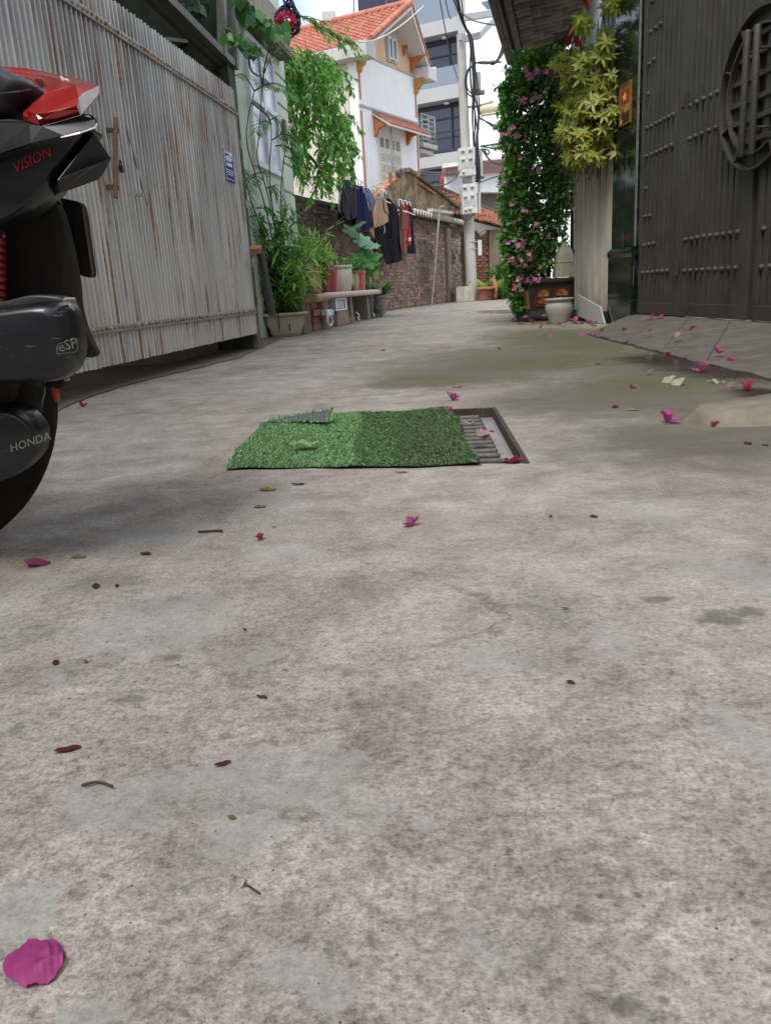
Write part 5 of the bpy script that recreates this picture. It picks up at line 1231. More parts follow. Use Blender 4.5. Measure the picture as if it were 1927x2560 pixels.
vb = thing('vent_block', 'white patterned vent block standing on the masonry block under the bench', 'vent block', bq((s0_ + s1_) / 2, .1, .157))
u0, u1, z0, z1 = bs(841, 770, .02), bs(869, 770, .02), .158, .285
def vb_(u, v, o): return bq(u0 + (u1 - u0) * u, .02 + .004 - o, z0 + (z1 - z0) * v)
m = MB()
for q in ((0, .12, 0, 1), (.86, 1, 0, 1), (.12, .86, 0, .12), (.12, .86, .88, 1)): m.par(vb_(q[0], q[2], 0), bd * (u1 - u0) * (q[1] - q[0]), bn * .07, ZUP * (z1 - z0) * (q[3] - q[2]))
part('rim', m, M_white, vb, bevel=.002, bseg=1)
m = MB(); m.par(vb_(.1, .1, -.05), bd * (u1 - u0) * .78, bn * .01, ZUP * (z1 - z0) * .8); part('back', m, M_dark, vb)
lt_ = MB()
for i in range(1, 4):
    for j in range(1, 4):
        cx, cy = .12 + .74 * i / 4, .12 + .76 * j / 4
        lt_.tube([vb_(cx + .095 * math.cos(a), cy + .095 * math.sin(a), -.012) for a in [2 * PI * k / 12 for k in range(13)]], .0045, 5)
for q in (.305, .49, .675):
    lt_.par(vb_(q - .02, .12, -.01), bd * (u1 - u0) * .04, bn * .012, ZUP * (z1 - z0) * .76); lt_.par(vb_(.12, q - .02, -.011), bd * (u1 - u0) * .74, bn * .012, ZUP * (z1 - z0) * .04)
part('tracery', lt_, M_white, vb)
jg = thing('white_jug', 'white plastic jug with big looped handle under the pot bench', 'jug', bq(bs(825, 800, .0), .0, 0))
q = lambda x, y, o=.0: bq(bs(x, y, o), o, bz(x, y, o))
m = MB(); m.tube(chaikin([q(820, 784), q(818, 800), q(820, 813), q(827, 815), q(831, 806), q(830, 795), q(824, 790), q(820, 784)], 2, False), .0105, 10); part('handle', m, M_white, jg, smooth=True)
m = MB(); m.par(q(818, 789, .0), q(830, 788) - q(818, 789), bn * .06, ZUP * .06); m.tube([q(828, 788, .02), q(829, 775, .02)], .022, 12); part('neck', m, M_white, jg, bevel=.004)
bk = thing('dark_bucket', 'dark grey plastic bucket with banded rim standing under the bench end', 'bucket', bq(bs(914, 800, .1), .1, 0))
cb = bq(bs(915, 800, .14), .14, 0); m = MB(); m.lathe([(.085, -.004), (.095, .01), (.105, .20), (.118, .205), (.118, .225), (.11, .23), (.112, .30), (.10, .30), (.095, .22)], cb, 24); part('body', m, mat('dark_grey_plastic', '#4c4e50', .55, 0, .2, 12, 0, 80, .5, '#8a8578'), bk, smooth=True, angle=40)
m = MB(); m.tube(chaikin([q(890, 781), q(899, 788), q(893, 797), q(899, 799)], 1, False), .008, 6); solo('white_hook', m, M_white, 'bent white wire hook beside the third brick pile under the bench', 'hook', smooth=True)

# ---- pots on the bench
def pot_px(nm, lb, xl, xr, yt, yb, off, prof, m_, sq=None, cat='flower pot', n=28, ztop=None, grp='pots crowded on the bench', soil=True):
    xc = (xl + xr) / 2; s_ = bs(xc, yb, off); c = bq(s_, off, BT + .002 if ztop is None else ztop)
    pxm = (at(xr, yb, c.y) - at(xl, yb, c.y)).length / 2; h = at(xc, yt, c.y).z - c.z
    t_ = thing(nm, lb, cat, c, grp); mm = MB(); mm.lathe([(r * pxm, z * h) for r, z in prof], c, n, sq=sq, rot=math.atan2(bd.y, bd.x) + (.05 if sq else 0)); part('body', mm, m_, t_, smooth=True, angle=38)
    if soil:
        r = prof[-1][0] * pxm * .86; mm = MB(); mm.lathe([(r, h * .90), (.001, h * .93)], c, n, sq=sq, rot=math.atan2(bd.y, bd.x)); part('soil', mm, M_soil, t_)
    return t_, c, pxm, h
M_soil = mat('potting_soil', '#3b2f26', .98, 0, .3, 20, .01, 60)
tall = [(.70, 0), (.78, .01), (.92, .84), (1.0, .85), (1.02, .97), (1.0, 1.0), (.9, 1.0), (.86, .88)]
urn = [(.62, 0), (.7, .02), (.86, .25), (1.0, .6), (.98, .78), (.86, .92), (.9, .97), (.86, 1.0), (.74, 1.0), (.72, .9)]
M_jar = mat('brown_grey_jar', '#5d524b', .65, 0, .15, 8, .002, 60, .3, '#3b332d')
M_tred = mat('terracotta_red', '#92503e', .7, 0, .15, 8, .002, 50, .25, '#b9a090')
M_pinkp = mat('pink_plastic_pot', '#b35f5e', .55, 0, .1, 6)
M_cwhite = mat('chalky_white_pot', '#c6c0b4', .75, 0, .1, 10, .003, 50, .3, '#948a7b')
M_beige = mat('beige_pot', '#a8977f', .75, 0, .12, 10, .002, 50, .25)
M_tmask = mat('mottled_terracotta', '#a4624d', .8, 0, .25, 14, .004, 40, .9, '#d8cabb')
pot_px('barrel_jar', 'tall brown grey jar bulging in the middle, leftmost on the pot bench', 712, 779, 627, 728, .26, urn, M_jar)
pot_px('terracotta_box', 'large square terracotta planter with thick rim on the bench', 777, 834, 655, 724, .20, tall, M_tred, 5)
pm, c_, r_, h_ = pot_px('mottled_pot', 'terracotta pot with white mottling and two dark holes, in front on the bench', 770, 808, 668, 725, .06, tall, M_tmask)
for u, v in ((.35, .72), (.42, .25)):
    m = MB(); q = c_ - bn * r_ * (.80 + .1 * v) + bd * (u - .35) * .05 + ZUP * h_ * v - bn * .004; m.tube([q + bn * .02, q - bn * .003], .014 if v < .5 else .008, 10); part('hole', m, M_dark, pm)
pot_px('narrow_pink_pot', 'narrow pink plastic pot squeezed between the terracotta planter and white pot', 824, 847, 674, 724, .08, tall, M_pinkp, 5)
wpot, c_, r_, h_ = pot_px('white_relief_pot', 'round chalky white pot with relief pattern and wavy rim on the bench', 838, 884, 663, 723, .12, [(.66, 0), (.74, .03), (.92, .35), (.98, .6), (.92, .80), (.84, .86), (.86, .90), (1.0, .92), (1.02, .98), (.95, 1.0), (.8, 1.0), (.78, .9)], M_cwhite)
m = MB()
for i in range(5): m.tube(chaikin([c_ - bn * r_ * .97 + bd * r_ * (.05 + .09 * i) + ZUP * h_ * .22, c_ - bn * r_ * .985 + bd * r_ * (.12 + .08 * i) + ZUP * h_ * .34, c_ - bn * r_ * .98 + bd * r_ * (.02 + .1 * i) + ZUP * h_ * .46], 1, False), .004, 5)
m.tube([c_ - bn * r_ * .95 - bd * r_ * .25 + ZUP * h_ * .72, c_ - bn * r_ * .9 - bd * r_ * .5 + ZUP * h_ * .70, c_ - bn * r_ * .92 - bd * r_ * .5 + ZUP * h_ * .58, c_ - bn * r_ * .97 - bd * r_ * .25 + ZUP * h_ * .6], .003, 5); part('relief', m, M_cwhite, wpot, smooth=True)
pot_px('beige_jar', 'small beige rounded jar between the white pot and rosy pot on the bench', 878, 899, 685, 722, .10, urn, M_beige)
pot_px('rosy_pot', 'rosy pink square pot with flared rim near the right bench end', 885, 915, 677, 721, .12, tall, M_pinkp, 5)
pot_px('grey_bench_pot', 'grey beige pot at the far right end of the bench', 908, 931, 687, 719, .16, tall, M_beige)
pot_px('back_pot', 'pale pot half hidden behind the terracotta planter on the bench', 822, 848, 652, 722, .30, tall, M_cwhite)
# ---- pots on the ground
def gpot(nm, lb, xl, xr, yt, yb, prof, m_, sq=None, n=32, rot=0.0, soil=True, grp=None):
    xc = (xl + xr) / 2; b = gnd(xc, yb); w = (at(xr, yb, b.y) - at(xl, yb, b.y)).length / 2; c = b + Vector((b.x / b.y * w * .8, w * .8, 0)); w *= (c.y / b.y); h = at(xc, yt, c.y).z
    t_ = thing(nm, lb, 'flower pot', c, grp); mm = MB(); mm.lathe([(r * w, z * h) for r, z in prof], c, n, sq=sq, rot=rot); part('body', mm, m_, t_, smooth=True, angle=38)
    if soil:
        mm = MB(); r = prof[-1][0] * w * .9; mm.lathe([(r, h * .9), (.001, h * .95)], c, n, sq=sq, rot=rot); part('soil', mm, M_soil, t_)
    return t_, c, w, h
M_cream_p = mat('cream_plastic_pot', '#bfb09c', .7, 0, .08, 7, .0015, 60, .35, '#7f7261')
wp1, wc, ww_, whh = gpot('cream_planter', 'big square cream planter on the ground left of the bench', 660, 772, 781, 842, [(.55, .0), (.60, .02), (.60, .08), (.66, .10), (.82, .55), (.86, .88), (1.0, .90), (1.02, .97), (1.0, 1.0), (.88, 1.0), (.84, .86)], M_cream_p, 16, 64, .14)
for i in range(3):
    m = MB(); q = wc + Vector((-.10 + i * .085, -ww_ * .5 + i * .028, .0)); m.box(q + ZUP * .008, (.04, .05, .02), Matrix.Rotation(.14, 3, 'Z')); part('foot', m, M_cream_p, wp1, bevel=.003, bseg=1)
M_gpot = mat('pale_grey_pot', '#8f8b82', .8, 0, .12, 9, .002, 50, .3)
gp, gc, gw, gh = gpot('grey_relief_pot', 'grey round pot with draped relief and wide rim at the right bench end', 926, 975, 738, 793, [(.42, 0), (.5, .03), (.46, .08), (.62, .22), (.8, .55), (.86, .84), (1.0, .87), (1.02, .95), (.98, 1.0), (.84, 1.0), (.8, .9)], M_gpot)
m = MB()
for k in range(3): m.tube(chaikin([gc + Vector((gw * .82 * math.sin(a), -gw * .82 * math.cos(a) - .002, gh * (.68 - .06 * k - (.3 - .05 * k) * math.sin((a + .9) / 1.8 * PI)))) for a in [-.9 + .3 * i for i in range(7)]], 1, False), .008, 6)
part('relief', m, M_gpot, gp, smooth=True)
for a in (-.6, .5):
    m = MB(); q = gc + Vector((gw * .5 * math.sin(a), -gw * .5 * math.cos(a), 0)); m.tube([q + ZUP * .0, q + ZUP * .05], [.022, .012], 8); part('foot', m, M_gpot, gp, smooth=True, angle=50)
for (x, y, wd, hg_, lb) in ((660, 842, .13, .06, 'lower of two loose brick pieces left of the cream planter'), (654, 824, .12, .075, 'upper of two loose brick pieces left of the cream planter')):
    q = gnd(662, 843); q.z = 0 if y > 830 else .062; m = MB(); m.box(q + Vector((0, .06, hg_ / 2)), (wd, .14, hg_)); m.v = [v + wob(v, 12, .02) for v in m.v]; solo('brick_piece', m, M_bk if y > 830 else M_beige, lb, 'brick', 'loose brick pieces', bevel=.01)
m = MB(); p0, p1 = WL.px(641, 628, .10), WL.px(672, 790, .12); m.par(p0, WL.d * .10, WL.n * .03, p1 - p0); solo('leaning_board', m, mat('dark_wet_board', '#3a352d', .9, 0, .3, 9, .004, 40), 'dark weathered board leaning against the green house behind the plants', 'board')
m = MB(); m.box(WL.px(640, 624, .10), (.07, .09, .035), Matrix.Rotation(.3, 3, 'X')); solo('brick_stub', m, M_terra, 'small brown brick stub resting on top of the leaning dark board', 'brick')

# ================================================================== RIGHT: glazed planter, white pot, jerrycan, boards
M_glaze = mat('dark_glaze', '#332e29', .35, 0, .2, 9, .002, 60, .35, '#6a5d50')
M_panelr = mat('red_panel', '#6b2a22', .45, 0, .25, 14, .001, 60, .3, '#3b2420')
M_goldr = mat('gold_relief', '#a27432', .5, .1, .25, 20)
M_carve = mat('brown_carving', '#8a6650', .7, 0, .25, 20, .004, 80)
pg = thing('glazed_planter', 'dark glazed planter with red flower panels under the bougainvillea', 'planter', gnd(1385, 805) + Vector((0, .3, 0)))
pc = Vector((at(1378, 740, 7.2).x + .015, 7.47, 0)); PH = at(1330, 698, pc.y - .24).z
# octagon-ish box: long sides with chamfered corners
def octo(hw, hd, ch, z): return [pc + Vector((x, y, z)) for x, y in ((-hw + ch, -hd), (hw - ch, -hd), (hw, -hd + ch), (hw, hd - ch), (hw - ch, hd), (-hw + ch, hd), (-hw, hd - ch), (-hw, -hd + ch))]
def loft(levels, mbx):
    rings = [octo(*l) for l in levels]; n = 8
    mbx.add([q for r in rings for q in r], [(i * n + j, i * n + (j + 1) % n, (i + 1) * n + (j + 1) % n, (i + 1) * n + j) for i in range(len(rings) - 1) for j in range(n)] + [tuple(range(n))[::-1], tuple((len(rings) - 1) * n + j for j in range(n))])
m = MB(); HW = .276; HD = .24
loft([(HW * .84, HD * .84, .06, .0), (HW * .9, HD * .9, .06, .04), (HW * .86, HD * .86, .06, .085), (HW * .86, HD * .86, .055, .10), (HW * .95, HD * .95, .055, PH * .83), (HW * 1.0, HD, .05, PH * .87), (HW * 1.07, HD * 1.07, .05, PH * .90), (HW * 1.07, HD * 1.07, .05, PH * .97), (HW, HD, .045, PH), (HW * .9, HD * .9, .04, PH * .985)], m)
part('body', m, M_glaze, pg, bevel=.006)
m = MB(); loft([(HW * .88, HD * .88, .04, PH * .9), (HW * .87, HD * .87, .04, PH * .992)], m); part('soil', m, M_soil, pg)
def facep(u, v, o=0.0):   # front face of planter
    k = .86 + .09 * (v - .10 / PH) / .73; return pc + Vector((HW * k * u, -HD * k - o, PH * v))
for u0, u1 in ((-.62, -.06), (.04, .62)):
    m = MB(); m.prism([facep(u0, .34, .001), facep(u1, .34, .001), facep(u1, .76, .001), facep(u0, .76, .001)], (0, -.006, 0)); pn = part('panel', m, M_panelr, pg)
    m = MB(); uc = (u0 + u1) / 2
    for i in range(13): a = PI * i / 12; m.leaf(facep(uc + .02, .60, .009), Vector((math.cos(a) * .9, -.25, math.sin(a) * .8)), Vector((0, -1, .2)), .055, .018, .1, .1, 2)
    m.tube([facep(uc, .58, .010), facep(uc - .08, .48, .010), facep(uc - .02, .38, .010)], .004, 5)
    for i in range(5): m.leaf(facep(uc - .05 + .03 * i, .42, .009), Vector((U_(-1, 1), -.2, U_(-.2, .8))), Vector((0, -1, 0)), .05, .02, .1, .1, 2)
    part('flower_relief', m, M_goldr, pn, smooth=True)
    pn.name = 'panel'
def cfp(u, v, o=0.0):
    k = .86 + .09 * (v - .10 / PH) / .73; a, b = Vector((-HW * k, (-HD * k + .055), 0)), Vector((-HW * k + .055, -HD * k, 0)); q = a.lerp(b, u); nn = Vector((-1, -1, 0)).normalized(); return pc + q + nn * o + ZUP * PH * v
m = MB(); m.prism([cfp(.15, .30, .001), cfp(.9, .30, .001), cfp(.9, .80, .001), cfp(.15, .80, .001)], Vector((-1, -1, 0)) * .004)
for i in range(9): m.leaf(cfp(.5, .34 + .05 * i, .006), Vector(((-1) ** i * .5, -.3, .8)), Vector((-1, -1, 0)), .045, .02, .2, .1, 2)
part('carved_corner', m, M_carve, pg)
for x, y in ((-.8, -.8), (.8, -.8), (-.2, -.86)):
    m = MB(); q = pc + Vector((HW * x, HD * y, 0)); m.lathe([(.03, -.003), (.05, .01), (.055, .04), (.03, .07)], q, 14, 1.2, .9); part('foot', m, M_glaze, pg, smooth=True)
M_wceram = mat('white_ceramic', '#9f9b92', .55, 0, .08, 6, .001, 60, .2, '#6f6a60')
cpt, cc, cw_, ch_ = gpot('white_ceramic_pot', 'round off white ceramic pot in front of the glazed planter', 1361, 1432, 745, 808, [(.66, 0), (.68, .02), (.70, .10), (.82, .3), (.95, .55), (.93, .72), (.82, .84), (.80, .88), (.98, .93), (1.0, .97), (.97, 1.0), (.86, 1.0), (.80, .92)], M_wceram)
M_can = mat('milky_jerrycan', '#b9b39c', .45, 0, .05, 8, 0, 80, .3, '#8d856d')
jc = thing('jerrycan', 'milky white plastic jerrycan resting on the rim of the glazed planter', 'jerrycan', pc + Vector((.1, -.2, PH)))
JY = pc.y - HD + .02
def jq(x, y, dy=0.0): return at(x, y, JY + dy)
secs = [(693, 1383, 1428), (690, 1382, 1429), (655, 1386, 1429), (638, 1388, 1429), (630, 1392, 1428), (619, 1398, 1422), (611, 1404, 1414), (606, 1405, 1413), (604, 1405, 1413)]
m = MB(); vs = []; nsec = 20
for y, xl, xr in secs:
    a_, b_ = jq(xl, y, .07), jq(xr, y, .07); c_ = (a_ + b_) / 2; hw = (b_.x - a_.x) / 2; hd = min(.075, hw * 1.1) 
    for i in range(nsec):
        a = 2 * PI * i / nsec; ca, sa = math.cos(a), math.sin(a); q = (abs(ca) ** 4.5 + abs(sa) ** 4.5) ** (-1 / 4.5); vs.append(Vector((c_.x + hw * q * ca, c_.y + hd * q * sa, c_.z)))
k_ = len(secs); m.add(vs, [(i * nsec + j, i * nsec + (j + 1) % nsec, (i + 1) * nsec + (j + 1) % nsec, (i + 1) * nsec + j) for i in range(k_ - 1) for j in range(nsec)] + [tuple(range(nsec))[::-1], tuple((k_ - 1) * nsec + j for j in range(nsec))])
part('body', m, M_can, jc, smooth=True, angle=50)
m = MB(); c_ = jq(1409, 655, .07); m.lathe([(.078, 0), (.0835, .004), (.0835, .012), (.078, .016)], c_ + Vector((-.002, 0, -.008)), 24, sx=1.0, sy=.96, sq=4.5); part('shoulder_rib', m, M_can, jc, smooth=True, angle=40)
m = MB(); m.tube(chaikin([jq(1412, 608, .03), jq(1417, 607, .03), jq(1421, 613, .03), jq(1425, 622, .03)], 1, False), .007, 8); part('handle', m, M_can, jc, smooth=True)
M_foam = mat('foam_board', '#a8a6a8', .7, 0, .05, 8, .001, 60)
for pl_, dd, lb in (([(1441, 735), (1499, 767), (1510, 809), (1493, 809), (1440, 790)], .0, 'front white foam board with cut corner leaning beside the planter'), ([(1452, 738), (1472, 744), (1477, 752), (1477, 790), (1452, 780)], .08, 'rear white foam board behind the front one beside the planter')):
    f0, f1 = gnd(1440, 803), gnd(1510, 811); fwl = Wall((f0.x, f0.y), (f1.x - f0.x, f1.y - f0.y)); sgn = -1 if fwl.n.y > 0 else 1
    P = [fwl.px(x, y, -sgn * dd) for x, y in pl_]; m = MB(); m.prism(P, fwl.n * -sgn * .012); solo('foam_board', m, M_foam, lb, 'foam board', 'foam boards by the planter', bevel=.002, bseg=1)
# ================================================================== PLANTS
random.seed(31)
L_tree = leafmat('fig_leaf', ['#457a30', '#5b9640', '#78b254', '#9ccb70', '#386428', '#88be5c'], .4, .45)
L_twig = mat('twig_bark', '#5c5142', .9, 0, .2, 12)
L_dtwig = mat('dark_twig', '#3a342b', .9, 0, .2, 12)
def strands(mb, wood, starts, L, droop, nleaf, ll, lw, side=.5):
    for p, d in starts:
        pts = [p]; d = Vector(d); k = 7
        for i in range(k): d = (d + Vector((0, 0, -droop)) + dirv() * .12).normalized(); pts.append(pts[-1] + d * L / k)
        if wood is not None: wood.tube(pts, [.006 * (1 - i / (k + 2)) for i in range(k + 1)], 4, False)
        for i in range(nleaf):
            u = U_(.08, 1) * k; j = min(int(u), k - 1); q = pts[j].lerp(pts[j + 1], u - j); ax = (pts[j + 1] - pts[j]).normalized()
            dd = (ax * .6 + dirv() * side + Vector((0, 0, -.45))).normalized(); mb.leaf(q, dd, Vector((U_(-.5, .5), U_(-.6, .1), .8)), ll * U_(.7, 1.2), lw * U_(.8, 1.1), .3, .2, 2)
TY = 10.0
fig = thing('weeping_fig', 'weeping green tree leaning past the corner of the pale green house', 'tree', at(700, 800, 10.6))
m = MB(); m.tube([at(690, 870, 10.7), at(700, 600, 10.7), at(725, 400, 10.5)], [.09, .08, .07], 10)
for q in ((820, 260), (840, 340), (720, 220), (800, 420)): m.tube(chaikin([at(730, 360, 10.5), at((730 + q[0]) / 2, q[1] - 40, 10.2), at(*q, 9.9)], 2, False), .018, 6)
part('trunk', m, L_twig, fig, smooth=True)
cr = MB(); wd = MB(); blobs = [(720, 185, 40, 35, 1.0), (750, 150, 45, 28, .9), (800, 165, 40, 25, .6), (790, 200, 70, 45, 1.0), (840, 225, 45, 45, .6), (760, 260, 80, 50, 1.1), (725, 330, 50, 60, 1.0), (800, 330, 70, 55, .95), (850, 320, 30, 60, .5), (770, 390, 65, 45, .65), (725, 425, 40, 45, .5), (825, 400, 32, 45, .35), (805, 460, 20, 40, .35), (862, 350, 20, 40, .5), (715, 130, 25, 25, .5), (700, 250, 30, 80, .8), (870, 415, 20, 20, .25)]
for x, y, rx, ry, w in blobs:
    st = []
    for _ in range(int(38 * w)):
        a, r_ = U_(0, 2 * PI), math.sqrt(R_()); st.append((at(x - 12 + rx * r_ * math.cos(a), y + ry * r_ * math.sin(a) - 16, TY + U_(-.45, .5)), Vector((U_(-.3, .7), U_(-.5, .3), U_(-.3, .5)))))
    strands(cr, wd, st, .24, .30, 16, .078, .030, .8)
st = [(at(735 + i * 8, 28 + i * 5 + U_(-14, 14), 9.6), Vector((.9, 0, U_(-.4, .3)))) for i in range(17)]
strands(cr, wd, st, .30, .15, 9, .075, .024)
part('branch', wd, L_twig, fig, kind='stuff'); part('crown', cr, L_tree, fig, smooth=True)

L_palm = leafmat('palm_leaflet', ['#386632', '#48803c', '#62964a', '#2e562c'], .4, .35)
L_olive = leafmat('olive_frond', ['#6f7f3e', '#84914d', '#596b35'], .45, .3)
def frond(mb, wood, p0, p1, sag, n, ll, lw, ang=.75):
    p0, p1 = Vector(p0), Vector(p1); mid = (p0 + p1) / 2 + ZUP * sag; pts = chaikin([p0, mid, p1], 3, False); wood.tube(pts, [.006 - .0045 * i / len(pts) for i in range(len(pts))], 5, False)
    k = len(pts) - 1
    for i in range(n):
        u = (.22 + .78 * i / n) * k; j = min(int(u), k - 1); q = pts[j].lerp(pts[j + 1], u - j); ax = (pts[j + 1] - pts[j]).normalized(); sd = ax.cross(Vector((0, -.6, 1))).normalized(); l_ = ll * (1 - .55 * abs(i / n - .35))
        for s in (-1, 1): mb.leaf(q, ax * ang + sd * s + Vector((0, 0, U_(-.35, .05))), ZUP + Vector((0, -.4, 0)), l_ * U_(.85, 1.1), lw, .2, .25, 2)
pm = thing('tall_palm', 'tall slender palm with thin dark stems before the pale green house window', 'palm', gnd(712, 835) + Vector((0, .15, .2)))
lf_, wo = MB(), MB(); PYY = 7.18
def pat(x, y, Y=PYY): return at(x, y, min(Y, WH.px(x, y, .10).y))
stems = [[(706, 775), (690, 640), (665, 520), (640, 440), (615, 360), (618, 300), (636, 228)], [(712, 770), (700, 640), (668, 470), (640, 400), (648, 340), (655, 210), (670, 130)], [(716, 775), (705, 650), (680, 520), (672, 420), (680, 350), (676, 300)], [(720, 775), (712, 620), (700, 480), (712, 380), (722, 330)], [(700, 780), (672, 620), (640, 540), (618, 470), (610, 420)], [(708, 780), (690, 560), (664, 430)]]
for i, s_ in enumerate(stems):
    pts = chaikin([pat(x, y, PYY + .04 * i) for x, y in s_], 2, False); wo.tube(pts, [.0065 - .0035 * k / len(pts) for k in range(len(pts))], 7)
fr = [((636, 228), (590, 190), .08, 1), ((636, 228), (698, 222), .05, 1), ((636, 228), (740, 240), .10, 1), ((655, 210), (672, 118), .02, 0), ((655, 215), (640, 110), .05, 0), ((655, 200), (690, 130), .03, 0), ((676, 300), (720, 360), .12, 1), ((676, 305), (640, 330), .05, 1), ((680, 350), (757, 372), .10, 1), ((690, 365), (748, 402), .07, 1),
      ((722, 330), (735, 395), .08, 1), ((712, 390), (762, 470), .10, 1), ((664, 430), (612, 470), .05, 1), ((610, 420), (598, 470), .05, 1), ((640, 440), (604, 520), .08, 1), ((668, 470), (720, 520), .10, 1), ((640, 540), (604, 570), .04, 1), ((690, 560), (742, 600), .09, 1), ((690, 600), (640, 640), .06, 1), ((700, 560), (660, 520), .05, 1)]
for i, (a, b, sg_, kk) in enumerate(fr):
    frond(lf_, wo, pat(*a, PYY), pat(*b, PYY - .1 + .25 * R_()), sg_, 16 if kk else 13, .13 if kk else .17, .011 if kk else .007)
part('stem', wo, L_dtwig, pm, smooth=True, kind='stuff'); part('frond', lf_, L_palm, pm, smooth=True, kind='stuff')
def bamboo(nm, lb, c, rad, H, nst, nl, ll, lw, mm, box=None, cat='plant', lean=.25, parts_=True):
    t_ = thing(nm, lb, cat, c); l_, w_ = MB(), MB()
    for i in range(nst):
        a = U_(0, 2 * PI); p = Vector(c) + Vector((math.cos(a), math.sin(a), 0)) * U_(0, rad); d = Vector((U_(-lean, lean), U_(-lean, lean), 1)); h_ = H * U_(.55, 1.05); pts = [p + Vector((d.x * h_ * u * u, d.y * h_ * u * u, h_ * u)) for u in [k / 6 for k in range(7)]]
        w_.tube(pts, [.005 - .0035 * k / 6 for k in range(7)], 5, False)
        for k in range(nl):
            u = U_(.25, 1.0) * 6; j = min(int(u), 5); q = pts[j].lerp(pts[j + 1], u - j); dd = (dirv() * .9 + Vector((0, -.1, .25))).normalized(); l_.leaf(q, dd, Vector((U_(-.4, .4), U_(-.6, .2), .9)), ll * U_(.6, 1.15), lw * U_(.8, 1.1), .2, .3, 2)
    part('stem', w_, L_dtwig, t_, kind='stuff'); part('foliage', l_, mm, t_, smooth=True); return t_
L_bam = leafmat('bamboo_leaf', ['#487a38', '#5f9645', '#7dae58', '#3a672e'], .4, .4)
L_lime = leafmat('lime_leaf', ['#5f9540', '#7cb050', '#9ac564', '#4b7f36'], .4, .42)
bamboo('bamboo_palm', 'bushy bamboo palm growing from the cream planter beside the bench', wc + ZUP * whh * .9, ww_ * .6, .56, 50, 16, .19, .024, L_lime, lean=.75)
bamboo('dark_bush', 'dense leafy bush rising behind the cream planter against the green house', Vector((at(672, 760, 7.25).x, 7.25, .05)), .20, 1.0, 44, 56, .085, .026, L_bam, lean=.32)
bamboo('thin_bamboo', 'light green thin leaved bushes crowding above the terracotta planter', bq(bs(770, 700, .3), .34, BT), .24, .62, 40, 30, .12, .020, L_lime, lean=.45)
bamboo('lime_bush', 'pale lime leafy bush above the white relief pot', bq(bs(848, 700, .25), .28, BT), .22, .42, 34, 34, .07, .024, L_lime, lean=.5)
bamboo('pot_seedling', 'small leafy seedlings sprouting from the rosy pot group on the bench', bq(bs(865, 690, .3), .36, BT), .15, .30, 12, 14, .06, .02, L_mid, lean=.4)
# dead straw and stalks in the cream planter
m = MB()
for i in range(120):
    a = U_(0, 2 * PI); q = wc + Vector((math.cos(a), math.sin(a), 0)) * ww_ * U_(0, .8) + ZUP * (whh * .93); d = Vector((math.cos(a), math.sin(a), U_(-.1, .5))).normalized(); m.leaf(q, d, ZUP, U_(.05, .13), .007, .1, .3, 2)
solo('dead_straw', m, mat('dry_straw', '#7d6a50', .9, 0, .3, 30), 'dry brown straw and dead leaves on top of the cream planter soil', 'straw')['kind'] = 'stuff'
# big lobed leaves (squash like) over the bench end
L_big = leafmat('big_lobed_leaf', ['#457f44', '#569652', '#386e3a'], .45, .3)
L_bigp = leafmat('pale_lobed_leaf', ['#79a98a', '#86b596'], .5, .25)
sq = thing('squash_plant', 'squash like plant with broad lobed leaves hanging over the right end of the bench', 'plant', bq(bs(905, 720, .2), .2, BT))
def broad(size, lobes=5, depth=.22):
    m = MB(); n = 45; vs = [Vector((0, 0, 0))]
    for ring in (.45, 1.0):
        for i in range(n):
            a = 2 * PI * i / n; r = (1 - depth * (.5 - .5 * math.cos(lobes * a)) ** 1.0) * (1 if abs(a - PI) > .3 else .55 + .45 * abs(a - PI) / .3)
            vs.append(Vector((math.cos(a) * r * ring, math.sin(a) * r * ring, -.16 * ring * ring + .03 * math.sin(3 * a) * ring)) * size)
    m.add(vs, [(0, 1 + i, 1 + (i + 1) % n) for i in range(n)] + [(1 + i, 1 + n + i, 1 + n + (i + 1) % n, 1 + (i + 1) % n) for i in range(n)]); return m
bme = [broad(1, 5, .34).mesh('large_leaf', L_big, smooth=True), broad(1, 7, .30).mesh('large_leaf', L_bigp, smooth=True)]
stm_ = MB(); sb_ = bq(bs(900, 720, .2), .2, BT)
for x, y, sz, k, tl, rot in [(878, 575, 30, 0, .5, .2), (908, 598, 34, 1, .55, -.4), (930, 612, 26, 1, .3, -.9), (895, 560, 26, 0, .25, .8), (918, 628, 30, 0, .7, .1), (936, 640, 24, 0, .5, -.7), (890, 645, 34, 0, .75, .5), (925, 655, 28, 0, .6, -.3), (882, 680, 30, 0, .8, .2), (922, 674, 26, 0, .8, -.5), (905, 700, 20, 0, .9, 0), (866, 662, 24, 0, .6, .8), (899, 668, 24, 0, .8, 1.2), (940, 660, 18, 0, .5, -1)]:
    Yq = sb_.y + U_(-.2, .1); c = at(x, y, Yq); s_ = sz * .82 * Yq / FPX
    N = Vector((U_(-.6, .6), -tl - .1, 1 - tl * .4)).normalized(); X = Vector((math.cos(rot), 0, -.3 * math.sin(rot) - .2)); X = (X - N * X.dot(N)).normalized(); inst('large_leaf', bme[k], frame(c, X * s_, N.cross(X) * s_, N * s_), sq)
    stm_.tube(chaikin([sb_, (sb_ + c) / 2 + ZUP * .05, c], 2, False), .004, 5)
part('stem', stm_, mat('green_stem', '#5d7a3e', .6), sq, smooth=True, kind='stuff')
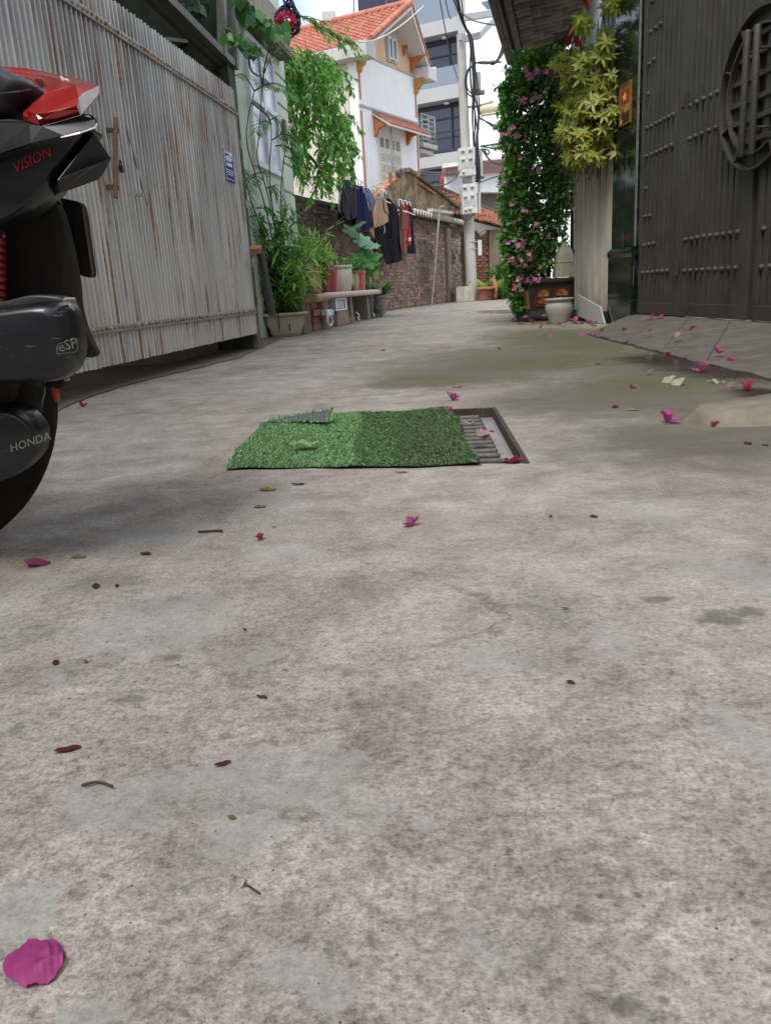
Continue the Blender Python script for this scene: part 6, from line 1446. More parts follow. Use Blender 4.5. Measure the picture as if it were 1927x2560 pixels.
# peace lily in the grey relief pot
pl2 = thing('peace_lily', 'peace lily with one pale flower growing from the grey relief pot', 'plant', gc + ZUP * gh * .9)
m = MB()
for i in range(70):
    a = U_(0, 2 * PI); d = Vector((math.cos(a) * U_(.2, .9), math.sin(a) * U_(.2, .9), U_(.5, 1.1))); m.leaf(gc + Vector((math.cos(a), math.sin(a), 0)) * gw * .3 + ZUP * gh * .92, d, ZUP, U_(.14, .30), U_(.025, .045), .2, .4, 3)
part('leaf', m, L_mid, pl2, smooth=True, kind='stuff')
m = MB(); q = at(938, 695, gc.y - .05); m.leaf(q - ZUP * .03, Vector((.25, -.1, 1)), Vector((0, -1, 0)), .15, .075, .3, -.1, 3); part('flower', m, mat('pale_spathe', '#c9cf9c', .5), pl2, smooth=True)
m = MB(); m.leaf(at(955, 690, gc.y), Vector((.1, -.1, 1)), Vector((0, -1, 0)), .06, .03, .3, .1, 2); part('flower', m, mat('pinkish_spathe', '#c9a896', .5), pl2, smooth=True)

# vine with heart shaped leaves over the carport and the house front
def heart():
    m = MB(); h_ = [(0, .10), (.20, .0), (.40, .06), (.50, .24), (.47, .46), (.33, .68), (.15, .90), (0, 1.12)]
    o = [Vector((x, y, -.16 * y * y + .22 * x)) for x, y in h_]; l = [Vector((-x, y, -.16 * y * y + .22 * x)) for x, y in h_[1:-1]]; mid = [Vector((0, y, -.16 * y * y)) for x, y in h_[1:-1]]
    vs = o + l + mid; n = len(h_)
    R = list(range(n)); Lf = [0] + [n + i for i in range(n - 2)] + [n - 1]; Md = [0] + [2 * n - 2 + i for i in range(n - 2)] + [n - 1]
    fs = []
    for i in range(n - 1):
        fs.append(tuple(dict.fromkeys((R[i], R[i + 1], Md[i + 1], Md[i])))); fs.append(tuple(dict.fromkeys((Md[i], Md[i + 1], Lf[i + 1], Lf[i]))))
    m.add(vs, fs); return m
L_vine = leafmat('vine_leaf', ['#2f5a2a', '#3f7034', '#568a44', '#27492a'], .4, .3)
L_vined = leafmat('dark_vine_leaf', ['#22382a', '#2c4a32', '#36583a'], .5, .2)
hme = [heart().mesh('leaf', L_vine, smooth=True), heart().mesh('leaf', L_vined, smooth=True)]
vn = thing('climbing_vine', 'climbing vine with heart shaped leaves trailing along the pale green house front', 'vine', WL.px(600, 30, .15))
vst = MB()
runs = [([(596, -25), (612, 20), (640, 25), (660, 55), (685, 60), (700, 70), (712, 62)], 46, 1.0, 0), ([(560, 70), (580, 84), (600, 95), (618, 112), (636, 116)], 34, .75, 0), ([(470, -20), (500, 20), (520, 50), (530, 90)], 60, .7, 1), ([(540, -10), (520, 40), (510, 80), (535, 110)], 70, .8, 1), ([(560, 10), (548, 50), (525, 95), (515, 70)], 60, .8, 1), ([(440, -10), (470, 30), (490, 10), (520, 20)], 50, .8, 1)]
for pts, n, sc_, k in runs:
    P = chaikin([WL.px(x, y, .16 if not k else -.15) for x, y in pts], 2, False); vst.tube(P, .004, 5)
    for i in range(n):
        u = R_() * (len(P) - 1); j = int(u); q = P[j].lerp(P[min(j + 1, len(P) - 1)], u - j) + dirv() * (.03 if not k else .07) + ZUP * -.015; s_ = U_(.05, .095) * sc_
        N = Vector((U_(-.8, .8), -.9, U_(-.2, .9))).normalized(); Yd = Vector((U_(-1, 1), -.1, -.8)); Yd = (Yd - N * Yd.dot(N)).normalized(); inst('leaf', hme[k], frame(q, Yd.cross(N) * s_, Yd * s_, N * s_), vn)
part('stem', vst, L_twig, vn, smooth=True)
M_pinkfl = leafmat('pink_flower', ['#c0305e', '#d64f80', '#a8244c'], .5, .3)
m = MB(); c_ = at(714, 52, 7.1)
for i in range(150):
    o = dirv(); m.leaf(c_ + Vector((o.x * .05, o.y * .03, o.z * .035)), o, dirv(), U_(.024, .04), .03, .3, .3, 2)
solo('pink_flower_head', m, M_pinkfl, 'bunch of bright pink flowers beside the hanging cable coil', 'flowers', smooth=True)

# ---- bougainvillea
L_boug = leafmat('bougainvillea_leaf', ['#39662b', '#4b8038', '#65a04b', '#2f5825', '#82b464'], .42, .42)
L_brown = leafmat('dry_bougainvillea_leaf', ['#6b5a3c', '#7c6b45', '#59492f'], .7, .2)
M_bract = leafmat('bougainvillea_bract', ['#a9628c', '#bd7aa2', '#cf9bb8', '#95527c'], .5, .35)
bg = thing('bougainvillea', 'tall bougainvillea with mauve pink flowers climbing from the glazed planter', 'bush', pc + ZUP * PH)
wo = MB(); base_ = pc + ZUP * PH * .95
for pts, r in (([(1420, 795), (1427, 700), (1430, 560), (1428, 430), (1420, 300), (1400, 200)], .020), ([(1395, 745), (1385, 660), (1390, 560), (1402, 470), (1420, 400)], .014), ([(1355, 690), (1345, 600), (1330, 480), (1310, 360), (1300, 250)], .022), ([(1370, 690), (1380, 560), (1360, 400), (1370, 280)], .020), ([(1428, 640), (1450, 600), (1440, 560), (1428, 545)], .010), ([(1390, 600), (1405, 540), (1412, 470), (1428, 440)], .010), ([(1340, 690), (1318, 620), (1290, 560), (1270, 520)], .012)):
    P = chaikin([at(x, y, pc.y - .05 + .1 * math.sin(x)) for x, y in pts], 2, False); wo.tube(P, [r * (1 - .6 * i / len(P)) for i in range(len(P))], 7)
part('stem', wo, L_dtwig, bg, smooth=True)
cr, dry, fl = MB(), MB(), MB()
bb = [(1330, 175, 55, 28, 1.0), (1400, 150, 50, 30, .9), (1290, 235, 38, 40, .9), (1350, 240, 60, 45, 1.4), (1420, 220, 40, 45, .8), (1280, 330, 30, 55, .9), (1340, 330, 55, 55, 1.5), (1400, 330, 35, 60, .8), (1290, 420, 30, 45, .8), (1345, 420, 50, 50, 1.3), (1400, 420, 25, 50, .5), (1300, 510, 38, 50, 1.2), (1355, 510, 45, 50, 1.2), (1285, 590, 32, 45, 1.0), (1345, 590, 42, 55, 1.2), (1300, 660, 40, 45, 1.2), (1340, 660, 40, 30, .7), (1292, 720, 24, 50, 1.0), (1297, 765, 18, 24, .6), (1258, 300, 14, 30, .2), (1262, 450, 14, 30, .2), (1262, 600, 12, 40, .3), (1390, 590, 24, 60, .45), (1402, 500, 26, 55, .6), (1415, 400, 28, 70, 1.1), (1405, 280, 40, 60, 1.3), (1370, 200, 50, 35, .9), (1420, 480, 20, 40, .4), (1262, 250, 16, 30, .3), (1256, 520, 12, 40, .25), (1272, 690, 14, 30, .3), (1330, 140, 45, 16, .5)]
for x, y, rx, ry, w in bb:
    for _ in range(int(560 * w)):
        a, r_ = U_(0, 2 * PI), R_() ** .5; px_, py_ = x + rx * r_ * math.cos(a), y + ry * r_ * math.sin(a); q = at(px_, py_, (pc.y + .05 if y < 640 else pc.y - .02 if x > 1310 else pc.y) + U_(-.26, .42) * (1 - .3 * r_))
        inner = .15 if y > 250 and R_() < .12 else 0
        tgt = dry if inner else cr; tgt.leaf(q, (dirv() + Vector((0, -.25, -.25))).normalized(), Vector((U_(-.5, .5), U_(-.7, .3), .8)), U_(.036, .062), U_(.024, .038), .3, .25, 2)
for _ in range(22):      # sprays reaching left over the alley
    a = (U_(1268, 1300), U_(180, 700)); e = (a[0] - U_(15, 46), a[1] + U_(-35, 30)); P = chaikin([at(*a, pc.y - .05), at((a[0] + e[0]) / 2, min(a[1], e[1]) - 6, pc.y - .1), at(*e, pc.y - .12)], 2, False); wo2 = P
    for q in P: cr.leaf(q, dirv(), ZUP, U_(.04, .06), .035, .3, .2, 2); cr.leaf(q, dirv(), ZUP, U_(.04, .06), .03, .3, .2, 2)
part('foliage', cr, L_boug, bg, smooth=True); part('dry_foliage', dry, L_brown, bg, smooth=True)
flp = [(1322, 190, 7), (1310, 178, 4), (1345, 182, 4), (1360, 180, 3), (1405, 162, 5), (1410, 135, 2), (1303, 250, 5), (1335, 245, 3), (1345, 240, 3), (1275, 318, 3), (1290, 335, 2), (1298, 395, 3), (1465, 98, 3), (1297, 612, 5), (1265, 608, 3), (1306, 605, 3), (1278, 650, 6), (1322, 640, 6), (1295, 648, 4), (1310, 660, 3), (1300, 700, 3), (1305, 695, 2), (1298, 720, 2), (1287, 718, 3), (1366, 595, 3), (1340, 425, 2), (1310, 530, 2), (1250, 460, 2), (1255, 335, 2), (1330, 697, 3), (1318, 700, 3), (1345, 700, 3), (1286, 610, 2), (1340, 560, 2), (1280, 505, 2), (1370, 225, 2), (1390, 170, 2)]
for x, y, n in flp:
    for k in range(n):
        q = at(x + U_(-7, 7), y + U_(-6, 6), pc.y - U_(.22, .34)); ax = (dirv() + Vector((0, -.9, .2))).normalized()
        for j in range(3):
            d = ax.orthogonal().normalized(); d.rotate(Matrix.Rotation(2 * PI * j / 3, 3, ax)); fl.leaf(q, d * .8 + ax * .6, ax, .029, .028, .35, .2, 3)
part('flower', fl, M_bract, bg, smooth=True, kind='stuff')

# ---- yellow green shrub with whorled leaves
L_yel = leafmat('yellow_green_leaf', ['#7f8f36', '#9aa545', '#b0ae55', '#6d8537', '#b8ae60', '#8aa541'], .42, .42)
ys = thing('croton_shrub', 'yellow green shrub with whorls of long leaves spilling over the stained wall', 'shrub', wr(.2, 1.6))
ym = []
for k in range(3):
    m = MB(); m.leaf((0, 0, 0), (0, 1, 0), (0, 0, 1), 1.0, .27 + .03 * k, .25, .18 + .16 * k, 3); ym.append(m.mesh('leaf', L_yel, smooth=True))
yst, yrest = MB(), MB(); nl_ = 0
yb = [(1420, 165, 40, 30, 5), (1470, 150, 35, 30, 6), (1520, 120, 22, 40, 6), (1450, 220, 45, 35, 9), (1510, 210, 35, 40, 9), (1430, 280, 35, 35, 8), (1490, 280, 45, 35, 10), (1540, 190, 16, 40, 4), (1535, 275, 18, 30, 4), (1425, 340, 28, 25, 7), (1475, 345, 40, 25, 10), (1520, 340, 20, 25, 4), (1440, 395, 30, 16, 7), (1490, 390, 30, 16, 6), (1552, 380, 10, 14, 2), (1527, 15, 14, 14, 4), (1450, 60, 14, 20, 3), (1545, 330, 10, 20, 2)]
yroot = wr(.25, 1.45, -.05)
whorls = []
for x, y, rx, ry, n in yb:
    for _ in range(int(n * 5.0)):
        a, r_ = U_(0, 2 * PI), math.sqrt(R_()) * 1.03; whorls.append((x + rx * r_ * math.cos(a), y + ry * r_ * math.sin(a)))
random.shuffle(whorls)
for wi, (x, y) in enumerate(whorls):
    c = at(x, y, 6.2 + (U_(-.1, .12) if wi < 110 else U_(.0, .5)) + .2 * (x < 1440)); ax = Vector((U_(-.5, .5), -.7 + U_(-.3, .3), U_(.0, .9))).normalized(); b = ax.orthogonal().normalized(); nn_ = int(U_(6, 9)); L_ = U_(.048, .085)
    if y > 60: yst.tube([c - ax * .14 + ZUP * -.02, c], .004, 5)
    for k in range(nn_):
        d = b.copy(); d.rotate(Matrix.Rotation(2 * PI * k / nn_ + U_(-.2, .2), 3, ax)); d = (d + ax * U_(.1, .6)).normalized(); up = (ax - d * ax.dot(d)).normalized(); s_ = L_ * U_(.75, 1.1)
        M = frame(c, d.cross(up) * s_, d * s_, up * s_); nl_ += 1
        if nl_ <= 296: inst('leaf', ym[nl_ % 3], M, ys)
        else: yrest.leaf(c, d, up, s_, s_ * U_(.27, .33), .25, U_(.18, .5), 3)
for k in range(9): yst.tube(chaikin([yroot + Vector((U_(-.1, .1), U_(-.2, .2), -.1)), at(U_(1420, 1540), U_(200, 330), 6.5), at(U_(1410, 1540), U_(100, 380), 6.35)], 2, False), .008, 6)
part('leaf', yrest, L_yel, ys, smooth=True, kind='stuff'); part('branch', yst, L_twig, ys, smooth=True, kind='stuff')
# greenery in the yard behind the gate
bamboo('yard_shrub', 'yellow green shrub glimpsed through the slits of the dark gate', (3.3, 4.6, .0), .6, 2.6, 40, 60, .12, .035, L_yel, lean=.25)
bamboo('yard_bush', 'green bush glimpsed behind the far leaf of the dark gate', (3.6, 6.2, .0), .6, 2.6, 30, 60, .12, .035, L_lime, lean=.25)
# ================================================================== LAUNDRY on the line in front of the brick wall
LOFF = .30
def LY(px):     # depth of the washing line plane at a picture column
    q = WB.px(px, 500, LOFF); return q.y
M_clw = mat('line_wire', '#8b8c8e', .5, .3)
lp = [(812, 400), (860, 437), (900, 462), (940, 484), (980, 497), (1010, 503), (1046, 510), (1064, 518)]
m = MB(); m.tube(chaikin([WB.px(x, y, LOFF) for x, y in lp], 2, False), .004, 5); solo('washing_line', m, M_clw, 'thin washing line strung along the brick wall', 'washing line', smooth=True)
def fabric(nm, col, var=.12, rough=.85):
    t = NT(nm); p = t.pos(); c = t.mix(1.0, lin(col), t.ramp(t.noise(p, 5.0, 4), [(.3, 1 - var), (.7, 1 + var)]), 'MULTIPLY'); return t.end(c, rough, 0, t.bump(t.noise(p, 160.0, 2), .002), **{'Specular IOR Level': .12})
def hanger(px, py, lb, col='white', Y=None, wd=16):
    h = thing('hanger', lb, 'hanger', WB.px(px, py, LOFF), 'hangers on the washing line'); m = MB(); c = at(px, py, Y or LY(px)); sc = c.y / FPX
    hk = [Vector((5 * sc, 0, -5 * sc)), Vector((5 * sc, 0, 1 * sc)), Vector((1 * sc, 0, 5 * sc)), Vector((-4 * sc, 0, 3 * sc)), Vector((-3 * sc, 0, -8 * sc)), Vector((-2 * sc, 0, -18 * sc))]
    m.tube(chaikin([c + q for q in hk], 2, False), .0055, 6); part('hook', m, M_white if col == 'white' else M_clw, h, smooth=True)
    m = MB(); b = c + Vector((-2 * sc, 0, -18 * sc)); m.tube([b + Vector((-wd * sc, .03, -9 * sc)), b, b + Vector((wd * sc, -.03, -8 * sc))], .008, 6); part('shoulder_bar', m, M_white if col == 'white' else M_clw, h, smooth=True)
hlab = [(866, 440, 'hook of the hanger of the dark tracksuit shorts, leftmost on the line', 'grey'), (880, 444, 'grey wire hanger second from the left on the washing line', 'grey'), (899, 455, 'wire hanger carrying the navy shorts', 'grey'), (906, 460, 'second wire hanger above the navy shorts', 'grey'), (935, 470, 'empty wire hanger left of the thin pole on the line', 'grey'), (946, 474, 'wire hanger just left of the white hangers', 'grey'), (955, 478, 'white plastic hanger of the tan shirt', 'white'), (960, 480, 'white plastic hanger between the tan shirt and black trousers', 'white'), (1000, 503, 'white hanger of the brown shirt', 'white'), (1012, 506, 'white hanger of the red shirt', 'white'), (1021, 510, 'white hanger of the navy trousers, rightmost on the line', 'white')]
for x, y, lb, c_ in hlab: hanger(x, y, lb, c_)
def garment(nm, lb, rows_, mm, dY=0.0, amp=.02, freq=14, th=.012, cols_=10):
    g_ = thing(nm, lb, 'clothes', at((rows_[0][0] + rows_[0][2]) / 2, rows_[0][1], LY(rows_[0][0]) + dY))
    part('cloth', cloth_poly(rows_, lambda x: LY(x) + dY, th, amp, freq, 18, cols_), mm, g_, smooth=True); return g_
def strip(g_, nm, pts, mm, w=.006, dY=-.07):
    m = MB(); m.tube([at(x, y, LY(x) + dY) for x, y in pts], w, 6); part(nm, m, mm, g_, smooth=True)
M_blk, M_blkn = fabric('black_cloth', '#0d0e11'), fabric('black_navy_cloth', '#0b0e16', .2, .6)
g1 = garment('tracksuit_shorts', 'black tracksuit shorts with white piping hanging leftmost on the line', [(853, 448, 889, 452), (849, 465, 892, 470), (847, 500, 893, 510), (846, 525, 893, 535), (862, 552, 889, 546)], M_blkn, -.12, .03, 12)
strip(g1, 'piping', [(855, 458), (850, 490), (846, 518), (850, 531)], M_white, .005, -.17); strip(g1, 'piping', [(861, 462), (864, 482), (871, 500)], mat('grey_piping', '#7c8088', .7), .004, -.19)
garment('dark_shorts', 'black shorts hanging behind the tracksuit shorts on the line', [(846, 500, 880, 500), (845, 550, 890, 560), (850, 555, 884, 564)], fabric('navy_black', '#090b14'), .06, .02, 9)
garment('black_tee', 'black garment bunched over the hanger beside the navy shorts', [(866, 450, 900, 466), (872, 470, 905, 480), (876, 520, 900, 530), (884, 552, 898, 548)], M_blk, -.04, .03, 11)
garment('navy_shorts', 'long navy shorts with flared hem hanging in the left half of the line', [(889, 466, 907, 466), (891, 500, 918, 505), (892, 540, 926, 545), (898, 565, 932, 560), (902, 578, 922, 574)], fabric('navy_cloth', '#121a40'), -.10, .035, 10)
garment('blue_shirt', 'grey blue short sleeved shirt hanging between navy shorts and tan shirt', [(909, 470, 922, 471), (912, 480, 934, 490), (916, 498, 942, 512), (922, 512, 943, 517), (924, 530, 934, 524)], fabric('grey_blue_cloth', '#6b7190'), -.05, .03, 12)
g5 = garment('tan_shirt', 'tan short sleeved shirt in the middle of the washing line', [(938, 492, 962, 494), (937, 510, 968, 518), (932, 530, 970, 540), (934, 556, 972, 552), (936, 570, 958, 563)], fabric('tan_cloth', '#b08d73'), -.10, .035, 15)
m = cloth_poly([(958, 494, 964, 496), (960, 512, 969, 520), (962, 526, 973, 536)], lambda x: LY(x) - .16, .01, .01, 6, 8, 4); part('sleeve', m, fabric('tan_cloth2', '#ab886e'), g5, smooth=True)
m = cloth_poly([(922, 540, 934, 534), (922, 570, 935, 566), (930, 590, 935, 588), (932, 595, 934, 594)], lambda x: LY(x) + .02, .01, .02, 7, 8, 4); part('shirt_tail', m, fabric('tan_cloth3', '#a5826a'), g5, smooth=True)
g6 = garment('black_trousers', 'long black trousers with a white drawstring in the middle of the line', [(938, 560, 962, 505), (938, 575, 990, 520), (942, 600, 998, 560), (950, 620, 1002, 600), (960, 645, 1004, 640), (967, 662, 1005, 652)], fabric('charcoal_cloth', '#0b0c0f'), .0, .03, 12)
strip(g6, 'drawstring', [(960, 566), (962, 575), (960, 583)], M_white, .007, -.09)
garment('black_shirt', 'black short sleeved shirt hanging behind the black trousers', [(966, 495, 974, 497), (966, 510, 988, 512), (968, 550, 999, 545), (972, 600, 999, 590)], M_blk, -.04, .03, 9)
M_brn = fabric('brown_cloth', '#7d503e')
g8 = garment('brown_shirt', 'brown short sleeved shirt hanging right of the black trousers', [(996, 518, 1006, 511), (998, 530, 1012, 522), (999, 560, 1019, 545), (1000, 600, 1012, 575), (1004, 632, 1013, 634)], M_brn, -.05, .03, 8, .014, 8)
m = cloth_poly([(1003, 520, 1009, 516), (1004, 545, 1018, 548), (1003, 574, 1021, 572)], lambda x: LY(x) - .12, .012, .012, 6, 8, 4); part('sleeve', m, M_brn, g8, smooth=True)
g9 = garment('red_shirt', 'dark red shirt squeezed between the brown shirt and navy trousers', [(1009, 510, 1020, 511), (1012, 530, 1024, 545), (1016, 570, 1026, 575), (1016, 616, 1028, 612)], fabric('red_cloth', '#9c2335'), .0, .02, 8, .012, 6)
m = MB(); q = at(1024, 598, LY(1024) - .1); m.box(q, (.04, .004, .055), Matrix.Rotation(.3, 3, 'Y')); part('tag', m, M_white, g9)
garment('navy_trousers', 'navy trousers hanging rightmost on the washing line', [(1020, 512, 1026, 513), (1021, 530, 1031, 535), (1019, 580, 1034, 580), (1017, 634, 1040, 633)], fabric('navy_black_cloth', '#0e1228'), .06, .025, 8, .014, 8)

# ================================================================== DRAIN and turf mat
M_iron = mat('rusted_angle_iron', '#3a342d', .8, .2, .3, 30, .002, 90, .4, '#6a5a4a')
M_lid = mat('damp_concrete_lid', '#857f7f', .35, 0, .15, 8, .001, 90, .3, '#5a5450')
M_bar = mat('wet_rusty_bar', '#57514b', .5, .1, .3, 40, .002, 120)
h0, h1, h2, h3 = HOLE   # far right, near right, near left, far left
dr = thing('drain', 'square drain with iron rim and slotted lid set in the alley concrete', 'drain', (h0 + h2) / 2)
dn = Vector((0, 0, -1))
lid = MB(); lid.quad(*[p + dn * .024 for p in (h2, h1, h0, h3)]); part('lid', lid, M_lid, dr)
rim = MB()
for a, b, inn in ((h0, h1, -1), (h3, h0, 1), (h2, h1, 2), (h3, h2, 3)):
    d = (b - a).normalized(); cen = (h0 + h1 + h2 + h3) / 4; nn_ = (cen - a); nn_ = (nn_ - d * nn_.dot(d)).normalized()
    ext = d * .008 if inn in (-1, 3) else Vector((0, 0, 0))
    m = MB(); m.par(a - nn_ * .006 - ZUP * .03 - ext, (b - a) + ext * 2, nn_ * .012, ZUP * .034); part('rim', m, M_iron, dr, bevel=.0015, bseg=1)
sl_ = MB(); sl_.quad(*[gnd(x, y, -.0232) for x, y in ((1050, 1160), (1250, 1158), (1196, 1042), (1050, 1046))]); part('slot', sl_, M_dark, dr)
# slotted bars: near one at the bottom
br_l, br_r = (1190, 1168), (1252, 1163)
N_B = 12
for k in range(N_B):
    u = k / (N_B - 1)
    xr, yr = 1253 + (1197 - 1253) * u ** .9, 1153 + (1044 - 1153) * u ** .86
    q = gnd(xr, yr, -.012); d = Vector((1, -.10, 0)).normalized()
    m = MB(); L_ = .235; m.tube([q - d * L_, q - d * .004, q, q + d * .003], [.0075, .0075, .0065, .003], 8); o = part('bar', m, M_bar, dr, smooth=True, angle=60)

def turf_mat():
    t = NT('turf_blade'); r_ = rnd_each(t); c = t.ramp(r_, [(0, lin('#456b3d')), (.35, lin('#58834e')), (.7, lin('#6d9860')), (1, lin('#9aba88'))])
    p = t.pos(); x = t.n('SeparateXYZ', _o=0, Vector=p)
    worn = t.n('MapRange', Value=t.math('ADD', x, t.math('MULTIPLY', t.noise(p, 9.0, 4), .10)), From_Min=.03, From_Max=.12)
    c = t.mix(t.math('MULTIPLY', worn, .75), c, t.mix(.5, c, lin('#5c5c42'))); return t.end(c, .5)
mt = thing('turf_mat', 'green artificial grass mat with one corner folded over covering most of the drain', 'mat', gnd(880, 1100))
cTL, cTR, cBR, cBL = gnd(676, 1052), gnd(1128, 1026), gnd(1196, 1166), gnd(560, 1178)
cTM = gnd(815, 1030)
def mp(u, v): return Vector((.006 * math.sin(9 * v + 2), .007 * math.sin(7 * u) + .004 * math.sin(23 * u), 0)) + (cBL * (1 - u) + cBR * u) * (1 - v) + ((cTL + Vector((-.02, .06, 0))) * (1 - u) + cTR * u) * v
def mz(u, v): return .004 + .004 * math.exp(-((u - .52) / .05) ** 2) + .006 * max(0, u - .86) * 6 + .003 * noise.noise(Vector((u * 5, v * 5, 0)))
fold_a, fold_b = (.0, .83), (.30, 1.0)      # fold line in mat coordinates: the corner beyond is turned over
def folded(u, v): return (v - .83) > (u) * (.17 / .30)
nu, nv = 40, 24
bs_ = MB(); vs = {}; 
grid_f = []
for j in range(nv):
    for i in range(nu):
        cs_ = [(i / nu, j / nv), ((i + 1) / nu, j / nv), ((i + 1) / nu, (j + 1) / nv), (i / nu, (j + 1) / nv)]
        if all(folded(*c) for c in cs_): continue
        idx = []
        for c in cs_:
            if c not in vs:
                q = mp(*c); q.z = mz(*c); vs[c] = len(vs)
            idx.append(vs[c])
        grid_f.append(tuple(idx))
pts_ = [None] * len(vs)
for c, k in vs.items(): q = mp(*c); q.z = mz(*c); pts_[k] = q
bs_.add(pts_, grid_f)
part('backing', bs_, mat('mat_backing', '#22301f', .9), mt)
bl_ = MB(); random.seed(77)
for _ in range(52000):
    u, v = R_(), R_()
    if folded(u, v) or folded(u - .01, v + .01): continue
    ed = .006
    q = mp(u + U_(-ed, ed), v + U_(-ed, ed)); q.z = mz(u, v)
    lean = Vector((.5, .75, 0)) if u < .52 else Vector((-.5, -.65, 0)); d = (lean * U_(.5, 1.2) + Vector((U_(-.6, .6), U_(-.6, .6), U_(.45, .9)))).normalized(); L_ = U_(.0065, .012); s_ = d.cross(Vector((U_(-1, 1), U_(-1, 1), .3))).normalized() * U_(.0006, .0011)
    tip = q + d * L_ + Vector((0, 0, -.002)); md = q + d * L_ * .55 + ZUP * .001
    bl_.add([q - s_, q + s_, md + s_ * .8, md - s_ * .8, tip], [(0, 1, 2, 3), (3, 2, 4)])
part('grass_blade', bl_, turf_mat(), mt, kind='stuff')
# the turned over corner, ribbed grey back upwards
fa_, fb_ = mp(0, .83), mp(.30, 1.0); tip0 = gnd(829, 1033); tip0.z = .034
fo = MB(); nfx, nfy = 36, 10
fb0, fb1 = gnd(668, 1053, .012), gnd(822, 1054, .016); ft0, ft1 = at(676, 1050, fb0.y + .03), at(831, 1022, fb1.y + .05)
def ff(u, v):
    lo, hi = fb0.lerp(fb1, u), ft0.lerp(ft1, u ** 1.15); q = lo.lerp(hi, v); q.y += .012 * math.sin(PI * v); q.z += .0016 * math.sin(u * 110) + .004 * math.sin(PI * v) * u; return q
fo.grid(ff, nfx * 4, nfy)
part('folded_corner', fo, mat('grey_mat_back', '#505654', .75, 0, .15, 20), mt, smooth=True)
m = MB()
for _ in range(260):
    u = R_(); q = ff(u, 1.0 if R_() < .45 else 0) if R_() < .7 else ff(1, R_()); d = (dirv() + Vector((0, -.3, .5))).normalized(); s_ = d.orthogonal().normalized() * .0013; m.add([q - s_, q + s_, q + d * U_(.008, .016)], [(0, 1, 2)])
part('fringe', m, turf_mat(), mt, kind='stuff')

# ================================================================== LITTER: fallen petals, leaves and twigs, each one a thing
def petal_mesh(seed, L=1.0, W=.8, cup=.45, notch=.12, ripple=.06):
    random.seed(seed); m = MB(); ph = U_(0, 6)
    def fn(u, v):
        x = u * 2 - 1; y = v; w = W * .5 * (math.sin(PI * min(1, .06 + y * .86)) ** .75) * (1 - .1 * y); px_ = x * w; z = cup * (.55 * px_ * px_ / (W * W) * 4 * .5 + .45 * (y - .45) ** 2) + ripple * math.sin(3.2 * y * PI + ph) * x * x * .6 + .03 * math.cos(6 * x + ph)
        return Vector((px_, (y - .5) * L - notch * (1 - x * x) * 0, max(0, z)))
    m.grid(fn, 8, 8); return m
def trio_mesh(seed):
    random.seed(seed); M_ = MB()
    for k in range(3):
        p_ = petal_mesh(seed * 7 + k, 1, .85, .6); a = 2 * PI * k / 3 + U_(-.3, .3); tl = U_(.2, .85); R3 = Matrix.Rotation(a, 3, 'Z') @ Matrix.Rotation(tl, 3, 'X'); b = len(M_.v); M_.add([R3 @ (v + Vector((0, .5, 0))) * .62 for v in p_.v], p_.f)
    mn = min(v.z for v in M_.v); M_.v = [v - Vector((0, 0, mn)) for v in M_.v]; M_.tube([(0, 0, .02), (.1, .05, .25), (.12, .1, .45)], [.05, .04, .06], 6); return M_
def petal_mat(nm, c1, c2, vein):
    t = NT(nm); p = t.obj(); r_ = t.n('ObjectInfo', _o='Random'); c = t.mix(t.ramp(t.noise(p, 2.5, 4), [(.35, 0.0), (.65, 1.0)]), lin(c1), lin(c2))
    vn_ = t.n('TexWave', Vector=t.vmath('ADD', p, t.vmath('MULTIPLY', t.n('TexNoise', _o='Color', Vector=p, Scale=2.0), (.5, .5, .5))), Scale=4.0, Distortion=3.0, Detail=2.0); c = t.mix(t.math('MULTIPLY', vn_, .14), c, lin(vein))
    t.end(c, .6, 0, t.bump(t.noise(p, 9.0, 4), .02)); tr = t.n('BsdfTranslucent', Color=c); t.t.links.new(t.n('MixShader', i0=.3, i1=t.bsdf.outputs[0], i2=tr), t.out.inputs[0]); return t.m
MPK = petal_mat('magenta_petal', '#cc559a', '#dc78b0', '#a8407c'); MRD = petal_mat('red_pink_petal', '#bd2f62', '#d64a7a', '#8c1c42'); MPL = petal_mat('pale_pink_petal', '#cf8fb0', '#d9a9c0', '#a86a8c'); MWH = petal_mat('white_petal', '#cfc8b6', '#dad4c4', '#a9a08a')
MDR = petal_mat('dried_red_petal', '#7d3540', '#93404c', '#4d2026')
MLG = petal_mat('green_fallen_leaf', '#9bbd7c', '#b5d096', '#789a5a'); MLY = petal_mat('yellow_fallen_leaf', '#b79b45', '#c9b268', '#8a7030'); MLB = petal_mat('brown_fallen_leaf', '#6b4a34', '#80593e', '#40291c')
pet = {}
def get(kind, m_, k):
    key = (kind, m_.name, k)
    if key not in pet:
        mb = trio_mesh(k + 3) if kind == 'trio' else petal_mesh(k + 1, 1, .8, .55) if kind == 'cup' else petal_mesh(k + 11, 1, .62, .18, 0, .1) if kind == 'flat' else petal_mesh(k + 21, 1, .38, .25, 0, .12)
        pet[key] = mb.mesh('petal', m_, smooth=True)
    return pet[key]
